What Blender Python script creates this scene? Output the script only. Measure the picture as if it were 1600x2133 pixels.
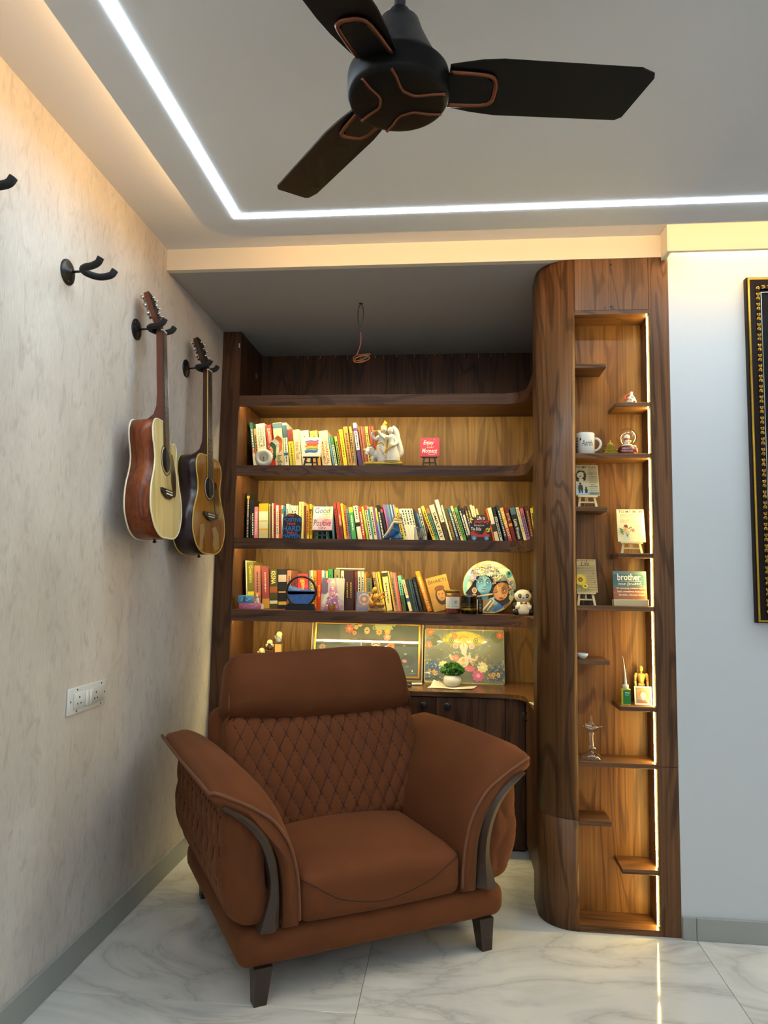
import bpy, bmesh, math, random
from mathutils import Vector, Matrix
for o in list(bpy.data.objects): bpy.data.objects.remove(o)
S = bpy.context.scene
COL = S.collection
PI = math.pi
R = math.radians
random.seed(7)

# ------------------------------------------------------------------ camera
F_PX, YAW, PITCH, ROLL = 1485.9, 0.0993, 0.0948, 0.017
CAM = Vector((1.2495, 0.0, 1.30))
_f = Vector((-math.sin(YAW), math.cos(YAW), 0)); _r = Vector((math.cos(YAW), math.sin(YAW), 0)); _u = Vector((0, 0, 1))
C_F = _f * math.cos(PITCH) + _u * math.sin(PITCH)
_U = _u * math.cos(PITCH) - _f * math.sin(PITCH)
C_R = _r * math.cos(ROLL) + _U * math.sin(ROLL)
C_U = _U * math.cos(ROLL) - _r * math.sin(ROLL)
cd = bpy.data.cameras.new('camera'); cam = bpy.data.objects.new('camera', cd); COL.objects.link(cam)
cd.sensor_fit = 'HORIZONTAL'; cd.sensor_width = 36.0; cd.lens = F_PX / 1600 * 36.0
cd.clip_start = 0.02; cd.clip_end = 60
cam.matrix_world = Matrix(((C_R.x, C_U.x, -C_F.x, CAM.x), (C_R.y, C_U.y, -C_F.y, CAM.y), (C_R.z, C_U.z, -C_F.z, CAM.z), (0, 0, 0, 1)))
S.camera = cam

# ------------------------------------------------------------------ light
S.view_settings.view_transform = 'Standard'; S.view_settings.look = 'None'
S.view_settings.gamma = 1.0; S.view_settings.use_curve_mapping = False
S.view_settings.exposure = 0.0
S.cycles.use_denoising = True
S.cycles.max_bounces = 6; S.cycles.diffuse_bounces = 4; S.cycles.glossy_bounces = 3; S.cycles.transmission_bounces = 6; S.cycles.transparent_max_bounces = 12
S.cycles.use_adaptive_sampling = True; S.cycles.adaptive_threshold = 0.06; S.cycles.adaptive_min_samples = 16
S.cycles.sample_clamp_indirect = 6.0
W = bpy.data.worlds.new('world'); S.world = W; W.use_nodes = True
W.node_tree.nodes['Background'].inputs[0].default_value = (0.62, 0.72, 0.86, 1)
W.node_tree.nodes['Background'].inputs[1].default_value = 1.0
# strip strengths (the room's own LED strips) and the fill light added behind the photographer
E_PROFILE, E_COVE, E_SHELF, E_NICHE, E_PELMET = 61.0, 16.0, 125.0, 170.0, 155.0
E_WINDOW_FILL = 0.12

# ------------------------------------------------------------------ helpers
def lin(c):
    """'#rrggbb' or (r,g,b) 0-255 -> linear rgba"""
    if isinstance(c, str):
        c = c.lstrip('#'); c = tuple(int(c[i:i + 2], 16) for i in (0, 2, 4))
    return tuple(((v / 255) / 12.92 if v / 255 <= 0.04045 else ((v / 255 + 0.055) / 1.055) ** 2.4) for v in c) + (1.0,)

MATS = {}
def P(m): return m.node_tree.nodes['Principled BSDF']
def mat(name, color, rough=0.5, metal=0.0, var=0.0, scale=20.0, bump=0.0, **kw):
    if name in MATS: return MATS[name]
    m = bpy.data.materials.new(name); m.use_nodes = True; MATS[name] = m
    b = P(m); c = lin(color)
    b.inputs['Base Color'].default_value = c; b.inputs['Roughness'].default_value = rough; b.inputs['Metallic'].default_value = metal
    for k, v in kw.items(): b.inputs[k.replace('_', ' ')].default_value = v
    N, L = m.node_tree.nodes, m.node_tree.links
    if var or bump:
        g = N.new('ShaderNodeNewGeometry'); n = N.new('ShaderNodeTexNoise'); n.inputs['Scale'].default_value = scale; n.inputs['Detail'].default_value = 5
        L.new(g.outputs['Position'], n.inputs['Vector'])
        if var:
            mx = N.new('ShaderNodeMix'); mx.data_type = 'RGBA'
            mx.inputs[6].default_value = tuple(v * (1 - var) for v in c[:3]) + (1,); mx.inputs[7].default_value = tuple(min(1, v * (1 + var)) for v in c[:3]) + (1,)
            L.new(n.outputs['Fac'], mx.inputs[0]); L.new(mx.outputs[2], b.inputs['Base Color'])
        if bump:
            bp = N.new('ShaderNodeBump'); bp.inputs['Strength'].default_value = bump; bp.inputs['Distance'].default_value = 0.002
            L.new(n.outputs['Fac'], bp.inputs['Height']); L.new(bp.outputs[0], b.inputs['Normal'])
    return m
def emis(name, color, strength):
    if name in MATS: return MATS[name]
    m = bpy.data.materials.new(name); m.use_nodes = True; MATS[name] = m
    N, L = m.node_tree.nodes, m.node_tree.links; N.remove(P(m))
    e = N.new('ShaderNodeEmission'); e.inputs[0].default_value = tuple(color) + (1,); e.inputs[1].default_value = strength
    L.new(e.outputs[0], N['Material Output'].inputs[0])
    return m
def wood(name, dark, mid, light, axis='z', rough=0.42, scale=1.0, seed=0.0, bump=0.08, spec=0.3):
    """walnut laminate: long cathedral figure + fine pores along the given axis"""
    if name in MATS: return MATS[name]
    m = bpy.data.materials.new(name); m.use_nodes = True; MATS[name] = m
    N, L = m.node_tree.nodes, m.node_tree.links; b = P(m)
    g = N.new('ShaderNodeNewGeometry'); mp = N.new('ShaderNodeMapping')
    s = {'x': (0.8, 5, 5), 'y': (5, 0.8, 5), 'z': (5, 5, 0.8)}[axis]
    mp.inputs['Scale'].default_value = tuple(v * scale for v in s); mp.inputs['Location'].default_value = (seed, seed * 1.7, seed * 0.6)
    L.new(g.outputs['Position'], mp.inputs[0])
    n1 = N.new('ShaderNodeTexNoise'); n1.inputs['Scale'].default_value = 1.1; n1.inputs['Detail'].default_value = 2.5; n1.inputs['Distortion'].default_value = 1.0
    L.new(mp.outputs[0], n1.inputs['Vector'])
    mul = N.new('ShaderNodeMath'); mul.operation = 'MULTIPLY'; mul.inputs[1].default_value = 44.0; L.new(n1.outputs['Fac'], mul.inputs[0])
    sn = N.new('ShaderNodeMath'); sn.operation = 'SINE'; L.new(mul.outputs[0], sn.inputs[0])
    mr = N.new('ShaderNodeMapRange'); mr.inputs[1].default_value = -1; mr.inputs[2].default_value = 1; L.new(sn.outputs[0], mr.inputs[0])
    mp2 = N.new('ShaderNodeMapping'); s2 = {'x': (2, 130, 130), 'y': (130, 2, 130), 'z': (130, 130, 2)}[axis]
    mp2.inputs['Scale'].default_value = s2; L.new(g.outputs['Position'], mp2.inputs[0])
    n2 = N.new('ShaderNodeTexNoise'); n2.inputs['Scale'].default_value = 1.0; n2.inputs['Detail'].default_value = 2; L.new(mp2.outputs[0], n2.inputs['Vector'])
    n3 = N.new('ShaderNodeTexNoise'); n3.inputs['Scale'].default_value = 2.2; n3.inputs['Detail'].default_value = 1
    L.new(mp.outputs[0], n3.inputs['Vector'])
    sh = N.new('ShaderNodeMath'); sh.operation = 'MULTIPLY'; sh.inputs[1].default_value = 3.2; sh.use_clamp = True; L.new(mr.outputs[0], sh.inputs[0])
    a1 = N.new('ShaderNodeMath'); a1.operation = 'MULTIPLY_ADD'; a1.inputs[1].default_value = 0.26; L.new(sh.outputs[0], a1.inputs[0])
    a2 = N.new('ShaderNodeMath'); a2.operation = 'MULTIPLY_ADD'; a2.inputs[1].default_value = 0.62; L.new(n2.outputs['Fac'], a2.inputs[0])
    a3 = N.new('ShaderNodeMath'); a3.operation = 'MULTIPLY'; a3.inputs[1].default_value = 0.40; L.new(n3.outputs['Fac'], a3.inputs[0])
    L.new(a3.outputs[0], a2.inputs[2]); L.new(a2.outputs[0], a1.inputs[2])
    cr = N.new('ShaderNodeValToRGB'); e = cr.color_ramp.elements
    e[0].position = 0.30; e[0].color = lin(dark); e[1].position = 0.95; e[1].color = lin(light)
    k = e.new(0.64); k.color = lin(mid)
    L.new(a1.outputs[0], cr.inputs[0]); L.new(cr.outputs[0], b.inputs['Base Color'])
    b.inputs['Roughness'].default_value = rough; b.inputs['Specular IOR Level'].default_value = spec
    bp = N.new('ShaderNodeBump'); bp.inputs['Strength'].default_value = bump; bp.inputs['Distance'].default_value = 0.0012
    L.new(a1.outputs[0], bp.inputs['Height']); L.new(bp.outputs[0], b.inputs['Normal'])
    return m

class MB:
    """collects shapes, builds ONE mesh object"""
    def __init__(s): s.v = []; s.f = []; s.sm = []
    def add(s, vs, fs, smooth=False):
        k = len(s.v); s.v += [tuple(p) for p in vs]; s.f += [tuple(i + k for i in q) for q in fs]; s.sm += [smooth] * len(fs); return s
    def box(s, x0, x1, y0, y1, z0, z1, M=None):
        vs = [Vector((x, y, z)) for z in (z0, z1) for y in (y0, y1) for x in (x0, x1)]
        if M: vs = [M @ p for p in vs]
        return s.add(vs, [(0, 2, 3, 1), (4, 5, 7, 6), (0, 1, 5, 4), (2, 6, 7, 3), (0, 4, 6, 2), (1, 3, 7, 5)])
    def rbox(s, x0, x1, y0, y1, z0, z1, r, seg=2, M=None, smooth=True):
        bm = bmesh.new(); bmesh.ops.create_cube(bm, size=1)
        for p in bm.verts: p.co = Vector(((x0 + x1) / 2 + p.co.x * (x1 - x0), (y0 + y1) / 2 + p.co.y * (y1 - y0), (z0 + z1) / 2 + p.co.z * (z1 - z0)))
        bmesh.ops.bevel(bm, geom=bm.edges[:] + bm.verts[:], offset=r, segments=seg, profile=0.5, affect='EDGES')
        return s.bm(bm, M, smooth)
    def bm(s, bm, M=None, smooth=True):
        bm.verts.index_update()
        vs = [(M @ p.co if M else p.co.copy()) for p in bm.verts]; fs = [[q.index for q in f.verts] for f in bm.faces]; bm.free()
        return s.add(vs, fs, smooth)
    def tube(s, pts, r, n=8, cap=True, flat=None, closed=False):
        pts = [Vector(p) for p in pts]; m = len(pts); rr = r if isinstance(r, (list, tuple)) else [r] * m
        vs = []; up = None
        for i, p in enumerate(pts):
            if closed: d = pts[(i + 1) % m] - pts[i - 1]
            else: d = pts[min(i + 1, m - 1)] - pts[max(i - 1, 0)]
            d.normalize()
            if up is None: up = Vector((0, 0, 1)) if abs(d.z) < 0.9 else Vector((1, 0, 0))
            a = d.cross(up)
            if a.length < 1e-6: a = d.cross(Vector((0.3, 1, 0.2)))
            a.normalize(); b = a.cross(d).normalized(); up = b
            for k in range(n):
                t = 2 * PI * k / n; q = a * math.cos(t) * rr[i] + b * math.sin(t) * rr[i] * (flat or 1)
                vs.append(p + q)
        fs = [(i * n + k, i * n + (k + 1) % n, (i + 1) * n + (k + 1) % n, (i + 1) * n + k) for i in range(m - 1) for k in range(n)]
        if closed: fs += [((m - 1) * n + k, (m - 1) * n + (k + 1) % n, (k + 1) % n, k) for k in range(n)]
        elif cap: fs += [tuple(range(n))[::-1], tuple((m - 1) * n + k for k in range(n))]
        return s.add(vs, fs, True)
    def lathe(s, prof, n=24, M=None, cap=True, smooth=True):
        vs = []; m = len(prof)
        for r, z in prof:
            for k in range(n):
                t = 2 * PI * k / n; vs.append(Vector((r * math.cos(t), r * math.sin(t), z)))
        if M: vs = [M @ p for p in vs]
        fs = [(i * n + k, i * n + (k + 1) % n, (i + 1) * n + (k + 1) % n, (i + 1) * n + k) for i in range(m - 1) for k in range(n)]
        if cap: fs += [tuple(range(n))[::-1], tuple((m - 1) * n + k for k in range(n))]
        return s.add(vs, fs, smooth)
    def ball(s, c, r, n=12, m=8, M=None):
        rx, ry, rz = r if isinstance(r, (list, tuple)) else (r, r, r)
        vs = [Vector((0, 0, -rz))]
        for i in range(1, m):
            a = -PI / 2 + PI * i / m
            for k in range(n):
                t = 2 * PI * k / n; vs.append(Vector((rx * math.cos(a) * math.cos(t), ry * math.cos(a) * math.sin(t), rz * math.sin(a))))
        vs.append(Vector((0, 0, rz))); e = len(vs) - 1
        fs = [(0, 1 + (k + 1) % n, 1 + k) for k in range(n)]
        for i in range(m - 2):
            fs += [(1 + i * n + k, 1 + i * n + (k + 1) % n, 1 + (i + 1) * n + (k + 1) % n, 1 + (i + 1) * n + k) for k in range(n)]
        fs += [(e, 1 + (m - 2) * n + k, 1 + (m - 2) * n + (k + 1) % n) for k in range(n)]
        c = Vector(c); vs = [(M @ p if M else p) + c for p in vs]
        return s.add(vs, fs, True)
    def prism(s, poly, f0, f1, smooth=False):
        """poly: 2-D points; f0/f1 map a 2-D point to the 3-D bottom / top"""
        n = len(poly)
        vs = [f0(*p) for p in poly] + [f1(*p) for p in poly]
        k = len(s.v)
        s.add(vs, [tuple(range(n))[::-1], tuple(range(n, 2 * n))], False)
        s.f += [(k + i, k + (i + 1) % n, k + n + (i + 1) % n, k + n + i) for i in range(n)]; s.sm += [smooth] * n
        return s
    def grid(s, fn, nu, nv, smooth=True):
        vs = [fn(i / nu, j / nv) for j in range(nv + 1) for i in range(nu + 1)]
        fs = [(j * (nu + 1) + i, j * (nu + 1) + i + 1, (j + 1) * (nu + 1) + i + 1, (j + 1) * (nu + 1) + i) for j in range(nv) for i in range(nu)]
        return s.add(vs, fs, smooth)
    def build(s, name, material, parent=None, loc=None):
        me = bpy.data.meshes.new(name); me.from_pydata(s.v, [], s.f); me.validate()
        if len(me.polygons) == len(s.sm): me.polygons.foreach_set('use_smooth', s.sm)
        me.materials.append(material); me.update()
        o = bpy.data.objects.new(name, me); COL.objects.link(o)
        if parent: o.parent = parent
        if loc: o.location = loc
        return o
def recalc(o):
    bm = bmesh.new(); bm.from_mesh(o.data); bmesh.ops.recalc_face_normals(bm, faces=bm.faces); bm.to_mesh(o.data); bm.free(); return o
def tag(o, label, cat, group=None):
    o['label'] = label; o['category'] = cat
    if group: o['group'] = group
    return o
def struct(o, label=None):
    o['kind'] = 'structure'
    if label: o['label'] = label
    return o
def thing(name, label, cat, loc=(0, 0, 0), rotz=0.0, group=None):
    o = bpy.data.objects.new(name, None); COL.objects.link(o); o.empty_display_size = 0.05
    o.location = loc; o.rotation_euler = (0, 0, rotz)
    return tag(o, label, cat, group)
def at(px, py, Y=None, X=None, Z=None):
    """a point of the room seen at a pixel of the 1600x2133 photograph, on the wall/shelf plane y=Y, x=X or z=Z"""
    d = C_F + C_R * ((px - 800) / F_PX) - C_U * ((py - 1066.5) / F_PX)
    if Y is not None: t = (Y - CAM.y) / d.y
    elif X is not None: t = (X - CAM.x) / d.x
    else: t = (Z - CAM.z) / d.z
    return CAM + d * t
_TXT = {}
def text_mesh(s, bold=0.0, shear=0.0, depth=0.0, align='CENTER', spacing=1.0):
    key = (s, bold, shear, depth, align, spacing)
    if key in _TXT: return _TXT[key]
    cu = bpy.data.curves.new('lettering', 'FONT'); cu.body = s; cu.align_x = align; cu.align_y = 'CENTER'; cu.size = 1.0
    cu.resolution_u = 2; cu.offset = bold; cu.shear = shear; cu.extrude = depth; cu.space_character = spacing; cu.space_line = 0.9
    o = bpy.data.objects.new('lettering', cu); COL.objects.link(o)
    dg = bpy.context.evaluated_depsgraph_get(); me = bpy.data.meshes.new_from_object(o.evaluated_get(dg)); bpy.data.objects.remove(o); bpy.data.curves.remove(cu)
    xs = [v.co.x for v in me.vertices]; ys = [v.co.y for v in me.vertices]
    if not xs: xs = ys = [0, 1]
    _TXT[key] = (me, min(xs), max(xs), min(ys), max(ys)); return _TXT[key]
def lettering(s, M, w, h, material, parent, name='lettering', bold=0.0, shear=0.0, stretch=True, spacing=1.0):
    """flat letters fitted into a w x h box centred at the origin of M (local x = reading direction, y = up, z = towards the reader)"""
    me, x0, x1, y0, y1 = text_mesh(s, bold, shear, 0.0, 'CENTER', spacing)
    sx = w / max(x1 - x0, 1e-4); sy = h / max(y1 - y0, 1e-4)
    if not stretch: sx = sy = min(sx, sy)
    me = me.copy(); me.name = name
    T = M @ Matrix.Diagonal((sx, sy, 1, 1)) @ Matrix.Translation((-(x0 + x1) / 2, -(y0 + y1) / 2, 0))
    me.transform(T); me.materials.clear(); me.materials.append(material)
    o = bpy.data.objects.new(name, me); COL.objects.link(o)
    if parent: o.parent = parent
    return o
def frame_m(loc, right, up):
    r = Vector(right).normalized(); u = Vector(up).normalized(); n = r.cross(u)
    return Matrix(((r.x, u.x, n.x, loc[0]), (r.y, u.y, n.y, loc[1]), (r.z, u.z, n.z, loc[2]), (0, 0, 0, 1)))
def spline(pts, n=8, closed=False):
    """Catmull-Rom through the points"""
    pts = [Vector(p) for p in pts]; m = len(pts); out = []
    for i in range(m if closed else m - 1):
        p1, p2 = pts[i], pts[(i + 1) % m]
        p0 = pts[i - 1] if (closed or i > 0) else p1 * 2 - p2
        p3 = pts[(i + 2) % m] if (closed or i + 2 < m) else p2 * 2 - p1
        for k in range(n):
            t = k / n
            out.append(0.5 * ((2 * p1) + (p2 - p0) * t + (2 * p0 - 5 * p1 + 4 * p2 - p3) * t * t + (3 * p1 - p0 - 3 * p2 + p3) * t ** 3))
    if not closed: out.append(pts[-1])
    return out
def rrect(x0, x1, y0, y1, r, n=6):
    out = []
    for cx, cy, a in ((x1 - r, y1 - r, 0), (x0 + r, y1 - r, 90), (x0 + r, y0 + r, 180), (x1 - r, y0 + r, 270)):
        for k in range(n + 1):
            t = R(a + 90 * k / n); out.append((cx + r * math.cos(t), cy + r * math.sin(t)))
    return out
# ------------------------------------------------------------------ dimensions (metres)
D, DS, DB = 2.868, 3.636, 4.067          # white wall / beam face, bookshelf front, bookshelf back
Z1, Z2, ZP = 2.618, 2.711, 2.60           # nook soffit, ceiling, underside of the dropped panel
XR, YB = 4.2, -2.6                        # far right wall, wall behind the photographer
XC = 2.097                                # right edge of the display column

# ------------------------------------------------------------------ materials of the setting
def wallpaper():
    m = bpy.data.materials.new('wallpaper'); m.use_nodes = True
    N, L = m.node_tree.nodes, m.node_tree.links; b = P(m)
    g = N.new('ShaderNodeNewGeometry')
    def noise(sc, scale, detail, dist=0.0):
        mp = N.new('ShaderNodeMapping'); mp.inputs['Scale'].default_value = sc; L.new(g.outputs['Position'], mp.inputs[0])
        n = N.new('ShaderNodeTexNoise'); n.inputs['Scale'].default_value = scale; n.inputs['Detail'].default_value = detail; n.inputs['Distortion'].default_value = dist
        L.new(mp.outputs[0], n.inputs['Vector']); return n
    a = noise((1, 1, 0.55), 3.2, 4, 0.4); s = noise((1, 1, 0.42), 26, 5, 1.2); t = noise((1, 1, 0.10), 260, 2)
    mx = N.new('ShaderNodeMix'); mx.data_type = 'RGBA'; mx.inputs[6].default_value = lin('#cbc1b5'); mx.inputs[7].default_value = lin('#ded5c9')
    mr = N.new('ShaderNodeMapRange'); mr.inputs[1].default_value = 0.35; mr.inputs[2].default_value = 0.65; L.new(a.outputs['Fac'], mr.inputs[0]); L.new(mr.outputs[0], mx.inputs[0])
    cr = N.new('ShaderNodeValToRGB'); e = cr.color_ramp.elements
    e[0].position = 0.28; e[0].color = (0.76, 0.75, 0.74, 1); e[1].position = 0.46; e[1].color = (1, 1, 1, 1); k = e.new(0.8); k.color = (1.05, 1.05, 1.05, 1)
    L.new(s.outputs['Fac'], cr.inputs[0])
    m2 = N.new('ShaderNodeMix'); m2.data_type = 'RGBA'; m2.blend_type = 'MULTIPLY'; m2.inputs[0].default_value = 0.75; L.new(mx.outputs[2], m2.inputs[6]); L.new(cr.outputs[0], m2.inputs[7])
    cr2 = N.new('ShaderNodeValToRGB'); e = cr2.color_ramp.elements; e[0].position = 0.3; e[0].color = (0.86, 0.86, 0.86, 1); e[1].position = 0.7; e[1].color = (1, 1, 1, 1); L.new(t.outputs['Fac'], cr2.inputs[0])
    m3 = N.new('ShaderNodeMix'); m3.data_type = 'RGBA'; m3.blend_type = 'MULTIPLY'; m3.inputs[0].default_value = 1; L.new(m2.outputs[2], m3.inputs[6]); L.new(cr2.outputs[0], m3.inputs[7])
    L.new(m3.outputs[2], b.inputs['Base Color']); b.inputs['Roughness'].default_value = 0.62
    ad = N.new('ShaderNodeMath'); ad.operation = 'MULTIPLY_ADD'; ad.inputs[1].default_value = 0.35; L.new(t.outputs['Fac'], ad.inputs[0]); L.new(s.outputs['Fac'], ad.inputs[2])
    bp = N.new('ShaderNodeBump'); bp.inputs['Strength'].default_value = 0.35; bp.inputs['Distance'].default_value = 0.002; L.new(ad.outputs[0], bp.inputs['Height']); L.new(bp.outputs[0], b.inputs['Normal'])
    return m
def marble():
    m = bpy.data.materials.new('marble_tile'); m.use_nodes = True
    N, L = m.node_tree.nodes, m.node_tree.links; b = P(m)
    g = N.new('ShaderNodeNewGeometry'); oi = N.new('ShaderNodeObjectInfo')
    mu = N.new('ShaderNodeMath'); mu.operation = 'MULTIPLY'; mu.inputs[1].default_value = 37.0; L.new(oi.outputs['Random'], mu.inputs[0])
    ad = N.new('ShaderNodeVectorMath'); ad.operation = 'ADD'; L.new(g.outputs['Position'], ad.inputs[0]); L.new(mu.outputs[0], ad.inputs[1])
    n1 = N.new('ShaderNodeTexNoise'); n1.inputs['Scale'].default_value = 1.3; n1.inputs['Detail'].default_value = 6; n1.inputs['Distortion'].default_value = 1.4; n1.inputs['Roughness'].default_value = 0.55
    mp = N.new('ShaderNodeMapping'); mp.inputs['Rotation'].default_value = (0, 0, 0.6); mp.inputs['Scale'].default_value = (1.0, 1.9, 1)
    L.new(ad.outputs[0], mp.inputs[0]); L.new(mp.outputs[0], n1.inputs['Vector'])
    sb = N.new('ShaderNodeMath'); sb.operation = 'SUBTRACT'; sb.inputs[1].default_value = 0.5; L.new(n1.outputs['Fac'], sb.inputs[0])
    ab = N.new('ShaderNodeMath'); ab.operation = 'ABSOLUTE'; L.new(sb.outputs[0], ab.inputs[0])
    cr = N.new('ShaderNodeValToRGB'); e = cr.color_ramp.elements
    e[0].position = 0.0; e[0].color = lin('#bcbab4'); e[1].position = 0.11; e[1].color = lin('#dddbd3')
    k = e.new(0.012); k.color = lin('#cac8c1'); k = e.new(0.05); k.color = lin('#d3d1ca')
    n2 = N.new('ShaderNodeTexNoise'); n2.inputs['Scale'].default_value = 1.6; n2.inputs['Detail'].default_value = 3; L.new(ad.outputs[0], n2.inputs['Vector'])
    cr2 = N.new('ShaderNodeValToRGB'); e = cr2.color_ramp.elements; e[0].position = 0.35; e[0].color = (0.86, 0.87, 0.88, 1); e[1].position = 0.65; e[1].color = (1, 0.99, 0.97, 1); L.new(n2.outputs['Fac'], cr2.inputs[0])
    mx = N.new('ShaderNodeMix'); mx.data_type = 'RGBA'; mx.blend_type = 'MULTIPLY'; mx.inputs[0].default_value = 1
    L.new(ab.outputs[0], cr.inputs[0]); L.new(cr.outputs[0], mx.inputs[6]); L.new(cr2.outputs[0], mx.inputs[7]); L.new(mx.outputs[2], b.inputs['Base Color'])
    b.inputs['Roughness'].default_value = 0.07; b.inputs['IOR'].default_value = 1.5
    return m
M_PAPER = wallpaper(); M_TILE = marble()
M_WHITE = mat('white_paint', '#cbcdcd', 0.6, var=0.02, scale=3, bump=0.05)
M_CREAM = mat('cream_paint', '#e4dccb', 0.6)
M_CEIL = mat('ceiling_paint', '#dfdfe0', 0.7)
M_GROUT = mat('grout', '#8c8a84', 0.9)
M_SKIRT = mat('skirting_tile', '#9b9c96', 0.25, var=0.06, scale=6)
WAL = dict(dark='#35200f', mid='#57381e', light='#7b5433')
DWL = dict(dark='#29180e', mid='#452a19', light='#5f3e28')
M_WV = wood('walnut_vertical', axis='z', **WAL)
M_WV2 = wood('walnut_vertical_two', axis='z', seed=3.7, **WAL)
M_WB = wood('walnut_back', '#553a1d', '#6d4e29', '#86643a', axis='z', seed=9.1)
M_NB = wood('niche_walnut', '#432812', '#66421d', '#855c2d', axis='z', seed=14.2)
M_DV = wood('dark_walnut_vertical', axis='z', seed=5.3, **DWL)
M_DX = wood('dark_walnut_across', '#332015', '#523625', '#6d4b35', axis='x', seed=1.9)
M_WX = wood('walnut_across', axis='x', seed=2.4, **WAL)
M_WTOP = wood('worktop_walnut', axis='x', seed=6.6, rough=0.24, **WAL)
M_BLACK = mat('black_plastic', '#0c0c0d', 0.42)
def thin_glass(name, rough=.01, power=4.0, gain=.75, tint=(1, 1, 1)):
    m = bpy.data.materials.new(name); m.use_nodes = True; MATS[name] = m
    N, L = m.node_tree.nodes, m.node_tree.links; N.remove(P(m))
    t = N.new('ShaderNodeBsdfTransparent'); t.inputs[0].default_value = tuple(tint) + (1,); g = N.new('ShaderNodeBsdfGlossy'); g.inputs['Roughness'].default_value = rough
    f = N.new('ShaderNodeLayerWeight'); f.inputs[0].default_value = .5; q = N.new('ShaderNodeMath'); q.operation = 'POWER'; q.inputs[1].default_value = power; L.new(f.outputs['Facing'], q.inputs[0]); q2 = N.new('ShaderNodeMath'); q2.operation = 'MULTIPLY_ADD'; q2.inputs[1].default_value = gain; q2.inputs[2].default_value = .05; L.new(q.outputs[0], q2.inputs[0]); x = N.new('ShaderNodeMixShader')
    L.new(q2.outputs[0], x.inputs[0]); L.new(t.outputs[0], x.inputs[1]); L.new(g.outputs[0], x.inputs[2]); L.new(x.outputs[0], N['Material Output'].inputs[0]); return m
M_THIN = thin_glass('thin_glass')
M_GLASS = mat('clear_glass', '#ffffff', 0.02, Transmission_Weight=1.0, IOR=1.45)
M_LEDW = emis('led_cool_white', (0.70, 0.87, 1.0), E_PROFILE)
M_LEDC = emis('led_cove_warm', (1.0, 0.62, 0.28), E_COVE)
M_LEDS = emis('led_shelf_warm', (1.0, 0.82, 0.35), E_SHELF)
M_LEDN = emis('led_niche_warm', (1.0, 0.73, 0.22), E_NICHE)
M_LEDP = emis('led_pelmet_warm', (1.0, 0.70, 0.25), E_PELMET)

# ------------------------------------------------------------------ shell
fl = struct(MB().box(-0.12, XR + 0.12, YB - 0.12, 4.22, -0.14, -0.004).build('floor', M_GROUT), 'polished white marble tile floor with grey veins')
TX = [-0.215, 0.966, 2.147, 3.328, 4.509]; TY = [2.26 + 0.594 * k for k in range(-8, 4)]
for i in range(len(TX) - 1):
    for j in range(len(TY) - 1):
        x0, x1 = max(TX[i], -0.05), min(TX[i + 1], XR + 0.05); y0, y1 = max(TY[j], YB - .05), min(TY[j + 1], 4.12)
        t = MB().rbox(x0 + .0008, x1 - .0008, y0 + .0008, y1 - .0008, -0.0039, 0.0, 0.0007, 1, smooth=False).build('tile', M_TILE, fl)
struct(MB().box(-0.12, 0, YB - 0.12, 4.22, 0, 2.9).build('wall_left', M_PAPER), 'beige textured wallpaper wall behind the guitars')
struct(MB().box(XC, XR, D, D + 0.12, 0, 2.9).build('wall_back', M_WHITE), 'plain white wall with the gilt picture frame')
struct(MB().box(1.95, 2.10, 3.132, 4.1, 0, Z1).build('wall_nook_right', M_WHITE))
struct(MB().box(0, 1.95, DB + 0.021, 4.2, 0, Z1).build('wall_nook_back', M_WHITE))
struct(MB().box(XR, XR + 0.12, YB - 0.12, D + .12, 0, 2.9).build('wall_right', M_WHITE))
wr = MB()
wr.box(-0.0, 0.9, YB - 0.12, YB, 0, 2.9).box(3.3, XR, YB - 0.12, YB, 0, 2.9).box(0.9, 3.3, YB - 0.12, YB, 2.2, 2.9).box(0.9, 3.3, YB - .12, YB, 0, 0.25)
struct(wr.build('wall_rear', M_WHITE))
wf = MB(); 
for x in (0.9, 2.07, 3.24): wf.box(x, x + .06, YB - 0.09, YB - 0.03, 0.25, 2.2)
wf.box(.96, 3.24, YB - .09, YB - .03, 2.14, 2.2).box(.96, 3.24, YB - .09, YB - .03, .25, .31)
w1 = struct(wf.build('added_window_1', mat('added_window_frame', '#e8e8e6', 0.4)))  # unseen opening with frame, added to bring fill light from behind
for x in (0.96, 2.13): MB().box(x, x + 1.11, YB - 0.064, YB - 0.058, .31, 2.14).build('pane', M_THIN, w1)
fill_lamp = bpy.data.lights.new('added_fill', 'AREA'); fill_lamp.shape = 'RECTANGLE'; fill_lamp.size = 2.3; fill_lamp.size_y = 1.9; fill_lamp.energy = 60.0 * E_WINDOW_FILL; fill_lamp.color = (0.86, 0.93, 1.0)  # added area light in the unseen rear opening, fills the room
so = bpy.data.objects.new('added_fill', fill_lamp); COL.objects.link(so); so.location = (2.1, YB - 0.02, 1.22); so.rotation_euler = (R(90), 0, 0)
so.rotation_euler = (R(90), 0, R(180)) if False else (R(90), 0, 0)
struct(MB().box(0, XR, YB, D, Z2, 2.9).build('ceiling', M_CEIL), 'flat ceiling above the dropped panel')
struct(MB().box(0, XC, D, D + .03, Z1, 2.9).build('trim_1', M_CREAM), 'cream beam face over the reading nook')
struct(MB().box(0, XC, D + .0302, 4.2, Z1, 2.9).build('trim_4', mat('soffit_shade_grey', '#a9a7a4', .7)), 'soffit over the reading nook, shade painted in as grey')  # pale soffit toned grey so its colour carries the nook's shade
# dropped panel with rounded corners
pl = rrect(0.309, XR - 0.309, YB + 0.309, 2.559, 0.13, 10)
pp = MB().prism(pl, lambda x, y: (x, y, ZP), lambda x, y: (x, y, ZP + 0.045)).build('trim_2', M_CEIL)
struct(recalc(pp), 'grey dropped ceiling panel with rounded corner')
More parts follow.
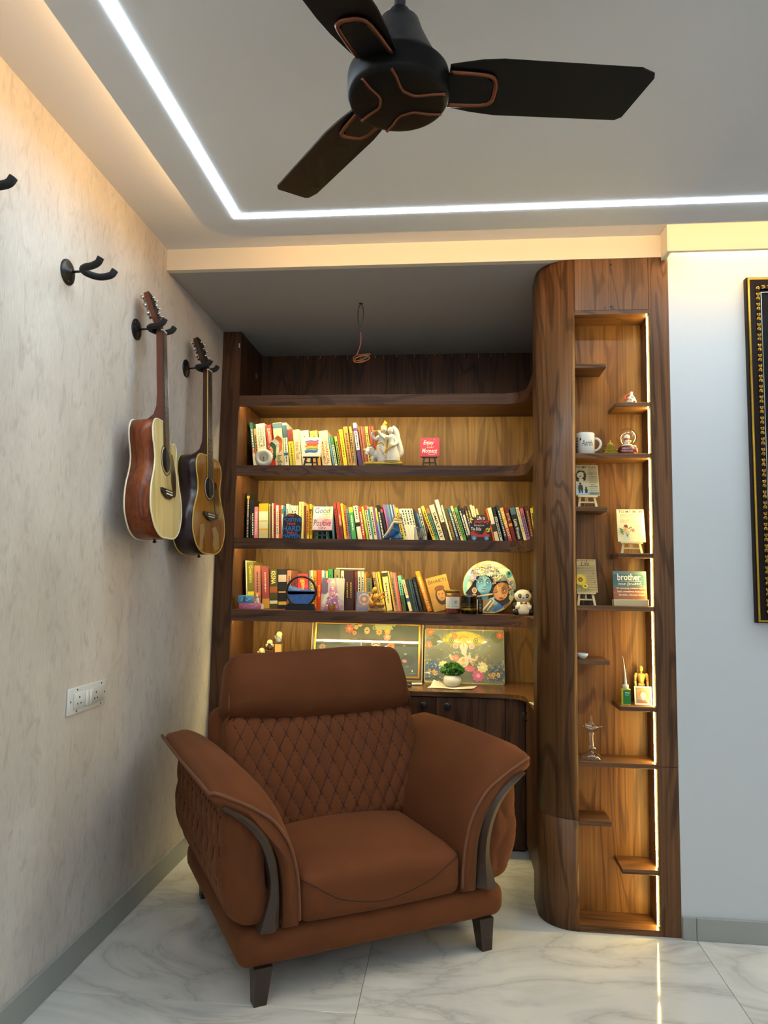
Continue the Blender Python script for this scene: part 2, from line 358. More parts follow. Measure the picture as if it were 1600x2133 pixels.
# pelmet over the white wall
pe = MB(); pe.box(2.072, XR, D - 0.085, D - 0.067, 2.603, Z2).box(2.072, 2.09, D - 0.067, D, 2.603, Z2)
struct(pe.build('trim_3', M_CREAM), 'cream pelmet hiding the wall washing light strip')
lp = thing('wall_wash_strip', 'warm light strip tucked behind the pelmet above the white wall', 'strip light', (2.1, D - 0.035, Z2))
MB().box(0, XR - 2.12, -0.012, 0.012, -0.010, 0.0).build('strip_backing', mat('aluminium', '#c9ccd0', 0.35, 1.0), lp)
MB().box(0.01, XR - 2.13, -0.006, 0.006, -0.014, -0.0101).build('led_tape', M_LEDP, lp)
# skirtings
struct(MB().rbox(0, 0.012, YB, DS - 0.001, 0, 0.094, 0.002, 1, smooth=False).build('baseboard_left', M_SKIRT))
bb = struct(MB().rbox(XC + .001, 2.146, D - 0.012, D - .0002, 0, 0.080, 0.0015, 1, smooth=False).build('baseboard_back', M_SKIRT))
MB().rbox(2.1475, XR, D - 0.012, D - .0002, 0, 0.080, 0.0015, 1, smooth=False).build('tile', M_SKIRT, bb)

# ------------------------------------------------------------------ ceiling strip lights
X0, X1, Y0, Y1, W2 = 0.457, XR - 0.457, YB + 0.457, 2.403, 0.014
lt = thing('profile_light', 'cool white linear light set in a rectangle on the ceiling panel', 'strip light', (X0, Y1, ZP))
h = MB(); d = MB()
for a, b_, c, e in ((X0 - W2, X0 + W2, Y0 - W2, Y1 + W2), (X1 - W2, X1 + W2, Y0 - W2, Y1 + W2), (X0 + W2, X1 - W2, Y1 - W2, Y1 + W2), (X0 + W2, X1 - W2, Y0 - W2, Y0 + W2)):
    d.box(a - X0, b_ - X0, c - Y1, e - Y1, -0.0018, -0.0002)
d.build('diffuser', M_LEDW, lt)
cv = thing('cove_light', 'warm hidden cove light lying on top of the dropped ceiling panel', 'strip light', (0.38, 2.49, ZP + .045))
q = MB(); rp = rrect(0.341, XR - 0.341, YB + 0.341, 2.527, 0.10, 8); n = len(rp)
q.add([(x - .38, y - 2.49, .003) for x, y in rp] + [(x - .38, y - 2.49, .042) for x, y in rp], [(i, (i + 1) % n, n + (i + 1) % n, n + i) for i in range(n)])
q.build('led_tape', M_LEDC, cv)

# ------------------------------------------------------------------ bookshelf
bs = thing('bookshelf', 'built-in walnut bookshelf with curved lit shelves filling the nook', 'bookshelf', (0, DS, 0))
off = Vector((0, -DS, 0))
def part(mb, name, m, parent, o=off):
    mb.v = [tuple(Vector(v) + o) for v in mb.v]; return mb.build(name, m, parent)
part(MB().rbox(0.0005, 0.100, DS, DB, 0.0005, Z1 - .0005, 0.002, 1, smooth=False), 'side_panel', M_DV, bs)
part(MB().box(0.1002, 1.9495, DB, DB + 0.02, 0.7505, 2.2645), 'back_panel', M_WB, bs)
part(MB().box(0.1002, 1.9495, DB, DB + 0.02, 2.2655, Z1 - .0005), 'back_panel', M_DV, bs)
part(MB().box(1.93, 1.9495, 3.14, DB - .0005, 0.7505, Z1 - .0005), 'return_side_panel', M_WB, bs)
part(MB().box(0.088, 0.094, DS - .0012, DS, 2.528, 2.552), 'sticker', mat('sticker_white', '#d8d4cc', 0.6), bs)
part(MB().box(0.1003, 0.1015, 3.93, 3.965, 2.45, 2.475), 'sticker', mat('sticker_grey', '#8d8a86', 0.6), bs)
XE, RC = 1.605, 0.11
def front_path(r0, y_end=3.15):
    """front line of the L-shaped shelves pulled back by r0"""
    p = [(0.1005, DS + r0)]
    cx, cy = XE - RC, DS - RC
    for k in range(0, 13):
        t = R(90 - 90 * k / 12); p.append((cx + (RC + r0) * math.cos(t), cy + (RC + r0) * math.sin(t)))
    p.append((XE + r0, y_end)); return p
SHZ = dict(A=(2.265, 2.209), B=(1.890, 1.835), C=(1.506, 1.450), D=(1.135, 1.077))
for k, (zt, zb) in SHZ.items():
    poly = front_path(0.0) + [(1.9295, 3.15), (1.9295, DB - .0005), (0.1005, DB - .0005)]
    sh = part(recalc_mb := MB().prism(poly, lambda x, y: (x, y, zt - 0.022), lambda x, y: (x, y, zt)), 'shelf', M_DX, bs); recalc(sh)
    a, b_ = front_path(-0.0005), front_path(0.020)
    lipm = MB(); n = len(a)
    vs = [(x, y, zb) for x, y in a] + [(x, y, zt) for x, y in a] + [(x, y, zb) for x, y in b_] + [(x, y, zt - .0221) for x, y in b_]
    fs = []
    for i in range(n - 1):
        fs += [(i, i + 1, n + i + 1, n + i), (2 * n + i + 1, 2 * n + i, 3 * n + i, 3 * n + i + 1), (i + 1, i, 2 * n + i, 2 * n + i + 1), (n + i, n + i + 1, 3 * n + i + 1, 3 * n + i)]
    fs += [(0, n, 3 * n, 2 * n), (n - 1, 3 * n - 1, 4 * n - 1, 2 * n - 1)]
    lipm.add([Vector(v) for v in vs], fs)
    lip = part(lipm, 'fascia', M_DX, sh, off); recalc(lip)
    TL = Matrix.Translation((0, DS + .0275, zb + .0145)) @ Matrix.Rotation(R(-48), 4, 'X')
    led = MB().box(0.112, 1.50, -.0006, 0, -.006, .006, TL)
    part(led, 'led_tape', M_LEDS, sh)
    part(MB().box(-.0006, 0, 3.20, 3.52, -.006, .006, Matrix.Translation((XE + .0275, 0, zb + .0145)) @ Matrix.Rotation(R(48), 4, 'Y')), 'led_tape', M_LEDS, sh)
    if k in 'BCD':   # sub-divisions of the back panel read as vertical board joints
        pass
# small staples and cut wire ends along the top of the back panel
for i in range(17):
    x = 0.32 + i * 0.075 + random.uniform(-.02, .02); l = random.uniform(.012, .03)
    part(MB().tube([(x, DB - .004, Z1 - .002), (x + random.uniform(-.006, .006), DB - .006, Z1 - .002 - l)], 0.0016, 5), 'staple', mat('staple_metal', '#b9b6ae', 0.4, .6), bs)

# ------------------------------------------------------------------ worktop and base cabinets
poly = [(0.1005, DS - 0.012)] + [(x, y - .012) for x, y in front_path(0.0)[1:2]]
poly = [(0.1005, DS - 0.010), (1.50, DS - 0.010)] + [(1.50 + .095 * math.sin(R(a)), DS - 0.10 + .09 * math.cos(R(a))) for a in range(15, 91, 15)] + [(1.595, 3.15), (1.9495, 3.15), (1.9495, DB + .0195), (0.1005, DB + .0195)]
wt = MB().prism(poly, lambda x, y: (x, y, 0.728), lambda x, y: (x, y, 0.750)).build('worktop', M_WTOP); recalc(wt)
tag(wt, 'L-shaped walnut worktop under the lowest lit shelf', 'worktop')
def knob(parent, x, y, z, n):
    M = frame_m((x, y, z), (1, 0, 0), (0, 0, 1)) if n == 'y' else frame_m((x, y, z), (0, -1, 0), (0, 0, 1))
    kb = MB().lathe([(0.006, 0), (0.006, 0.010), (0.0175, 0.012), (0.019, 0.017), (0.0185, 0.022), (0.015, 0.0235)], 20, M).build('knob', M_BLACK, parent)
    MB().box(-0.012, 0.012, -0.0012, 0.0012, 0.0236, 0.0246, M @ Matrix.Rotation(R(20), 4, 'Z')).build('knob_slot', mat('knob_slot', '#3a3a3c', .3, .5), kb)
def cabinet(x0, x1, splits, knobs, label):
    c = thing('base_cabinet', label, 'cabinet', (x0, DS, 0), 0, 'base cabinets under the worktop')
    o = Vector((-x0, -DS, 0))
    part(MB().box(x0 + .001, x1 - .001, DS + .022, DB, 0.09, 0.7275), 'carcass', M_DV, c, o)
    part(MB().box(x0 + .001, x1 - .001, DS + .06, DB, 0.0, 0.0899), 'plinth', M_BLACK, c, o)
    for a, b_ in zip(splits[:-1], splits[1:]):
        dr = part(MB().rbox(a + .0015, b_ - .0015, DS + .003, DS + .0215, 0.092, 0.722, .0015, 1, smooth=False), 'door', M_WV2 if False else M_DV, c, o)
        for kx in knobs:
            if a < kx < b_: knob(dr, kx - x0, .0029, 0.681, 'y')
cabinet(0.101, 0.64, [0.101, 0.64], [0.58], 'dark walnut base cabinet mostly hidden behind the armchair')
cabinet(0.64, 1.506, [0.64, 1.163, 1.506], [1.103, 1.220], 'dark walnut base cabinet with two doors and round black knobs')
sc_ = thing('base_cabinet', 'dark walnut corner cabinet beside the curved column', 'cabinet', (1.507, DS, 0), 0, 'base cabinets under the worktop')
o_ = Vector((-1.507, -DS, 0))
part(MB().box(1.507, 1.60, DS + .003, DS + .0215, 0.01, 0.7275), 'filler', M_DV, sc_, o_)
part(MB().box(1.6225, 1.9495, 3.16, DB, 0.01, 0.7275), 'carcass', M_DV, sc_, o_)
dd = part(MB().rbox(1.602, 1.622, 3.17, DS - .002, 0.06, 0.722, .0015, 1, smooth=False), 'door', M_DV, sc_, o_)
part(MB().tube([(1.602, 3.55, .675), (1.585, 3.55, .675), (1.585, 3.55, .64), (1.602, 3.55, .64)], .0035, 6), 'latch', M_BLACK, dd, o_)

# ------------------------------------------------------------------ display column
XJ, NB = 1.727, 3.003
dc = thing('display_column', 'tall walnut display column with rounded side and lit niche', 'display unit', (XJ, D, 0))
oc = Vector((-XJ, -D, 0))
def cpart(mb, name, m, parent=dc): return part(mb, name, m, parent, oc)
arc = [(XJ + .139 * math.cos(R(a)), 3.007 + .139 * math.sin(R(a))) for a in range(270, 179, -6)]
poly = arc + [(1.588, 3.13), (1.7225, 3.13), (1.7225, D + .001)]
def column(z0, z1, n):
    mb = MB(); k = len(poly); na = len(arc)
    mb.prism(poly, lambda x, y: (x, y, z0), lambda x, y: (x, y, z1))
    for i in range(2, 2 + na - 1): mb.sm[i] = True
    recalc(cpart(mb, n, M_WV))
column(0.0005, 0.4035, 'rounded_panel'); column(0.4050, Z1 - .0008, 'rounded_panel')
cpart(MB().rbox(XJ + .0012, 2.0195, D + .001, D + .019, 2.4015, Z1 - .001, .001, 1, smooth=False), 'top_panel', M_WX if False else M_WV2)
for z in (2.592, 2.416): cpart(MB().lathe([(.0045, 0), (.0045, .0012)], 12, frame_m((1.873, D + .0009, z), (1, 0, 0), (0, 0, 1))), 'screw_hole', M_BLACK)
cpart(MB().rbox(2.0205, XC - .0005, D + .0002, NB, 0.0005, .612, .0012, 1, smooth=False), 'stile', M_WV2)
cpart(MB().rbox(2.0205, XC - .0005, D + .0002, NB, 0.6135, Z1 - .001, .0012, 1, smooth=False), 'stile', M_WV2)
cpart(MB().box(XJ + .0003, 2.0203, D + .0005, NB, 2.384, 2.4005), 'header_rail', M_WX)
cpart(MB().box(XJ + .0003, 2.0203, D + .0005, NB, 0.0005, 0.022), 'bottom_board', M_WX)
cpart(MB().box(1.7227, XC - .0005, NB + .0002, 3.13, 0.0005, Z1 - .001), 'back_panel', M_NB)
cpart(MB().box(XJ + .0003, 2.0203, D + .02, NB, 2.402, Z1 - .001), 'top_box', M_BLACK)
NSH = [('L', 2.182), ('R', 2.021), ('F', 1.815), ('L', 1.602), ('R', 1.420), ('F', 1.213), ('L', 1.005), ('R', 0.833), ('F', 0.621), ('L', 0.403), ('R', 0.235)]
for k, z in NSH:
    x0, x1 = {'L': (1.7228, 1.851), 'R': (1.886, 2.0202), 'F': (1.7228, 2.0202)}[k]
    cpart(MB().rbox(x0, x1, D + .002, NB, z - .018, z, .001, 1, smooth=False), 'niche_shelf', M_WX)
zs = [0.022] + sorted([z for k, z in NSH if k != 'L']) + [2.384 + .018]
for a, b_ in zip(zs[:-1], zs[1:]):
    cpart(MB().box(2.0192, 2.0199, D + .031, D + .0375, a + .001, b_ - .019), 'led_tape', M_LEDN)
# ------------------------------------------------------------------ armchair
def suede():
    m = bpy.data.materials.new('tan_suede'); m.use_nodes = True
    N, L = m.node_tree.nodes, m.node_tree.links; b = P(m)
    g = N.new('ShaderNodeNewGeometry')
    n = N.new('ShaderNodeTexNoise'); n.inputs['Scale'].default_value = 5.5; n.inputs['Detail'].default_value = 4; L.new(g.outputs['Position'], n.inputs['Vector'])
    mx = N.new('ShaderNodeMix'); mx.data_type = 'RGBA'; mx.inputs[6].default_value = lin('#582f19'); mx.inputs[7].default_value = lin('#703e20')
    L.new(n.outputs['Fac'], mx.inputs[0]); L.new(mx.outputs[2], b.inputs['Base Color'])
    b.inputs['Roughness'].default_value = 0.85; b.inputs['Sheen Weight'].default_value = 0.18; b.inputs['Sheen Roughness'].default_value = 0.45
    b.inputs['Sheen Tint'].default_value = lin('#c79a6c'); b.inputs['Specular IOR Level'].default_value = 0.2
    n2 = N.new('ShaderNodeTexNoise'); n2.inputs['Scale'].default_value = 900; n2.inputs['Detail'].default_value = 2; L.new(g.outputs['Position'], n2.inputs['Vector'])
    bp = N.new('ShaderNodeBump'); bp.inputs['Strength'].default_value = 0.12; bp.inputs['Distance'].default_value = 0.0006; L.new(n2.outputs['Fac'], bp.inputs['Height']); L.new(bp.outputs[0], b.inputs['Normal'])
    return m
M_SUEDE = suede()
M_PIPE = mat('suede_piping', '#6e4228', 0.8)
M_SEAM = mat('suede_seam', '#38190c', 0.9)
M_TRIM = mat('bronze_brown_lacquer', '#3c2b1f', 0.5)
M_LEG = mat('dark_brown_leg', '#33231a', 0.4)

def soft_box(x0, x1, y0, y1, z0, z1, r, n=(10, 10, 10), fn=None, ns=4):
    def ax(a, b, m):
        e = [r * (1 - math.cos(PI / 2 * k / ns)) for k in range(ns + 1)]
        mid = [a + r + (b - a - 2 * r) * k / m for k in range(1, m)]
        return [a + v for v in e] + mid + [b - v for v in e[::-1]]
    X, Y, Z = ax(x0, x1, n[0]), ax(y0, y1, n[1]), ax(z0, z1, n[2])
    bm = bmesh.new()
    def face(A, B, f):
        g = [[bm.verts.new(f(a, b)) for a in A] for b in B]
        for j in range(len(B) - 1):
            for i in range(len(A) - 1): bm.faces.new((g[j][i], g[j][i + 1], g[j + 1][i + 1], g[j + 1][i]))
    for z in (z0, z1): face(X, Y, lambda a, b: (a, b, z))
    for y in (y0, y1): face(X, Z, lambda a, b: (a, y, b))
    for x in (x0, x1): face(Y, Z, lambda a, b: (x, a, b))
    bmesh.ops.remove_doubles(bm, verts=bm.verts, dist=1e-6)
    for v in bm.verts:
        p = v.co; q = Vector((min(max(p.x, x0 + r), x1 - r), min(max(p.y, y0 + r), y1 - r), min(max(p.z, z0 + r), z1 - r)))
        d = p - q
        if d.length > 1e-9: v.co = q + d.normalized() * r
    if fn:
        for v in bm.verts: v.co = fn(v.co.copy())
    bmesh.ops.recalc_face_normals(bm, faces=bm.faces)
    return bm
def quilt(u, v, amp, du=0.058, dv=0.116):
    p = u / du + v / dv; q = u / du - v / dv
    tp = abs(p - round(p)) * 2; tq = abs(q - round(q)) * 2
    return amp * (min(1.0, tp * 1.7) * min(1.0, tq * 1.7)) ** 0.55
ch = thing('armchair', 'tan brown suede armchair with quilted back and flared arms', 'armchair', (1.0137, 2.4524, 0), R(31))
CA = 0.018
MB().bm(soft_box(CA - .486, CA + .486, 0.0, 0.90, 0.106, 0.222, 0.045, (8, 8, 3))).build('base', M_SUEDE, ch)
for a, b_ in ((-.405, .035), (.405, .035), (-.405, .84), (.405, .84)):
    lg = MB(); t, s_ = 0.029, 0.020; dx = .006 * (1 if a > 0 else -1)
    lg.add([(CA + a + i * t, b_ + j * t, 0.112) for i, j in ((-1, -1), (1, -1), (1, 1), (-1, 1))] + [(CA + a + dx + i * s_, b_ - .004 + j * s_, 0.0) for i, j in ((-1, -1), (1, -1), (1, 1), (-1, 1))],
           [(0, 1, 2, 3), (7, 6, 5, 4), (0, 4, 5, 1), (1, 5, 6, 2), (2, 6, 7, 3), (3, 7, 4, 0)])
    recalc(lg.build('leg', M_LEG, ch))
def seatf(p):
    u = (p.x - CA) / .297; v = (p.y - .27) / .30
    if p.z > .27: p.z += .030 * (1 - u * u) * max(0, 1 - abs(v) ** 3) - .018 * max(0, -v) ** 4
    if p.y < .03: p.y -= .012 * (1 - u * u)
    return p
seat = MB().bm(soft_box(CA - .297, CA + .297, -.005, .60, .215, .368, .038, (18, 14, 5), seatf)).build('seat_cushion', M_SUEDE, ch)
def sfront(a, z):
    u = (a - CA) / .297; y = -.005 - .012 * (1 - u * u)
    k = max(0, abs(a - CA) - .259); y += .038 - math.sqrt(max(0, .038 ** 2 - k * k)); kz = max(0, z - .33); y += .038 - math.sqrt(max(0, .038 ** 2 - min(kz, .037) ** 2))
    return y
pts = spline([(CA - .292, .350, 0), (CA - .255, .334, 0), (CA - .17, .284, 0), (CA - .06, .257, 0), (CA + .03, .256, 0), (CA + .16, .287, 0), (CA + .245, .330, 0), (CA + .292, .352, 0)], 6)
MB().tube([(p.x, sfront(p.x, p.y) + .0002, p.y) for p in pts], 0.0017, 6).build('seam', M_SEAM, seat)

PIPE = [(.298, .218), (.301, .30), (.312, .385), (.338, .470), (.392, .545), (.460, .592), (.530, .628), (.578, .650)]
FULL = [(.297, .218), (.291, .30), (.296, .39), (.318, .485), (.368, .585), (.440, .662), (.522, .700), (.586, .680)]
UNDER = [(.580, .622), (.515, .592), (.452, .552), (.400, .497), (.366, .42), (.352, .34), (.348, .218)]
def arm(sg):
    sp1 = spline([Vector((p[0], p[1], 0)) for p in PIPE], 5); spf = spline([Vector((p[0], p[1], 0)) for p in FULL], 5); sp2 = spline([Vector((p[0], p[1], 0)) for p in UNDER], 5)
    def outl(s):
        tip = [(.588 + .010 * s, .645 + .018 * s), (.590 + .010 * s, .634 + .008 * s)]
        return [(a.x + (b.x - a.x) * s, a.y + (b.y - a.y) * s) for a, b in zip(sp1, spf)] + tip + [(p.x, p.y) for p in sp2]
    n = len(outl(0)); st = [(-.006, 0, -.010), (0.0, 0.0, -.002), (.008, .22, 0), (.022, .45, 0), (.045, .68, 0), (.08, .88, 0), (.14, .98, 0), (.25, 1, 0), (.42, 1, 0), (.60, .95, 0), (.74, .85, 0), (.82, .6, -.006), (.86, .3, -.03)]
    vs = []
    for b_, s, sh in st:
        o_ = outl(s); cx = sum(p[0] for p in o_) / n; cz = sum(p[1] for p in o_) / n
        for a, z in o_:
            l = math.hypot(a - cx, z - cz) or 1
            f = min(1, max(0, (z - .42) / .25)); g = min(1, max(0, b_) / .5)
            vs.append(Vector((CA + sg * (a + sh * (a - cx) / l + .010 * f * g), b_, z + sh * (z - cz) / l + .004 * f * g)))
    fs = []
    for j in range(len(st) - 1):
        for i in range(n): fs.append((j * n + i, j * n + (i + 1) % n, (j + 1) * n + (i + 1) % n, (j + 1) * n + i))
    fs += [tuple(range(n)), tuple((len(st) - 1) * n + i for i in range(n))[::-1]]
    pad = MB().add(vs, fs, True).build('armrest', M_SUEDE, ch); recalc(pad)
    # piping round the front edge and along the outer edge of the cap
    pp = [(CA + sg * (p.x - .001), -.003, p.y + .001) for p in sp1][1:] + [(CA + sg * .590, .008, .648)]
    for b_ in (.05, .12, .25, .42, .60, .74, .81): pp.append((CA + sg * (.594 + .010 * min(1, b_ / .15) + .010 * min(1, b_ / .5)), b_, .650 + .012 * min(1, b_ / .1)))
    MB().tube(pp, .0058, 8).build('piping', M_PIPE, pad)
    # quilted outer panel
    def body_(p):
        t = min(1, max(0, (p.z - .222) / .37)); p = p.copy(); p.x += .026 * math.sin(PI * min(1, t * 1.05)) - .045 * max(0, .45 - t) ** 1.3 * 2 + (.028 * max(0, t - .7) / .3); return p, t
    def sf(p):
        out = p.x > .46; y0 = p.y; q_, t = body_(p)
        if out: q_.x += quilt(y0, p.z, .008, .085, .17)
        if y0 < .03: q_.y -= quilt(p.x, p.z, .005, .085, .17) + .012 * math.sin(PI * t)
        q_.x = CA + sg * q_.x
        return q_
    sp_ = MB().bm(soft_box(.372, .518, .012, .870, .224, .596, .05, (10, 90, 50), sf)).build('side_panel', M_SUEDE, ch)
    stt_ = MB()
    for k in range(-6, 16):
        for dr in (1, -1):
            run = []
            for i in range(41):
                z = .262 + .30 * i / 40; y = (k - dr * z / .17) * .085
                if .05 < y < .83:
                    q_, t = body_(Vector((.518, y, z))); run.append((CA + sg * (q_.x + .0016), y, z))
                elif len(run) > 1: stt_.tube(run, .0023, 4); run = []
            if len(run) > 1: stt_.tube(run, .0023, 4)
    stt_.build('stitching_shade', M_SEAM, sp_)['kind'] = 'stuff'  # dark stitch tubes also stand in for shade in the panel grooves
    # lacquered trim that follows the arm
    inn = spline([(.548, .612, 0), (.476, .573, 0), (.416, .517, 0), (.380, .44, 0), (.364, .34, 0), (.360, .224, 0)], 6)
    rid = spline([(.551, .608, 0), (.481, .563, 0), (.426, .505, 0), (.392, .43, 0), (.378, .34, 0), (.386, .224, 0)], 6)
    out = spline([(.554, .603, 0), (.487, .553, 0), (.437, .493, 0), (.408, .42, 0), (.399, .34, 0), (.428, .224, 0)], 6)
    m = len(inn); vs = []
    for L_, y in ((inn, .004), (rid, -.026), (out, -.020), (out, .045), (inn, .045)): vs += [Vector((CA + sg * p.x, y, p.y)) for p in L_]
    fs = [(k * m + i, k * m + i + 1, ((k + 1) % 5) * m + i + 1, ((k + 1) % 5) * m + i) for k in range(5) for i in range(m - 1)]
    fs += [tuple(k * m for k in range(5)), tuple(k * m + m - 1 for k in range(5))[::-1]]
    recalc(MB().add(vs, fs).build('arm_trim', M_TRIM, ch))
arm(-1); arm(1)
# backrest: (a, t along the lean, n towards the front) -> local
LEAN = R(21)
def lean(a, t, n): return Vector((a, .490 + t * math.sin(LEAN) - n * math.cos(LEAN), 0.362 + t * math.cos(LEAN) + n * math.sin(LEAN)))
def back_n(a, t): return .045 + .030 * (1 - (a / .42) ** 2) * math.sin(PI * min(1, max(0, (t + .05) / .50))) - .030 * min(1, max(0, (t - .33) / .09)) ** 1.5
def back_w(t): return 1 + .05 * math.sin(PI * min(1, max(0, t / .44)))
def backf(p):   # p = (a, n, t)
    a, n, t = p.x, p.y, p.z
    if n > 0.03: n += quilt(a, t + .02, .0095) * min(1, max(0, (.392 - abs(a)) / .03)) + back_n(a, t) - .045
    return lean(CA + a * back_w(t), t, n)
bc = MB().bm(soft_box(-.400, .400, -.10, .045, -.02, .425, .035, (96, 4, 80), backf)).build('back_cushion', M_SUEDE, ch)
stb = MB()
for k in range(-12, 14):
    for dr in (1, -1):
        run = []
        for i in range(49):
            t = .0 + .42 * i / 48; a = (k - dr * (t + .02) / .116) * .058
            if abs(a) < .375: run.append(lean(CA + a * back_w(t), t, back_n(a, t) + .0022))
        if len(run) > 2: stb.tube(run, .0019, 4)
stb.build('stitching_shade', M_SEAM, bc)['kind'] = 'stuff'  # stitch lines drawn dark to add the shade of the quilt grooves
def headf(p):
    a, n, t = p.x, p.y, p.z; s = (t - .405) / .26; u = a / .418
    wid = 1.0 - .085 * max(0, s) ** 1.5
    if n > 0:
        n += .078 * (1 - abs(u) ** 3.5) * math.sin(PI * min(.94, max(0.0, .03 + max(0, s) * .86))) ** .75
        e = min(1, max(0, (abs(u) - .62) / .38)); n -= .020 * e * max(0, 1 - s * 2.2)          # pinched lower ends
        n += .005 * e * math.sin((abs(a) * 2.2 - t) * 95) * max(0, 1 - s * 2.2)
    t -= .026 * (1 - u ** 2) * max(0, 1 - s * 3)                                           # lower lip sags in the middle
    t += .007 * u * max(0, s) + .005 * math.sin(a * 8) * max(0, s)
    return lean(CA + a * wid, t, n)
hd = MB().bm(soft_box(-.418, .418, -.10, .055, .408, .668, .050, (60, 5, 30), headf)).build('headrest', M_SUEDE, ch)
for s_ in (-1, 1):
    MB().tube([lean(CA + s_ * .398 * (1 - .085 * k ** 1.5), .43 + .215 * k, .048 - .008 * k) for k in [i / 8 for i in range(9)]], .0028, 6).build('seam', M_PIPE, hd)
MB().bm(soft_box(CA - .440, CA + .440, 0, .11, 0, .42, .05, (10, 3, 10), lambda p: lean(p.x * (1 + .03 * math.sin(PI * p.z / .42)), p.z + .06, -p.y - .055))).build('back_shell', M_SUEDE, ch)
# ------------------------------------------------------------------ guitar hooks, guitars, switch board
def hook(y, z, label):
    h = thing('guitar_hook', label, 'guitar hook', (0.0005, y, z), 0, 'guitar hooks on the wallpaper wall')
    MB().lathe([(.0415, 0), (.0415, .003), (.037, .006), (.014, .008), (.011, .014), (.006, .016)], 28, frame_m((0, 0, 0), (0, 1, 0), (0, 0, 1))).build('wall_plate', M_BLACK, h)
    for dy, dz in ((.024, .022), (-.024, .022), (0, -.03)):
        MB().lathe([(.0035, 0), (.003, .0012)], 10, frame_m((.0056, dy, dz), (0, 1, 0), (0, 0, 1))).build('screw', mat('screw_metal', '#8a8a88', .3, 1.0), h)
    MB().tube([(.012, 0, 0), (.060, 0, .002)], .004, 10).build('arm', M_BLACK, h)
    pts = [(.136, -.047, .024), (.126, -.045, .008), (.104, -.041, .0), (.080, -.0355, -.001), (.060, -.014, .001), (.060, .014, .001), (.080, .0355, -.001), (.104, .041, .0), (.126, .045, .008), (.136, .047, .024)]
    MB().tube(spline(pts, 5), .0112, 12).build('foam_yoke', mat('black_foam', '#17181a', .85), h)
hook(1.612 - .05, 2.270, 'black guitar hook at the left edge, cut by the frame')
hook(2.105, 2.270, 'empty black guitar hook with bare foam fork')
hook(2.6085, 2.261, 'black guitar hook holding the pale-topped guitar')
hook(3.1308, 2.262, 'black guitar hook holding the amber-topped guitar beside the bookshelf')

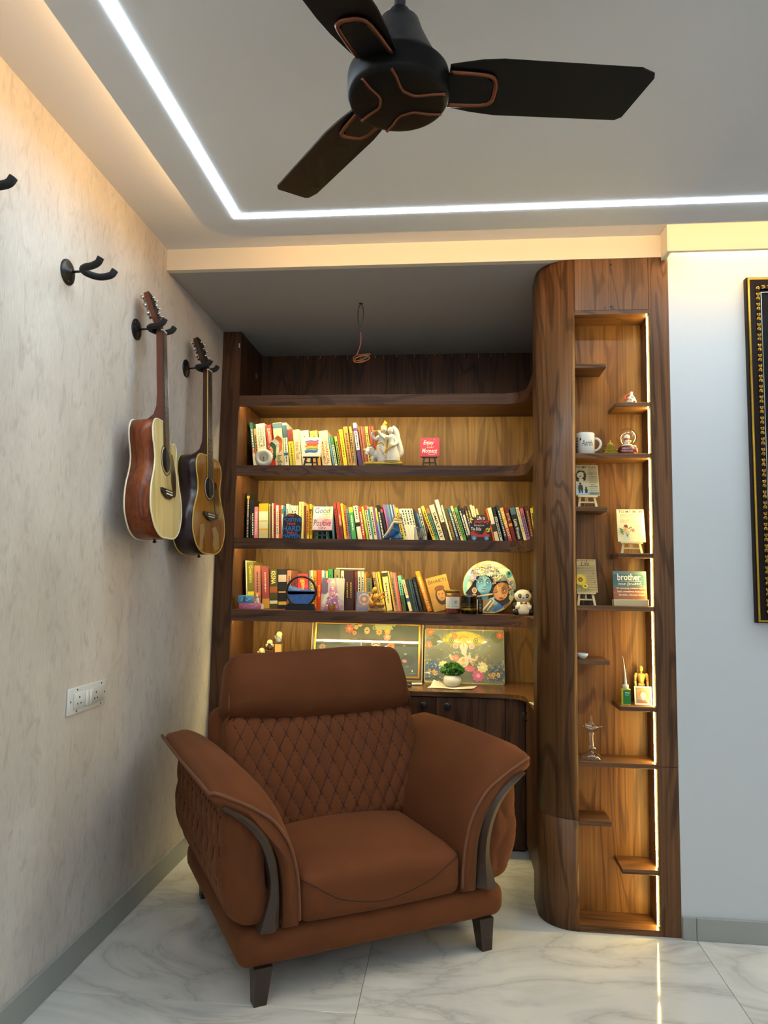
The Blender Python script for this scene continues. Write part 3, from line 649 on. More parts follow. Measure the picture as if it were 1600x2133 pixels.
def guitar(name, label, loc, rotz, cut, top, side, bind, neckc, guard, scale=1.0, tip=0.0, zn=.808):
    g = thing(name, label, 'guitar', loc, rotz, 'acoustic guitars on the wall'); g.rotation_euler = (0, tip, rotz)
    half = [(.0, .0), (.075, .003), (.138, .032), (.176, .088), (.181, .135), (.168, .19), (.138, .245), (.124, .287), (.129, .33), (.140, .365), (.138, .408), (.106, .439), (.03, .446)]
    Lh = [Vector((-a, z, 0)) for a, z in half]
    if cut: Rh = [Vector((a, z, 0)) for a, z in half[:9]] + [Vector(p) for p in ((.134, .350, 0), (.130, .374, 0), (.112, .384, 0), (.086, .376, 0), (.060, .378, 0), (.042, .398, 0), (.034, .425, 0), (.030, .446, 0))]
    else: Rh = [Vector((a, z, 0)) for a, z in half]
    out = spline(Lh[::-1] + Rh[1:], 4)
    pl = [(p.x * scale, p.y * scale) for p in out]
    dep = .098
    bd = MB().prism(pl, lambda y, z: (-dep + .012 * z / .445, y, z), lambda y, z: (-.001, y, z), True).build('body', side, g); recalc(bd)
    MB().prism(pl, lambda y, z: (-.0009, y * .992, z * .994 + .0015), lambda y, z: (.0012, y * .992, z * .994 + .0015)).build('soundboard', top, bd)
    for x_, r_ in ((0.0, .0032), (None, .0030)):
        MB().tube([((x_ if x_ is not None else -dep + .012 * z / .445), y, z) for y, z in pl], r_, 6, closed=True).build('binding', bind, bd)
    hz = .300 * scale
    Mh = frame_m((.0013, 0, hz), (0, 1, 0), (0, 0, 1))
    MB().lathe([(.0475, 0), (.0475, .0006)], 32, Mh).build('soundhole', mat('hole_black', '#050404', .9), bd)
    for r_ in (.0500, .0565, .0600):
        MB().tube([Mh @ Vector((r_ * math.cos(2 * PI * k / 36), r_ * math.sin(2 * PI * k / 36), .0001)) for k in range(36)], .0011 if r_ > .051 else .002, 5, closed=True).build('rosette', mat('rosette_dark', '#3a2a1c', .5) if r_ > .051 else mat('rosette_light', '#c9b183', .5), bd)
    gp = [(p.x, p.y) for p in spline([(.050, hz + .022, 0), (.074, hz + .034, 0), (.098, hz - .01, 0), (.112, hz - .07, 0), (.104, hz - .122, 0), (.080, hz - .132, 0), (.060, hz - .095, 0), (.0505, hz - .04, 0), (.0495, hz - .005, 0)], 4, closed=True)]
    recalc(MB().prism(gp, lambda y, z: (.0022, y, z), lambda y, z: (.0034, y, z)).build('pickguard', guard, bd))
    bz = .172 * scale
    br = MB().prism([(-.075, bz + .014), (-.075, bz + .0), (-.045, bz - .012), (-.02, bz - .021), (.02, bz - .021), (.045, bz - .012), (.075, bz + .0), (.075, bz + .014)], lambda y, z: (.0012, y, z), lambda y, z: (.010, y, z)).build('bridge', M_BLACK, bd); recalc(br)
    MB().box(.010, .0125, -.036, .036, bz + .004, bz + .0075).build('saddle', mat('bone', '#ece6d4', .4), br)
    for k in range(6): MB().lathe([(.0028, 0), (.0028, .003), (.001, .0045)], 8, frame_m((.010, -.03 + .012 * k, bz - .005), (0, 1, 0), (0, 0, 1))).build('bridge_pin', MATS['bone'], br)
    prof = [(.0005, .28), (.0005, zn), (-.020, zn), (-.021, .56), (-.024, .51), (-.036, .475), (-.058, .460), (-.084, .4525), (-.084, .4455), (-.0013, .4455), (-.0013, .28)]
    prof = [(.0016, .4456), (.0016, zn), (-.019, zn), (-.0205, .56), (-.024, .51), (-.036, .477), (-.056, .462), (-.082, .4535), (-.082, .4456)]
    nk = MB().prism(prof, lambda x, z: (x, -.019 - .005 * (zn - z) / .35, z), lambda x, z: (x, .019 + .005 * (zn - z) / .35, z)).build('neck', neckc, g); recalc(nk)
    fb = MB(); z0 = hz + .046
    fb.add([(x, s * w, z) for x in (.0017, .0075) for z, w in ((z0, .0275), (zn, .0215)) for s in (-1, 1)], [(0, 1, 3, 2), (4, 6, 7, 5), (0, 4, 5, 1), (2, 3, 7, 6), (0, 2, 6, 4), (1, 5, 7, 3)])
    fbo = recalc(fb.build('fretboard', mat('rosewood', '#3b251b', .45, var=.3, scale=60), nk))
    fr = MB(); zz = zn; Ls = zn - bz
    for k in range(1, 20):
        z = bz + Ls * 2 ** (-k / 12)
        if z > z0 + .004: fr.box(.0075, .0086, -.0215 - .006 * (zn - z) / (zn - z0), .0215 + .006 * (zn - z) / (zn - z0), z - .0008, z + .0008)
    fr.build('fret_wire', mat('fret_silver', '#b8b4a8', .25, 1.0), fbo)['kind'] = 'stuff'
    ed = MB()
    if bind.name == 'binding_yellow': ed.tube([(.0045, -.0278, z0), (.0045, -.0218, zn)], .0028, 6).build('neck_binding', bind, fbo)
    MB().box(.0005, .0105, -.0218, .0218, zn - .001, zn + .004).build('nut', MATS['bone'], nk)
    # headstock leaning back
    T = Matrix.Translation((.002, 0, zn + .002)) @ Matrix.Rotation(R(-17), 4, 'Y')
    hp = [(-.0212, 0), (-.0215, .036), (-.031, .052), (-.035, .135), (-.030, .160), (-.012, .170), (.0, .166), (.012, .170), (.030, .160), (.035, .135), (.031, .052), (.0215, .036), (.0212, 0)]
    hs = MB().prism(hp, lambda y, z: T @ Vector((-.018, y, z)), lambda y, z: T @ Vector((0, y, z))).build('headstock', neckc, nk); recalc(hs)
    MB().prism([(y * .96, z * .975 + .001) for y, z in hp], lambda y, z: T @ Vector((.0001, y, z)), lambda y, z: T @ Vector((.0014, y, z))).build('head_veneer', mat('head_black', '#15100e', .3), hs)
    for s_ in (-1, 1):
        for k in range(3):
            z = .066 + .034 * k
            t = MB(); t.tube([T @ Vector((.0014, s_ * .019, z)), T @ Vector((.016, s_ * .019, z))], .0032, 8)
            t.tube([T @ Vector((-.023, s_ * .022, z)), T @ Vector((-.023, s_ * .046, z))], .0028, 8)
            t.box(-.029, -.0185, min(s_ * .012, s_ * .030), max(s_ * .012, s_ * .030), z - .008, z + .008, T)
            t.ball((0, 0, 0), (.0055, .008, .0075), 10, 6, None) if False else t.tube([T @ Vector((-.023, s_ * .046, z)), T @ Vector((-.023, s_ * .058, z))], [.0075, .006], 10)
            t.build('tuner', mat('chrome', '#c8c8c6', .15, 1.0), hs)
    st = MB()
    for k in range(6):
        y = -1 + 2 * k / 5
        st.tube([(.0130, y * .03, bz + .006), (.0106, y * .0185, zn + .003)], .00055, 4)
    st.build('strings', mat('string_metal', '#a8a294', .3, .8), g)
    MB().lathe([(.004, 0), (.004, .006), (.0075, .008), (.0075, .012), (.004, .014)], 12, Matrix.Translation((-.05, 0, -.001)) @ Matrix.Rotation(PI, 4, 'X')).build('strap_pin', M_BLACK, g)
    return g
M_SPRUCE = wood('spruce_top', '#b7a05f', '#cdb877', '#dccb92', axis='z', seed=12.0, rough=.35, bump=.02, scale=.8)
M_MAHOG = wood('mahogany_side', '#4a2010', '#6b3216', '#8a471d', axis='z', seed=4.0, rough=.35, bump=.05)
M_AMBER = wood('amber_top', '#7a4a17', '#8f5a1e', '#a36c28', axis='z', seed=7.5, rough=.12, bump=.01, scale=.7)
M_PLUM = mat('plum_brown_side', '#2c191a', .3, var=.12, scale=9)
guitar('acoustic_guitar', 'acoustic guitar with pale spruce top and mahogany sides', (.165, 2.613, 1.443), R(4.5), True, M_SPRUCE, M_MAHOG, mat('binding_cream', '#efe6c6', .4), mat('neck_mahogany', '#5e2c1a', .35, var=.15, scale=30), mat('pickguard_brown', '#2a2017', .2), 1.0, R(-4))
gb = guitar('acoustic_guitar', 'acoustic guitar with glossy amber top and plum sides', (.150, 3.128, 1.403), R(-3.3), False, M_AMBER, M_PLUM, mat('binding_yellow', '#cfae52', .4), mat('neck_plum', '#3c2019', .35, var=.15, scale=30), mat('pickguard_black', '#1a1611', .18), 1.0, R(-2.7), .846)
# worn pale patches on the amber top
for k, pts in enumerate([[(-.105, .125), (-.06, .135), (-.055, .10), (-.075, .06), (-.078, .015), (-.115, .018), (-.108, .06)], [(.03, .12), (.075, .128), (.105, .09), (.112, .03), (.06, .012), (.035, .04), (.045, .075)]]):
    recalc(MB().prism(pts, lambda y, z: (.0012, y, z), lambda y, z: (.0015, y, z)).build('worn_patch', mat('worn_varnish', '#a98a4a', .25), gb))

sb = thing('switch_board', 'white switch board with two sockets low on the wallpaper wall', 'switch board', (0.0005, 2.376, .885))
M_SWW = mat('switch_white', '#dcdcd6', .35)
MB().rbox(0, .008, -.127, .127, -.0435, .0435, .003, 2).build('plate', M_SWW, sb)
md = MB().rbox(.0081, .0125, -.098, .103, -.026, .026, .0015, 1).build('module', mat('module_white', '#d3d3cd', .4), sb)
for y in (-.030, -.006): MB().rbox(.0126, .018, y, y + .022, -.024, .024, .002, 1, M=Matrix.Translation((0, 0, 0))).build('rocker_switch', M_SWW, md)
for cy in (-.066, .045):
    for dy, dz, r_ in ((0, .010, .0035), (-.010, -.010, .003), (.010, -.010, .003)):
        MB().lathe([(r_, 0), (r_, .0006)], 10, frame_m((.0125, cy + dy, dz), (0, 1, 0), (0, 0, 1))).build('socket_hole', M_BLACK, md)
for y, z in ((-.075, .035), (.088, .035), (-.075, -.035), (.088, -.035), (-.113, 0), (.115, .0)):
    MB().lathe([(.0032, 0), (.0032, .0006)], 10, frame_m((.0080, y, z), (0, 1, 0), (0, 0, 1))).build('screw_hole', M_BLACK, sb)

# ------------------------------------------------------------------ ceiling fan
FX, FY, FZ = 1.132, 1.325, 2.30
fan = thing('ceiling_fan', 'dark brown three-blade ceiling fan with copper trim', 'ceiling fan', (FX, FY, FZ))
M_FAN = mat('fan_dark_brown', '#080606', .45, Specular_IOR_Level=.22); M_FANM = mat('fan_body_grey', '#23242a', .35)
M_COP = mat('copper_trim', '#7d4c36', .28, .85)
MB().lathe([(.0, -.060), (.05, -.0592), (.088, -.0575), (.0955, -.056), (.0995, -.052), (.101, -.047), (.1015, -.040), (.1015, -.010), (.100, -.003), (.096, .001), (.086, .0038)], 56, cap=False).build('hub', M_FAN, fan)
MB().lathe([(.087, .0042), (.080, .02), (.062, .055), (.048, .085), (.040, .11), (.024, .125), (.020, .135)], 40).build('motor_cover', M_FANM, fan)
MB().lathe([(.0115, .12), (.0115, ZP - FZ - .04)], 16).build('down_rod', M_FANM, fan)
MB().lathe([(.013, ZP - FZ - .075), (.030, ZP - FZ - .06), (.045, ZP - FZ - .015), (.047, ZP - FZ - .0005)], 28).build('canopy', M_FAN, fan)
MB().lathe([(.0125, .195), (.0135, .205), (.0125, .235)], 14).build('tape', mat('white_tape', '#c8c6c4', .7), fan)
wv = MB(); wv.tube(spline([(.012, -.004, .17), (.024, -.01, .215), (.018, -.004, .255), (.03, 0, .275)], 5), .004, 6).tube(spline([(-.012, -.004, .20), (-.026, -.008, .235), (-.012, -.01, .27)], 5), .004, 6)
wv.build('wire', M_BLACK, fan)
for i in range(3):
    th = R(8.0 + 120 * i)
    bl = bpy.data.objects.new('blade', None)
    ol = [(.098, -.048), (.115, -.052), (.16, -.061), (.20, -.0645), (.47, -.060), (.497, -.050), (.500, -.040), (.468, .052), (.455, .060), (.20, .0605), (.15, .055), (.098, .045)]
    PT = Matrix.Rotation(th, 4, 'Z') @ Matrix.Translation((0, 0, -.020)) @ Matrix.Rotation(R(-13), 4, 'X')
    olr = []
    for k in range(len(ol)):
        olr.append(ol[k])
    mb = MB().prism(olr, lambda r_, s_: PT @ Vector((r_, s_, -.002)), lambda r_, s_: PT @ Vector((r_, s_, .002)))
    blo = recalc(mb.build('blade', M_FAN, fan))
    recalc(MB().prism([(.085, -.032), (.17, -.030), (.186, -.018), (.186, .018), (.17, .030), (.085, .032)], lambda r_, s_: PT @ Vector((r_, s_, -.0075)), lambda r_, s_: PT @ Vector((r_, s_, -.0021))).build('bracket', M_FAN, blo))
    u = spline([(.098, -.0365, 0), (.15, -.035, 0), (.180, -.031, 0), (.1905, -.018, 0), (.1925, 0, 0), (.1905, .018, 0), (.180, .031, 0), (.15, .035, 0), (.098, .0365, 0)], 5)
    MB().tube([PT @ Vector((p.x, p.y, -.0062)) for p in u], .0058, 6, flat=.6).build('copper_trim', M_COP, blo)
    # copper line on the hub joining this blade's trim to the next one's
    a0, a1 = th + .33, th + R(120) - .33
    def hp(r_, a): return (r_ * math.cos(a), r_ * math.sin(a), -.0606 + .0028 * (r_ / .09) ** 2)
    mid = th + R(60)
    ln = spline([(.1, .0, 0)], 2) if False else spline([hp(.095, a0)[:3], hp(.070, a0 + .10), hp(.042, mid - .42), hp(.036, mid), hp(.042, mid + .42), hp(.070, a1 - .10), hp(.095, a1)], 6)
    MB().tube(ln, .0034, 6).build('copper_line', M_COP, fan)

# ------------------------------------------------------------------ loose wires in the nook soffit
wr_ = thing('loose_wire', 'loose coloured wires hanging in a coil from the soffit', 'wire', (.794, 3.283, Z1))
MB().lathe([(.010, 0), (.010, -.002)], 12, Matrix.Translation((0, 0, -.0003))).build('ceiling_hole', M_BLACK, wr_)
for c, dx, sw in (('#2a2c2c', -.006, .006), ('#3a4440', .006, -.004)):
    MB().tube(spline([(dx * .3, 0, -.001), (dx * 2, .002, -.03), (dx * 2.2, 0, -.07), (dx, 0, -.115), (0, 0, -.14)], 5), .0022, 6).build('wire', mat('wire' + c, c, .5), wr_)
MB().tube(spline([(0, 0, -.14), (.004, 0, -.17), (.002, 0, -.20), (-.006, .001, -.23), (-.016, .004, -.255)], 5), .0024, 6).build('wire', mat('wire_red', '#a84a3a', .5), wr_)
for k, (c, r_, dz) in enumerate((('#a5523a', .040, 0), ('#b9803a', .037, -.005), ('#4f6b52', .034, .004), ('#8a4434', .041, .006))):
    MB().tube([(.008 + r_ * math.cos(t), .012 * math.sin(t) + .004 * k, -.268 + dz + .020 * math.sin(t + .3 * k)) for t in [2 * PI * i / 24 for i in range(24)]], .0022, 5, closed=True).build('coil', mat('wire' + c, c, .5), wr_)

# ------------------------------------------------------------------ gilt picture frame on the white wall
pf = thing('picture_frame', 'large gilt and dark brown picture frame on the white wall', 'picture frame', (2.387, D - .001, 1.162))
PW, PH = 0.98, 1.350
def border(d0, d1, y0, y1, name, m):
    b = MB()
    b.box(d0, d1, y0, y1, d0, PH - d0).box(PW - d1, PW - d0, y0, y1, d0, PH - d0).box(d1, PW - d1, y0, y1, d0, d1).box(d1, PW - d1, y0, y1, PH - d1, PH - d0)
    return b.build(name, m, pf)
M_GILT = mat('gilt', '#b08a2c', .3, .8, var=.3, scale=150, bump=.3)
M_FRB = mat('frame_brown', '#1d100d', .5, Specular_IOR_Level=.15)
border(0, .004, -.026, 0, 'outer_edge', M_FRB); border(.004, .011, -.031, 0, 'gilt_bead', M_GILT); border(.011, .034, -.028, 0, 'frame_moulding', M_FRB)
border(.034, .049, -.030, 0, 'ornament_ground', mat('frame_black', '#120c08', .5, Specular_IOR_Level=.15)); border(.049, .056, -.020, 0, 'inner_frame', MATS['frame_black']); border(.056, .059, -.018, 0, 'silver_fillet', mat('silver_fillet', '#b9b2a4', .3, .8))
orn = MB()
def scroll(cx, cz, vert, s=1):
    pts = []
    for k in range(9):
        t = R(200 - 250 * k / 8) * s; rr = .0062 * (1 - .05 * k)
        pts.append((cx + rr * math.cos(t), -.031, cz + rr * 1.4 * math.sin(t)) if vert else (cx + rr * 1.4 * math.sin(t), -.031, cz + rr * math.cos(t)))
    orn.tube(pts, .0026, 5); orn.ball((cx, -.031, cz), .0030, 6, 4)
for k in range(62): scroll(.0415, .045 + k * .0206, True, 1 if k % 2 else -1); scroll(PW - .0415, .045 + k * .0206, True, 1 if k % 2 else -1)
for k in range(42): scroll(.06 + k * .0206, .0415, False); scroll(.06 + k * .0206, PH - .0415, False)
orn.build('ornament', M_GILT, pf)
cv_ = MB().box(.059, PW - .059, -.010, 0, .059, PH - .059).build('canvas', mat('painting_black', '#0d0a09', .5, var=.5, scale=6, Specular_IOR_Level=.15), pf)
for k, (x, z, r_, c) in enumerate([(.082, .72, .010, '#b8642c'), (.074, .46, .014, '#a8542a'), (.075, .37, .011, '#8c4426'), (.20, .55, .05, '#6a341c'), (.30, .80, .07, '#7a4424'), (.5, .6, .16, '#5a2c1a'), (.7, .75, .08, '#7d4a28')]):
    MB().lathe([(r_, 0), (r_ * .9, .0006)], 16, frame_m((x, -.0101, z), (1, 0, 0), (0, 0, 1))).build('painted_glow', mat('paint_' + c[1:], c, .4), cv_)
# ------------------------------------------------------------------ books
_BK = {}
def bmat(c):
    k = 'book_' + c.lstrip('#')
    return mat(k, c, .45)
M_PAGE = mat('book_pages', '#e6dcc0', .8)
ALL_LABELS = set()
def make_book(xb, zs, Y, w, h, dep, th, col, bands=(), title=None, tcol='#222222', tspan=(.12, .88), label='', group=''):
    """a book standing on z=zs: bottom-left spine corner at xb, leaning left by th; top-level mesh is the cover"""
    t = min(.0016, w * .12)
    c = MB(); c.box(0, w, 0, t, 0, h).box(0, t, t, dep, 0, h).box(w - t, w, t, dep, 0, h)
    o = c.build('book', bmat(col)); o.location = (xb, Y, zs + .0004); o.rotation_euler = (0, -th, 0)
    MB().box(t, w - t, t, dep - .004, .003, h - .003).build('pages', M_PAGE, o)
    for z0, z1, bc in bands: MB().box(.0002, w - .0002, -.0004, 0, h * z0, h * z1).build('spine_band', bmat(bc), o)
    if title:
        lines = title.split('/')
        for i, s in enumerate(lines):
            lw = w * .74 / len(lines); x = w / 2 + (len(lines) / 2 - .5 - i) * lw * 1.08
            z0, z1 = tspan
            if s.startswith('^'):      # stacked upright in a short block
                lettering(s[1:], frame_m((w / 2, -.0007, h * (z0 + z1) / 2), (1, 0, 0), (0, 0, 1)), w * .8, h * (z1 - z0), bmat(tcol), o, 'spine_title', .01)
            elif s == '~':             # lettering too small to read: worn print marks
                m = MB(); z = h * z1
                while z > h * z0:
                    l = random.uniform(.004, .014); hw = min(lw * .33, .0032); m.box(x - hw, x + hw, -.0006, -.0004, max(z - l, h * z0), z); z -= l + random.uniform(.002, .005)
                k = m.build('spine_title', bmat(tcol), o); k['kind'] = 'stuff'
            else:
                lettering(s, frame_m((x, -.0007, h * (z0 + z1) / 2), (0, 0, -1), (1, 0, 0)), h * (z1 - z0), lw * .8, bmat(tcol), o, 'spine_title', .012)
    tag(o, label, 'book', group)
    return o
ORD = ['', 'second ', 'third ', 'fourth ', 'fifth ', 'sixth ', 'seventh ']
def row(books, org, sc, base_row, Y, zs, rowname, group, x_limit=1.90, shrink=.97, prev=None):
    names = [b[5] for b in books]
    for i, b in enumerate(books):
        tl, tr, yt, bl, col, word = b[:6]; kw = b[6] if len(b) > 6 else {}
        f = lambda x, y: at(org[0] + x / sc, org[1] + y / sc, Y)
        PL, PR, PB = f(tl, yt), f(tr, yt), f(bl, base_row)
        th = math.atan2(PB.x - PL.x, PL.z - PB.z); th = max(-.03, min(.36, th))
        h = (PL.z - zs) / math.cos(th); w = max(.006, (PR.x - PL.x) * math.cos(th) * shrink)
        xb = PB.x + (PB.z - zs) * math.tan(th)
        if prev:
            px, pw, pth, ph = prev; prb = px + pw / math.cos(pth)
            hm = min(h * math.cos(th), ph * math.cos(pth) + pw * math.sin(pth))
            xb = max(xb, prb + .0006, prb - hm * math.tan(pth) + hm * math.tan(th) + .0006)
        if xb + w > x_limit: continue
        prev = (xb, w, th, h)
        a = names[i - 1] if i else None; z = names[i + 1] if i + 1 < len(names) else None
        if a and z: lab = f'{word} book between {a} and {z} books, {rowname}'
        elif z: lab = f'{word} book at the left end of the {rowname}, beside the {z} book'
        else: lab = f'{word} book at the right end of the {rowname}, after the {a} book'
        n = 0; base = lab
        while lab in ALL_LABELS: n += 1; lab = base.replace(' book', f' book, {ORD[n]}such,', 1)
        ALL_LABELS.add(lab)
        make_book(xb, zs, Y, w, h, kw.get('dep', random.uniform(.125, .17)), th, col, kw.get('bands', ()), kw.get('title', '~' if w > .011 else None), kw.get('tcol', '#2a2522'), kw.get('span', (.15, .85)), lab, group)
    return prev
B = dict
upper = [
 (145, 175, 195, 184, '#2f5a52', 'teal', B(bands=[(0, .33, '#d8d4c4'), (.33, .42, '#b8402a')], tcol='#d8d8cc')),
 (180, 204, 258, 208, '#cf9a62', 'peach'),
 (207, 297, 212, 240, '#dcd8c2', 'thick white', B(title='NON-VERBAL/VERBAL &/REASONING', tcol='#2d3a55', span=(.48, .92))),
 (302, 362, 225, 348, '#b3261c', 'red', B(title='QUANTITATIVE APTITUDE', tcol='#f0dccb', span=(.25, .93))),
 (370, 460, 202, 402, '#c9bf9c', 'beige and blue', B(bands=[(.88, .99, '#3c5f7c')], title='Indis', tcol='#5a5240', span=(.08, .3))),
 (465, 508, 200, 490, '#d8d8cc', 'white and blue', B(bands=[(.68, .95, '#27506e'), (.3, .36, '#2a5a9a'), (0, .04, '#24406a')], tcol='#50504a')),
 (523, 576, 268, 556, '#d3c02a', 'maroon and yellow', B(bands=[(.70, 1, '#7a2a2a')], tcol='#6a5a12', span=(.1, .65))),
 (579, 643, 270, 606, '#e3d9b4', 'cream', B(title='Indirect Taxes', tcol='#a8562a', span=(.25, .68))),
 (650, 742, 281, 680, '#ddd6bc', 'white', B(tcol='#a03a30')),
 (752, 832, 283, 785, '#d9ad5c', 'pale orange'),
 (840, 932, 285, 882, '#e2d6ae', 'thick cream', B(title='FINANCIAL/MANAGEMENT', tcol='#a5502c', span=(.12, .72))),
 (938, 956, 335, 984, '#5f8fae', 'light blue'),
 (960, 984, 338, 1008, '#4b8a4a', 'green and white', B(bands=[(.1, .75, '#dcd8bc')], tcol='#3a6a3a')),
 (1000, 1027, 338, 1044, '#9db53a', 'lime'),
 (1029, 1042, 302, 1074, '#c8552a', 'orange red'),
 (1044, 1084, 268, 1094, '#e6cf1e', 'yellow', B(tcol='#7a6a10', span=(.3, .8))),
 (1088, 1133, 240, 1142, '#b8883e', 'tan'),
 (1137, 1162, 237, 1178, '#cba050', 'light tan'),
 (1170, 1186, 285, 1205, '#7a6a58', 'grey brown'),
 (1188, 1222, 202, 1246, '#e2dde0', 'white and purple', B(bands=[(.82, .9, '#5a3590'), (0, .42, '#4a2a78')], title='~', tcol='#4a2a78', span=(.45, .8))),
 (1240, 1258, 236, 1290, '#8a4a32', 'thin brown'),
 (1264, 1283, 236, 1312, '#9c5a3a', 'thin russet'),
 (1286, 1304, 240, 1332, '#84452e', 'thin chestnut'),
 (1309, 1338, 238, 1352, '#e0c552', 'pale yellow'),
 (1345, 1366, 236, 1388, '#8a3a28', 'brick'),
 (1369, 1392, 236, 1408, '#a5402a', 'rust'),
]
row(upper, (490, 840), 4.848, 618, 3.79, SHZ['B'][0], 'top row', 'books on the top row')
middle = [
 (120, 149, 122, 110, '#15140f', 'black', B(title='~', tcol='#c9c2a2', span=(.05, .85), bands=[(.86, .92, '#c9b52a')])),
 (152, 164, 200, 150, '#22140f', 'thin black', B(bands=[(.5, .6, '#9a2a3a')])),
 (166, 190, 198, 166, '#101013', 'jet black', B(title='~', tcol='#e8e6e0', span=(.1, .65))),
 (194, 232, 270, 190, '#d9808c', 'pink', B(tcol='#f0d8d8')),
 (240, 336, 238, 238, '#d9a21a', 'thick amber', B(title=None, bands=[(.52, .78, '#e6dfc0'), (.30, .50, '#d6cfa8'), (.04, .26, '#c9b98c')])),
 (342, 354, 244, 342, '#7f9a5a', 'sage'),
 (357, 371, 266, 356, '#6a2a22', 'maroon'),
 (373, 385, 234, 374, '#e0d8c0', 'ivory'),
 (388, 409, 234, 390, '#b02a22', 'crimson'),
 (413, 438, 256, 414, '#e6e0c8', 'off-white', B(tcol='#8a7a60')),
 (440, 461, 254, 442, '#c8402a', 'scarlet'),
 (466, 483, 256, 470, '#d6d8b8', 'white and green', B(bands=[(.75, .9, '#5a8a4a')])),
 (485, 511, 266, 490, '#2f6a9a', 'blue'),
 (516, 544, 243, 522, '#e4e0cc', 'white'),
 (547, 562, 252, 556, '#9ac8a0', 'mint'),
 (566, 590, 258, 574, '#e8e2cc', 'chalk'),
 (593, 617, 259, 600, '#e0dcc8', 'pale grey'),
 (620, 637, 259, 628, '#ccd0a0', 'pale green'),
 (640, 686, 221, 640, '#e2cf86', 'tall pale yellow', B(title='~', tcol='#a08a3a', span=(.6, .95))),
 (691, 711, 262, 694, '#6a3a20', 'brown'),
 (719, 744, 260, 722, '#d98a2a', 'orange', B(bands=[(0, .2, '#e0c02a')])),
 (750, 771, 245, 756, '#dcb020', 'mustard', B(bands=[(.8, .86, '#1a1a1a')])),
 (800, 830, 262, 806, '#3f7a5a', 'sea green'),
 (860, 890, 262, 868, '#2e5a86', 'denim blue'),
 (910, 935, 262, 920, '#3a8a5a', 'emerald'),
 (970, 988, 264, 984, '#5a7a9a', 'slate blue'),
 (992, 1019, 234, 1030, '#a8362a', 'dull red'),
 (1024, 1058, 230, 1062, '#b24028', 'red and maroon', B(bands=[(0, .38, '#6a2018')], title='~', tcol='#e0c8a0', span=(.4, .68))),
 (1062, 1083, 238, 1104, '#d8c030', 'yellow'),
 (1086, 1108, 262, 1122, '#d86a2a', 'tangerine'),
 (1112, 1136, 290, 1146, '#5f7a8a', 'slate'),
 (1142, 1187, 276, 1178, '#3f9a58', 'green', B(bands=[(.84, 1, '#d8cc3a')], title='~', tcol='#dfe8d8', span=(.3, .75))),
 (1190, 1236, 264, 1238, '#e0dabc', 'cream with black dot', B(title='~', tcol='#3a352c', span=(.62, .95), bands=[(.40, .52, '#1b1a18')])),
 (1243, 1273, 274, 1288, '#d0452a', 'vermilion', B(title='~', tcol='#f0e2d0')),
 (1274, 1295, 270, 1326, '#a8c23a', 'lime'),
 (1299, 1328, 258, 1356, '#e2dcc8', 'white with red head', B(bands=[(.86, 1, '#c03a2a')])),
 (1336, 1352, 290, 1384, '#2f8a86', 'teal'),
 (1354, 1384, 273, 1404, '#dccf9c', 'parchment'),
 (1387, 1406, 284, 1436, '#7a4a9a', 'purple'),
 (1409, 1428, 284, 1458, '#d8c83a', 'yellow and blue', B(bands=[(.0, .6, '#7a9ac8')])),
 (1424, 1456, 256, 1482, '#14140f', 'black', B(title='~', tcol='#d8d8d0', span=(.05, .8))),
 (1462, 1486, 281, 1524, '#241c22', 'black and plum', B(bands=[(.85, .95, '#b03a5a')])),
]
stripe = ['#c85a8a', '#4a7ab0', '#8a5aa0', '#5aa0a8', '#3a5a9a', '#b8c8d0', '#2a4a7a', '#c8a0b0']
sw = ['pink', 'sky blue', 'violet', 'aqua', 'royal blue', 'silver', 'navy', 'rose']
for k in range(8): middle.append((1489 + 14.5 * k, 1502 + 14.5 * k, 250, 1556 + 14.5 * k, stripe[k], 'slim ' + sw[k]))
O2 = 310 * 4.848 / 4.848
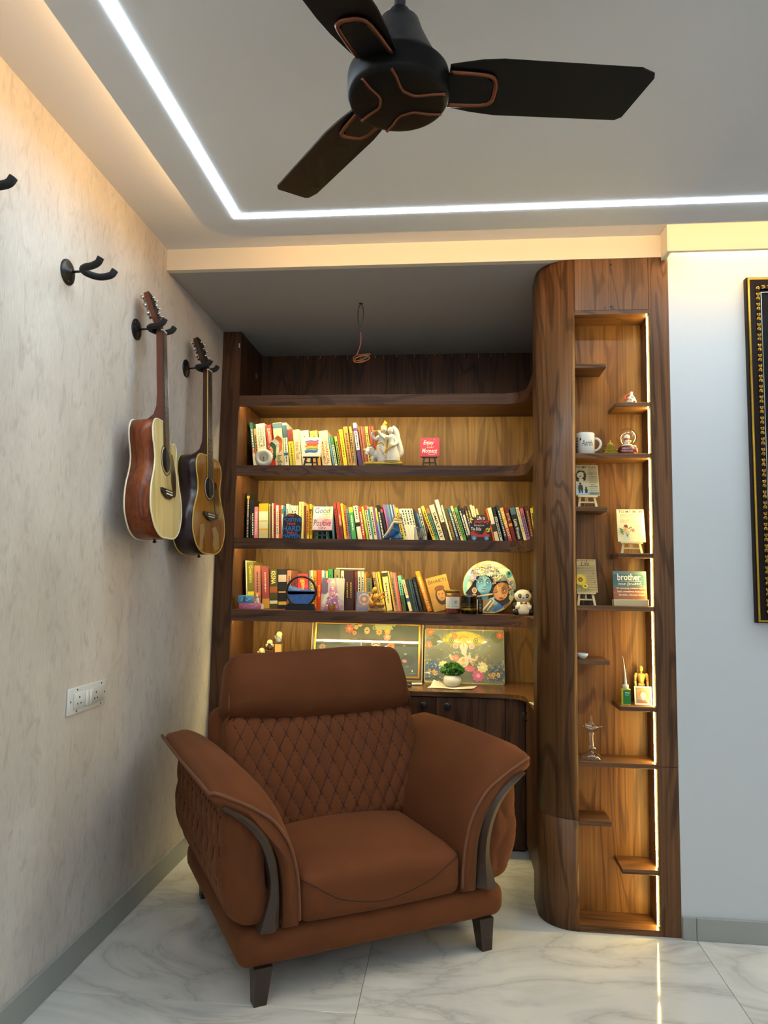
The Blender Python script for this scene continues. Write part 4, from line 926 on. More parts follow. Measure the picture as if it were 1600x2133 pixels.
right_mid = [
 (98, 128, 286, 172, '#e0c83a', 'lemon'),
 (134, 157, 294, 200, '#dcd8c4', 'white'),
 (162, 189, 292, 228, '#e2dfcc', 'white and black', B(title='~', tcol='#1f3a2a', span=(.5, .95))),
 (193, 221, 292, 258, '#dfdcc8', 'milk white', B(title='~', tcol='#1f3a2a', span=(.5, .95))),
 (225, 253, 292, 290, '#e2dfcc', 'ivory white', B(title='~', tcol='#1f3a2a', span=(.5, .95))),
 (258, 284, 292, 322, '#dedac4', 'bone white', B(title='~', tcol='#1f3a2a', span=(.5, .95))),
 (290, 306, 296, 356, '#1d1d1c', 'black'),
 (308, 322, 330, 372, '#26405e', 'dark blue'),
 (324, 338, 342, 388, '#5a8ac0', 'light blue'),
 (341, 366, 288, 410, '#e0d8b8', 'cream'),
 (372, 405, 270, 486, '#d8b83a', 'golden yellow'),
 (424, 450, 292, 524, '#3f9a86', 'coral topped teal', B(bands=[(.86, 1, '#d8604a')])),
 (456, 508, 260, 560, '#e4dcba', 'wide cream', B(title='SIMPLY FLY', tcol='#26221c', span=(.08, .8))),
 (512, 550, 204, 622, '#e2dabc', 'tall cream and brown', B(bands=[(0, .46, '#3a2a1c')], title='TATA', tcol='#2a4a9a', span=(.50, .64))),
 (574, 592, 256, 668, '#dcd4b0', 'thin cream'),
 (606, 638, 290, 692, '#4c4a24', 'olive', B(title='HAPPINESS', tcol='#d88a2a', span=(.12, .6))),
 (642, 666, 286, 732, '#3a6a8c', 'steel blue', B(title='~', tcol='#d8e0e0')),
 (670, 694, 266, 772, '#e0d28a', 'pale yellow'),
 (710, 738, 281, 800, '#4f9a52', 'green'),
 (742, 764, 262, 838, '#141414', 'black', B(title='~', tcol='#e0e0dc')),
 (776, 798, 286, 862, '#1e1e20', 'black and white', B(bands=[(.2, .8, '#c8c8c2')])),
 (806, 830, 266, 886, '#3a2a1c', 'dark brown', B(title='~', tcol='#c8a86a')),
 (834, 858, 258, 912, '#5a4426', 'brown', B(title='~', tcol='#e0d0a0')),
 (864, 886, 254, 942, '#e2d8a8', 'cream'),
 (890, 910, 262, 966, '#d8ce9a', 'buff'),
 (922, 944, 292, 990, '#cfc68e', 'straw'),
 (1026, 1040, 292, 1100, '#c8622a', 'orange'),
 (1042, 1084, 286, 1118, '#e4dcc0', 'ivory portrait', B(bands=[(.30, .52, '#3a302a')], title=None)),
 (1092, 1118, 276, 1168, '#16161a', 'black topped white', B(bands=[(0, .72, '#b8c0c4')])),
 (1128, 1158, 258, 1216, '#1c2a40', 'navy', B(title='~', tcol='#c8d0d8')),
 (1168, 1204, 286, 1252, '#d8a83a', 'yellow and red', B(bands=[(0, .3, '#a83038'), (.3, .5, '#c8603a')], title='TILL THE LAST', tcol='#f2e4c0', span=(.1, .9))),
 (1212, 1252, 284, 1294, '#6a1e18', 'dark red', B(title='SITA', tcol='#e0c890', span=(.62, .84), bands=[(.46, .54, '#d89a2a')])),
 (1268, 1324, 286, 1342, '#101418', 'wide black', B(title='Little Women', tcol='#e8e6de', span=(.1, .66), bands=[(.8, 1, '#4a6a7a')])),
 (1328, 1360, 280, 1406, '#e0d8b4', 'cream', B(title='EVERYTHING', tcol='#8a6a2a', span=(.3, .95))),
 (1370, 1404, 291, 1442, '#c85a7a', 'pink and purple', B(bands=[(.1, .8, '#8a6aa8')])),
 (1408, 1448, 262, 1470, '#4a2418', 'cocoa', B(title='~', tcol='#c8803a')),
 (1466, 1496, 286, 1512, '#d8c02a', 'canary'),
 (1498, 1512, 278, 1540, '#14140f', 'black'),
 (1514, 1540, 248, 1556, '#e0c21e', 'bright yellow'),
]
def shift(rows, dx): return [(a + dx, b + dx, c, d + dx) + tuple(r) for a, b, c, d, *r in rows]
middle += [(a + 310 * 4.848, b + 310 * 4.848, c, d + 310 * 4.848) + tuple(r) for a, b, c, d, *r in right_mid]
row(middle, (490, 1000), 4.848, 585, 3.79, SHZ['C'][0], 'middle row', 'books on the middle row')
lower = [
 (151, 163, 134, 162, '#d9d2ac', 'tall thin cream', B(dep=.19)),
 (170, 236, 152, 178, '#6f6a26', 'olive', B(dep=.19, title='Questions', tcol='#d8c850', span=(.55, .93), bands=[(.27, .36, '#d8cc2a')])),
 (240, 304, 186, 244, '#a86a5a', 'dusty pink', B(dep=.19)),
 (313, 388, 214, 322, '#8a3a3c', 'rose maroon', B(dep=.19, title='~', tcol='#d8b8a0', span=(.4, .9), bands=[(0, .24, '#b08a3a')])),
 (396, 476, 220, 398, '#3d3a1c', 'mottled green and gold', B(dep=.19, title='KRSNA', tcol='#e6d27a', span=(.62, .95), bands=[(.4, .55, '#8a4a1c'), (.12, .2, '#c8c0a8')])),
 (482, 568, 223, 484, '#141516', 'thick black', B(dep=.19, title=None, bands=[(.68, .86, '#a8968a'), (.40, .44, '#a8783a'), (.10, .18, '#b8963a')])),
 (573, 614, 234, 575, '#a4705a', 'clay pink', B(dep=.19)),
 (622, 678, 282, 622, '#742a24', 'maroon', B(dep=.15)),
 (682, 788, 270, 682, '#c8323c', 'wide crimson', B(dep=.15, title='gandhi', tcol='#f0c83a', span=(.35, .85))),
 (792, 808, 236, 792, '#6a6a64', 'grey', B(dep=.16)),
 (811, 834, 234, 812, '#e0d8a8', 'cream', B(dep=.16)),
 (838, 870, 237, 838, '#d87a1c', 'orange', B(dep=.16)),
 (878, 918, 230, 878, '#c83c1c', 'red orange', B(dep=.16, title='~', tcol='#e8b83a', span=(.3, .62))),
 (923, 947, 236, 923, '#dcd8c4', 'white', B(dep=.16)),
 (950, 964, 240, 950, '#4a7aa0', 'blue', B(dep=.16)),
 (967, 983, 240, 967, '#d0b84a', 'straw yellow', B(dep=.16)),
 (988, 1036, 220, 988, '#2a7a4a', 'green', B(dep=.16)),
 (1050, 1110, 224, 1050, '#7a7650', 'olive grey', B(dep=.16)),
 (1116, 1148, 236, 1116, '#a8a89a', 'light grey', B(dep=.16)),
 (1153, 1248, 236, 1153, '#33191a', 'thick dark brown', B(dep=.17, title='~/~', tcol='#a8882e', span=(.3, .7))),
 (1253, 1281, 246, 1256, '#6a241c', 'oxblood', B(dep=.16)),
 (1286, 1318, 244, 1292, '#b4b0a2', 'silver', B(dep=.16)),
 (1321, 1348, 244, 1330, '#bcb8a8', 'pale silver', B(dep=.16)),
 (1352, 1368, 262, 1366, '#d88a2a', 'amber', B(dep=.16)),
 (1372, 1428, 312, 1384, '#5a5e46', 'dark olive', B(dep=.13)),
 (1432, 1458, 252, 1494, '#b08a52', 'tan', B(dep=.14)),
 (1462, 1480, 256, 1524, '#a8925a', 'khaki', B(dep=.14)),
 (1484, 1504, 250, 1546, '#d8bc2a', 'yellow', B(dep=.14)),
]
pv = row(lower, (480, 1140), 4.848, 612, 3.80, SHZ['D'][0], 'lowest row', 'books on the lowest row')
lower2 = [
 (22, 78, 238, 74, '#d8c684', 'wide buff', B(dep=.14, title='~', tcol='#5a4a2a', span=(.2, .7), bands=[(.86, .96, '#2a2a28')])),
 (82, 96, 236, 146, '#d8a02a', 'golden', B(dep=.14)),
 (100, 126, 246, 158, '#8a7a66', 'taupe', B(dep=.14)),
 (130, 148, 250, 186, '#c8786a', 'salmon', B(dep=.14)),
 (150, 166, 250, 206, '#a84a3c', 'brick', B(dep=.14)),
 (178, 212, 281, 230, '#6ab89a', 'mint and green', B(dep=.14, bands=[(0, .45, '#2f5a2a')])),
 (216, 246, 322, 290, '#e0d6a8', 'cream with red letters', B(dep=.13, title='RAMAYANA', tcol='#c8381c', span=(.5, .97), bands=[(.3, .42, '#2a4a7a')])),
 (252, 278, 318, 322, '#27302c', 'dark slate', B(dep=.13)),
 (284, 302, 318, 350, '#2f4a44', 'bottle green', B(dep=.13)),
 (304, 316, 318, 374, '#2a3c5a', 'ink blue', B(dep=.13)),
 (322, 350, 296, 396, '#15171a', 'black', B(dep=.14, title='~', tcol='#5a5e60')),
 (354, 396, 242, 472, '#e08a14', 'orange', B(dep=.15, title='MAHABHARATA', tcol='#f2dc9a', span=(.06, .85))),
]
row(lower2, (790, 1140), 4.706, 612, 3.80, SHZ['D'][0], 'lowest row', 'books on the lowest row', prev=pv)
# the book showing its cover at the end of the row
zD, zC, zB = SHZ['D'][0], SHZ['C'][0], SHZ['B'][0]
a = at(790 + 520 / 4.706, 1140 + 625 / 4.706, 3.745); b = at(790 + 635 / 4.706, 1140 + 625 / 4.706, 3.765); hB = at(790 + 415 / 4.706, 1140 + 228 / 4.706, 3.78).z - zD
bk = thing('book', 'golden brown book leaning with its cover showing a face, at the row end', 'book', (a.x + .012, 3.735, zD + .0032), 0, 'books on the lowest row')
bk.rotation_euler = (R(-9), R(-15), R(6))
wB, hB = .108, .178
MB().box(0, wB, 0, .014, 0, hB).build('pages', M_PAGE, bk)
cvb = MB().box(-.001, wB + .001, -.0012, -.0001, -.0003, hB + .001).box(-.0012, -.0001, -.0001, .0145, -.0003, hB + .001).build('cover', mat('bhakti_cover', '#b08432', .4, var=.25, scale=40), bk)
lettering('BHAKTI', frame_m((wB / 2, -.0016, hB * .86), (1, 0, 0), (0, 0, 1)), wB * .86, hB * .10, mat('print_dark', '#3a2a12', .6), cvb, 'title', .0)
def disc(cx, cz, rx, rz, c, par, y, n=20, rot=0.0, name='printed_shape', th=.0004):
    ps = [(cx + rx * math.cos(t) * math.cos(rot) - rz * math.sin(t) * math.sin(rot), cz + rx * math.cos(t) * math.sin(rot) + rz * math.sin(t) * math.cos(rot)) for t in [2 * PI * k / n for k in range(n)]]
    return recalc(MB().prism(ps, lambda x, z: (x, y, z), lambda x, z: (x, y - th, z)).build(name, mat('print_' + c.lstrip('#'), c, .45), par))
disc(wB * .52, hB * .40, .030, .046, '#4a2e1c', cvb, -.0012); disc(wB * .52, hB * .44, .021, .032, '#c28a3e', cvb, -.0018); disc(wB * .52, hB * .64, .026, .014, '#7a4a1e', cvb, -.0023)
for s_ in (-1, 1): disc(wB * .52 + s_ * .009, hB * .47, .0045, .002, '#2a1a10', cvb, -.0028)
disc(wB * .52, hB * .34, .006, .0022, '#7a2a1c', cvb, -.0028)

mz = at(480 + 1080 / 4.848, 1140 + 222 / 4.848, 3.80).z + .0012
mgz = thing('magazine', 'thin grey magazine lying flat across the tops of lowest row books', 'magazine', (at(728, 1185, 3.80).x, 3.88, mz), R(3))
MB().box(-.076, .076, -.075, .075, .0004, .0052).build('pages', M_PAGE, mgz); MB().box(-.077, .077, -.076, .076, .0053, .0061).box(-.077, .077, -.076, .076, 0, .0003).build('cover', mat('magazine_grey', '#8f8b74', .5), mgz)
zB += .0006; zC += .0006; zD += .0006
# ------------------------------------------------------------------ ornaments: helpers
class Print:
    """flat print on a face y = y0 (local, facing -y); later shapes lie on top"""
    def __init__(s, parent, y0): s.p = parent; s.y = y0; s.g = {}
    def poly(s, pts, c):
        s.y -= .00004; y = s.y; mb = s.g.setdefault(c, MB())
        mb.add([(x, y, z) for x, z in pts], [tuple(range(len(pts)))]); return s
    def ell(s, cx, cz, rx, rz, c, rot=0.0, n=22):
        cr, sr = math.cos(rot), math.sin(rot)
        return s.poly([(cx + rx * math.cos(t) * cr - rz * math.sin(t) * sr, cz + rx * math.cos(t) * sr + rz * math.sin(t) * cr) for t in [2 * PI * k / n for k in range(n)]], c)
    def rect(s, x0, x1, z0, z1, c): return s.poly([(x0, z0), (x1, z0), (x1, z1), (x0, z1)], c)
    def line(s, pts, w, c):
        pts = [Vector((p[0], p[1], 0)) for p in pts]
        if len(pts) > 2: pts = spline(pts, 5)
        L_, R_ = [], []
        for i, p in enumerate(pts):
            d = (pts[min(i + 1, len(pts) - 1)] - pts[max(i - 1, 0)]).normalized(); n = Vector((-d.y, d.x, 0)) * w / 2
            L_.append((p.x + n.x, p.y + n.y)); R_.append((p.x - n.x, p.y - n.y))
        s.y -= .00004; y = s.y; mb = s.g.setdefault(c, MB()); k = len(L_)
        mb.add([(x, y, z) for x, z in L_ + R_], [(i, i + 1, k + i + 1, k + i) for i in range(k - 1)]); return s
    def dots(s, n, fn, r0, r1, cols):
        for _ in range(n):
            x, z = fn(); r = random.uniform(r0, r1); s.ell(x, z, r, r, random.choice(cols), n=8)
        return s
    def flower(s, x, z, r, c, c2, n=6):
        for k in range(n):
            t = 2 * PI * k / n + .3; s.ell(x + .55 * r * math.cos(t), z + .55 * r * math.sin(t), .5 * r, .32 * r, c, t, 10)
        return s.ell(x, z, .35 * r, .35 * r, c2, n=10)
    def scribble(s, x0, x1, z, h, c):
        x = x0
        while x < x1:
            l = random.uniform(.4, 1.6) * h * 2; s.rect(x, min(x + l, x1), z - h / 2, z + h / 2, c); x += l + h * .7
        return s
    def text(s, t, cx, cz, w, h, c, bold=0.0, shear=0.0):
        s.y -= .00004; lettering(t, frame_m((cx, s.y, cz), (1, 0, 0), (0, 0, 1)), w, h, mat('print_' + c.lstrip('#'), c, .5), s.p, 'lettering', bold, shear); return s
    def done(s, rough=.45):
        for c, mb in s.g.items():
            o = mb.build('print', mat('print_' + c.lstrip('#'), c, rough), s.p); o['kind'] = 'stuff'
def base_at(pxl, pxr, row_, Y, zs):
    """centre x and width of something standing on a shelf at depth Y, read off the photograph"""
    a, b = at(pxl, row_, Y), at(pxr, row_, Y); return (a.x + b.x) / 2, b.x - a.x
def hgt(px, py, Y, zs): return at(px, py, Y).z - zs
def easel_card(label, cx, Y, zs, w, ch, eh, m_e, m_c, tilt=R(12), rotz=0.0, card_name='card', ty=.010):
    """an A-frame easel and the card resting on it are two things: returns the card root (card face at local y=0, z from 0)"""
    e = thing('easel', label[0], 'easel', (cx, Y, zs), rotz, 'little card easels')
    T = Matrix.Rotation(-tilt, 4, 'X'); H = eh + ch * .55; t = .0042
    for s_ in (-1, 1):
        mb = MB(); a = Vector((s_ * w * .36, 0, .0)); b = T @ Vector((s_ * w * .16, 0, H))
        d = Vector((.0045, 0, 0)); k = Vector((0, .004, 0))
        mb.add([a - d, a + d, a + d + k, a - d + k, b - d, b + d, b + d + k, b - d + k], [(0, 1, 2, 3), (4, 7, 6, 5), (0, 4, 5, 1), (1, 5, 6, 2), (2, 6, 7, 3), (3, 7, 4, 0)]); recalc(mb.build('leg', m_e, e))
    MB().tube([(0, .0045 + H * math.sin(tilt) * .95, H * .93), (0, .045 + eh * .3, .0025)], .003, 6).build('leg', m_e, e)
    MB().box(-w * .30, w * .30, .0041, .0075, eh * .42, eh * .42 + .006, T).build('crossbar', m_e, e)
    MB().box(-w * .40, w * .40, -ty, .0, eh - .006, eh - .0004, T).build('ledge', m_e, e)
    MB().box(-.004, .004, .0041, .0070, eh * .48, H * .9, T).build('spine', m_e, e)
    c = thing(card_name, label[1], 'card', (cx, Y, zs), rotz, 'cards on easels')
    Rm = Matrix.Rotation(rotz, 4, 'Z'); o = Rm @ (T @ Vector((0, 0, eh)))
    c.location = (cx + o.x, Y + o.y, zs + o.z); c.rotation_euler = (-tilt, 0, rotz)
    MB().rbox(-w / 2, w / 2, -ty + .0015, -.0005, 0, ch, .0008, 1, smooth=False).build('board', m_c, c)
    return c, -ty + .0015
YF = 3.695
M_WCARD = mat('card_white', '#e9e6da', .5); M_PALE = mat('easel_pale_wood', '#cdb98a', .55)
def sx(px, py, Y=YF): return at(px, py, Y).x
PXM = YF / F_PX   # metres per photograph pixel on the ornaments' plane (close enough for sizes)

# ---- top row
c, y0 = easel_card(('black easel holding the rainbow brushstroke card', 'white card with rainbow brushstrokes on black easel among top row books'), sx(648, 930), YF, zB, .104, .112, .056, M_BLACK, M_WCARD)
p = Print(c, y0)
for k, (col, zz) in enumerate((('#7a5a9a', .088), ('#c8607a', .079), ('#c04a3a', .070), ('#d87a3a', .062), ('#d8c03a', .053), ('#7aa04a', .044), ('#4a7ab0', .034), ('#3a5a9a', .026))):
    p.line([(-.036 + .004 * (k % 3), zz - .004), (-.01, zz + .002), (.02, zz), (.036 - .003 * (k % 2), zz + .006)], .0085, col)
p.done()
c, y0 = easel_card(('black easel holding the pink motto card', 'pink card reading Enjoy every Moment on black easel'), sx(895, 930), YF, zB, .100, .106, .056, M_BLACK, mat('card_pink', '#c8325a', .5))
p = Print(c, y0)
p.text('Enjoy', -.006, .076, .056, .030, '#f2e6d8', .012, .25).text('EVERY', .004, .052, .036, .008, '#f2e6d8', .01).text('Moment', .0, .033, .080, .026, '#f2e6d8', .012, .2)
p.line([(-.01, .015), (.01, .012), (.025, .014), (.03, .018)], .002, '#f2e6d8')
p.dots(7, lambda: (random.uniform(-.04, .04), random.choice((.012, .095, .062)) + random.uniform(-.004, .004)), .0008, .0012, ['#f2e6d8']).done()
# flag in a white ring stand
fx = sx(550, 950)
fs_ = thing('flag_stand', 'small tricolour flag on a white ring stand in front of the left books', 'flag', (fx, YF, zB))
MB().tube([(.034 * math.cos(t), 0, .049 + .034 * math.sin(t)) for t in [2 * PI * k / 28 for k in range(28)]], .0145, 10, closed=True).build('ring', mat('ring_white', '#d9d6cc', .4), fs_)
MB().lathe([(.0225, -.006), (.0235, 0), (.0225, .006)], 24, frame_m((0, 0, .047), (1, 0, 0), (0, 0, 1))).build('disc', mat('disc_cream', '#cdc3a0', .5), fs_)
p = Print(fs_, -.0063); p.poly([(-.005, .045), (.005, .045), (0, .056)], '#3a352a').rect(-.004, .004, .034, .040, '#4a443a').done()
MB().tube([(.010, .004, .092), (.034, .006, .128), (.066, .008, .170)], .0014, 6).build('pole', mat('pole_pale', '#c9c2b2', .5), fs_)
def flagf(u, v):    # u along the hoist, v across
    a = Vector((.068 - .046 * u, .006, .172 - .052 * u)); dx, dz = .058 * v, -.085 * v
    return (a.x + dx * (1 - .35 * v) + .006 * math.sin(v * 5), .004 + .012 * math.sin(v * 4 + u * 2) * v, a.z + dz * (.55 + .5 * v) + .012 * v * (1 - u))
for k, (col, n) in enumerate((('#c8641c', 'saffron_band'), ('#ded8c4', 'white_band'), ('#1f5a2c', 'green_band'))):
    MB().grid(lambda i, j: flagf((k + i) / 3, j), 6, 14).build(n, mat('flag_' + n, col, .7), fs_)
cw = flagf(.5, .5); p = MB()
p.tube([(cw[0] + .0075 * math.cos(t), cw[1] - .003, cw[2] + .0075 * math.sin(t)) for t in [2 * PI * k / 16 for k in range(16)]], .0009, 5, closed=True).build('wheel', mat('flag_navy', '#1c2a5a', .6), fs_)

# white and gold couple with a cow
sxm = sx(799, 950)
M_PORC = mat('porcelain', '#e4e2da', .25); M_GOLD = mat('gold_paint', '#c9a126', .35, .35)
stt = thing('figurine', 'white and gold porcelain couple with a cow, playing the flute', 'figurine', (sxm, YF + .012, zB))
MB().rbox(-.108, .108, -.035, .040, 0, .009, .004, 2).build('plinth', mat('plinth_black', '#15130f', .4), stt)
gm = MB().rbox(-.100, .102, -.032, .036, .0091, .026, .007, 2).build('ground', mat('ground_gold', '#b39a36', .4, .2, var=.5, scale=90, bump=.5), stt)
def body(pts, rad, n=14): return MB().tube(spline(pts, 4), [rad[min(int(i / 4), len(rad) - 1)] + ((rad[min(int(i / 4) + 1, len(rad) - 1)] - rad[min(int(i / 4), len(rad) - 1)]) * (i % 4) / 4) for i in range(4 * (len(pts) - 1) + 1)], n)
m = body([(-.008, .004, .026), (-.010, .004, .075), (-.012, .004, .110), (-.008, .004, .140), (-.006, .004, .168), (-.004, .003, .182)], [.026, .030, .028, .023, .026, .010])
m.tube([(-.004, .003, .178), (-.003, .002, .192)], .010, 10).ball((-.002, -.002, .205), (.0165, .017, .020), 16, 10)
m.tube(spline([(-.026, .0, .165), (-.046, -.008, .150), (-.062, -.016, .172), (-.052, -.024, .188)], 4), [.010] * 5 + [.0085] * 8, 8).tube(spline([(.016, 0, .165), (.004, -.022, .152), (-.018, -.028, .172), (-.026, -.026, .190)], 4), [.010] * 5 + [.008] * 8, 8)
m.build('standing_player', M_PORC, stt)
m = body([(.046, .004, .026), (.046, .004, .060), (.044, .004, .110), (.040, .004, .140), (.038, .003, .166), (.036, .002, .178)], [.044, .040, .026, .020, .022, .009])
m.tube([(.036, .002, .172), (.034, 0, .184)], .009, 10).ball((.033, -.004, .196), (.0150, .0155, .0185), 16, 10)
m.tube(spline([(.056, 0, .160), (.068, -.012, .130), (.052, -.028, .112), (.036, -.034, .118)], 4), .009, 8)
m.tube(spline([(.020, 0, .160), (.012, -.022, .148), (.022, -.03, .160)], 4), .0085, 8)
m.build('companion', M_PORC, stt)
vl = MB(); vl.tube(spline([(.040, .012, .214), (.060, .014, .196), (.072, .014, .150), (.086, .012, .105), (.088, .01, .075), (.074, .008, .062)], 5), [.016, .02, .022, .018, .013, .008][0:1] * 26, 10)
vl.build('veil', M_PORC, stt)
# cow
cwm = MB(); cwm.ball((-.035, .012, .070), (.042, .022, .026), 16, 10).tube(spline([(-.062, .004, .078), (-.072, -.004, .092), (-.080, -.012, .098)], 4), [.020] * 9, 12)
cwm.ball((-.080, -.016, .092), (.014, .013, .016), 12, 8).tube([(-.082, -.020, .088), (-.088, -.030, .070)], [.0125, .009], 10).ball((-.0885, -.031, .068), (.0095, .009, .008), 10, 6)
for dx, dy in ((-.058, -.002), (-.048, .026), (-.012, -.002), (-.006, .026)): cwm.tube([(dx, dy, .060), (dx - .002, dy, .026)], [.009, .007], 8)
cwm.ball((-.098, -.010, .094), (.012, .004, .006), 8, 6).ball((-.066, -.022, .100), (.010, .004, .005), 8, 6)
cwm.build('cow', M_PORC, stt)
gd = MB(); gd.ball((-.002, .003, .216), (.018, .0175, .013), 14, 8).tube(spline([(-.002, .004, .222), (.006, .004, .240), (.000, .004, .250)], 4), [.010] * 5 + [.004] * 4, 8)
gd.ball((.036, .004, .206), (.016, .0155, .011), 12, 8).build('gold_crowns', M_GOLD, stt)
gs = MB(); gs.tube([(-.062, -.030, .186), (.006, -.026, .194)], .0028, 6)
gs.tube(spline([(.012, -.026, .165), (.013, -.030, .12), (.012, -.036, .07)], 4), .0038, 6).tube(spline([(-.034, -.022, .120), (-.010, -.030, .128), (.004, -.028, .112)], 4), .003, 6)
gs.tube(spline([(.018, -.036, .082), (.036, -.042, .100), (.052, -.036, .112)], 4), .004, 6)
gs.tube([(.046 + .0435 * math.cos(t), .004 + .0435 * math.sin(t), .032) for t in [2 * PI * k / 24 for k in range(24)]], .003, 6, closed=True)
gs.tube(spline([(-.076, -.020, .108), (-.066, -.022, .118), (-.058, -.012, .122)], 4), .004, 6)
for k in range(5): gs.tube(spline([(-.020 + .008 * k, -.028, .10 - .012 * k), (-.012 + .008 * k, -.031, .085 - .01 * k)], 2), .0016, 5)
gs.build('gold_trim', M_GOLD, stt)
dd_ = MB()
for k in range(34):
    t = random.uniform(-2.7, -.4); z = random.uniform(.036, .10); r_ = .0435 - (z - .03) * .21
    dd_.ball((.046 + r_ * math.cos(t), .004 + r_ * math.sin(t), z), .0016, 6, 4)
dd_.build('gold_spots', M_GOLD, stt)['kind'] = 'stuff'
ft = Print(stt, -.0185)
for cx_, cz_ in ((-.002, .205), (.033, .196)):
    for s_ in (-1, 1): MB().ball((cx_ + s_ * .006, -.0195, cz_ + .002), (.0022, .0012, .001), 6, 4).build('eye', mat('figurine_eye', '#2f3a2a', .5), stt)
    MB().ball((cx_, -.0198, cz_ - .008), (.0028, .001, .0011), 6, 4).build('mouth', mat('figurine_mouth', '#c87a5a', .5), stt)

# ---- middle row
# cut-out motto: Stay POSITIVE Work HARD Make it HAPPEN
def cutout(label, cx, Y, zs, lines, back, name='motto_cutout'):
    o = thing(name, label, 'sign', (cx, Y, zs + .0008), 0); o.rotation_euler = (R(-4), 0, 0)
    for (t, x, z, w, h, c, sh) in lines:
        if back: lettering(t, frame_m((x, -.0005, z), (1, 0, 0), (0, 0, 1)), w * 1.07, h * 1.22, mat('cut_black', '#0e0e10', .5), o, 'backing', .055, sh)
        lettering(t, frame_m((x, -.0035, z), (1, 0, 0), (0, 0, 1)), w, h, mat('cut_' + c[1:], c, .4), o, 'lettering', .02, sh)
    return o
mo = cutout('cut-out motto sign Stay POSITIVE Work HARD Make it HAPPEN', sx(608, 1095), YF, zC, [('Stay', -.006, .124, .040, .016, '#c8382a', .3), ('POSITIVE', 0, .101, .096, .021, '#1f63b8', 0), ('Work', -.002, .080, .046, .015, '#c8382a', .3), ('HARD', 0, .055, .096, .029, '#1f63b8', 0), ('Make it', .002, .033, .056, .012, '#c8382a', .3), ('HAPPEN', 0, .0150, .094, .022, '#1f63b8', 0)], True)
recalc(MB().prism([(-.050, 0), (.050, 0), (.052, .068), (.050, .115), (.028, .128), (.018, .135), (-.026, .135), (-.034, .118), (-.050, .112)], lambda x, z: (x, 0, z), lambda x, z: (x, .004, z)).build('board', MATS['cut_black'], mo))
c, y0 = easel_card(('black easel holding the Good things card', 'pastel card reading Good things Positive Vibes on black easel'), sx(671, 1080), YF, zC, .105, .130, .048, M_BLACK, mat('card_pastel', '#e8dccb', .5))
p = Print(c, y0)
p.rect(-.0515, 0, .062, .129, '#e2dfe2').rect(0, .0515, .062, .129, '#ebe2b4').rect(-.0515, .0515, .001, .062, '#eab4bd').ell(.022, .042, .026, .02, '#e58a9c').ell(-.03, .02, .02, .016, '#efc9cd').ell(-.02, .10, .03, .02, '#d5dde8')
p.text('Good', -.002, .108, .080, .030, '#22201f', -.004, .15).text('things', .014, .085, .034, .011, '#5a4a44', 0, .2).text('come with a', .008, .072, .058, .008, '#7a4a4a').text('Positive', .0, .040, .092, .034, '#22201f', -.002, .15).text('Vibe', 0, .013, .040, .014, '#3a2a2a', 0, .3)
p.line([(-.02, .060), (0, .064), (.03, .058)], .0012, '#7a3a3a').done()
jn = thing('motto_cutout', 'black cut-out sign Life is a Journey with a red scooter', 'sign', (sx(1000, 1095), YF, zC)); jn.rotation_euler = (R(-4), 0, 0)
recalc(MB().prism([(-.054, 0), (.050, 0), (.056, .03), (.052, .07), (.056, .105), (.028, .112), (.024, .134), (-.018, .136), (-.022, .122), (-.046, .126), (-.056, .098), (-.050, .06)], lambda x, z: (x, 0, z), lambda x, z: (x, .004, z)).build('board', mat('cut_charcoal', '#17171b', .5), jn))
p = Print(jn, -.0002)
p.text('Life is', .004, .121, .040, .020, '#e8e6e0', .015).text('A', -.048, .100, .012, .016, '#e8e6e0', .02).text('Journey', .008, .100, .080, .026, '#c8323a', .02, .1).text('ENJOY', -.002, .080, .052, .009, '#e8e6e0').text('The Ride', -.020, .063, .052, .018, '#e8e6e0', .012)
p.poly([(-.050, .045), (-.036, .052), (-.016, .050), (-.012, .034), (.014, .034), (.026, .058), (.036, .056), (.034, .040), (.048, .036), (.052, .024), (.030, .022), (-.044, .022)], '#b8302a').poly([(-.03, .05), (0, .048), (-.002, .040), (-.028, .041)], '#5a1a18')
for cx_ in (-.030, .034): p.ell(cx_, .016, .0125, .0125, '#3a86b8').ell(cx_, .016, .007, .007, '#a8c8d8').ell(cx_, .016, .003, .003, '#2a3a4a')
for (x, z, a) in ((-.048, .118, .5), (-.042, .112, 0), (.036, .064, .6), (.046, .060, 1.0), (.042, .05, .2)): p.ell(x, z, .009, .004, '#c6cf3a', a, 12)
p.done()
# glazed blue couple figurine
bf = thing('figurine', 'small figurine of an embracing couple in a blue gown', 'figurine', (sx(826, 1110), YF - .012, zC))
m = MB(); m.tube(spline([(.006, .004, .004), (.004, .003, .03), (.002, .002, .06), (.000, .0, .085), (.002, 0, .096)], 4), [.034, .032, .030, .026, .022, .020, .018, .017, .016, .015, .014, .013, .012, .011, .010, .009, .008], 14)
m.tube(spline([(.0, -.010, .050), (-.022, -.014, .028), (-.046, -.016, .0125), (-.066, -.014, .0065)], 5), [.024, .022, .020, .018, .017, .016, .014, .012, .011, .010, .009, .008, .007, .006, .005, .004], 10)
m.build('gown', mat('gown_blue', '#1f5a8a', .3, var=.5, scale=60), bf)
m = MB(); m.tube(spline([(-.012, -.012, .094), (-.024, -.018, .070), (-.040, -.022, .042), (-.058, -.018, .018)], 4), .0065, 8).ball((-.006, -.004, .106), (.011, .011, .012), 12, 8).ball((.018, .004, .104), (.0115, .011, .0125), 12, 8).tube(spline([(.026, .0, .09), (.012, -.016, .088), (-.012, -.014, .092)], 4), .0065, 8)
m.build('skin', mat('figurine_cream', '#d8c69c', .5), bf)
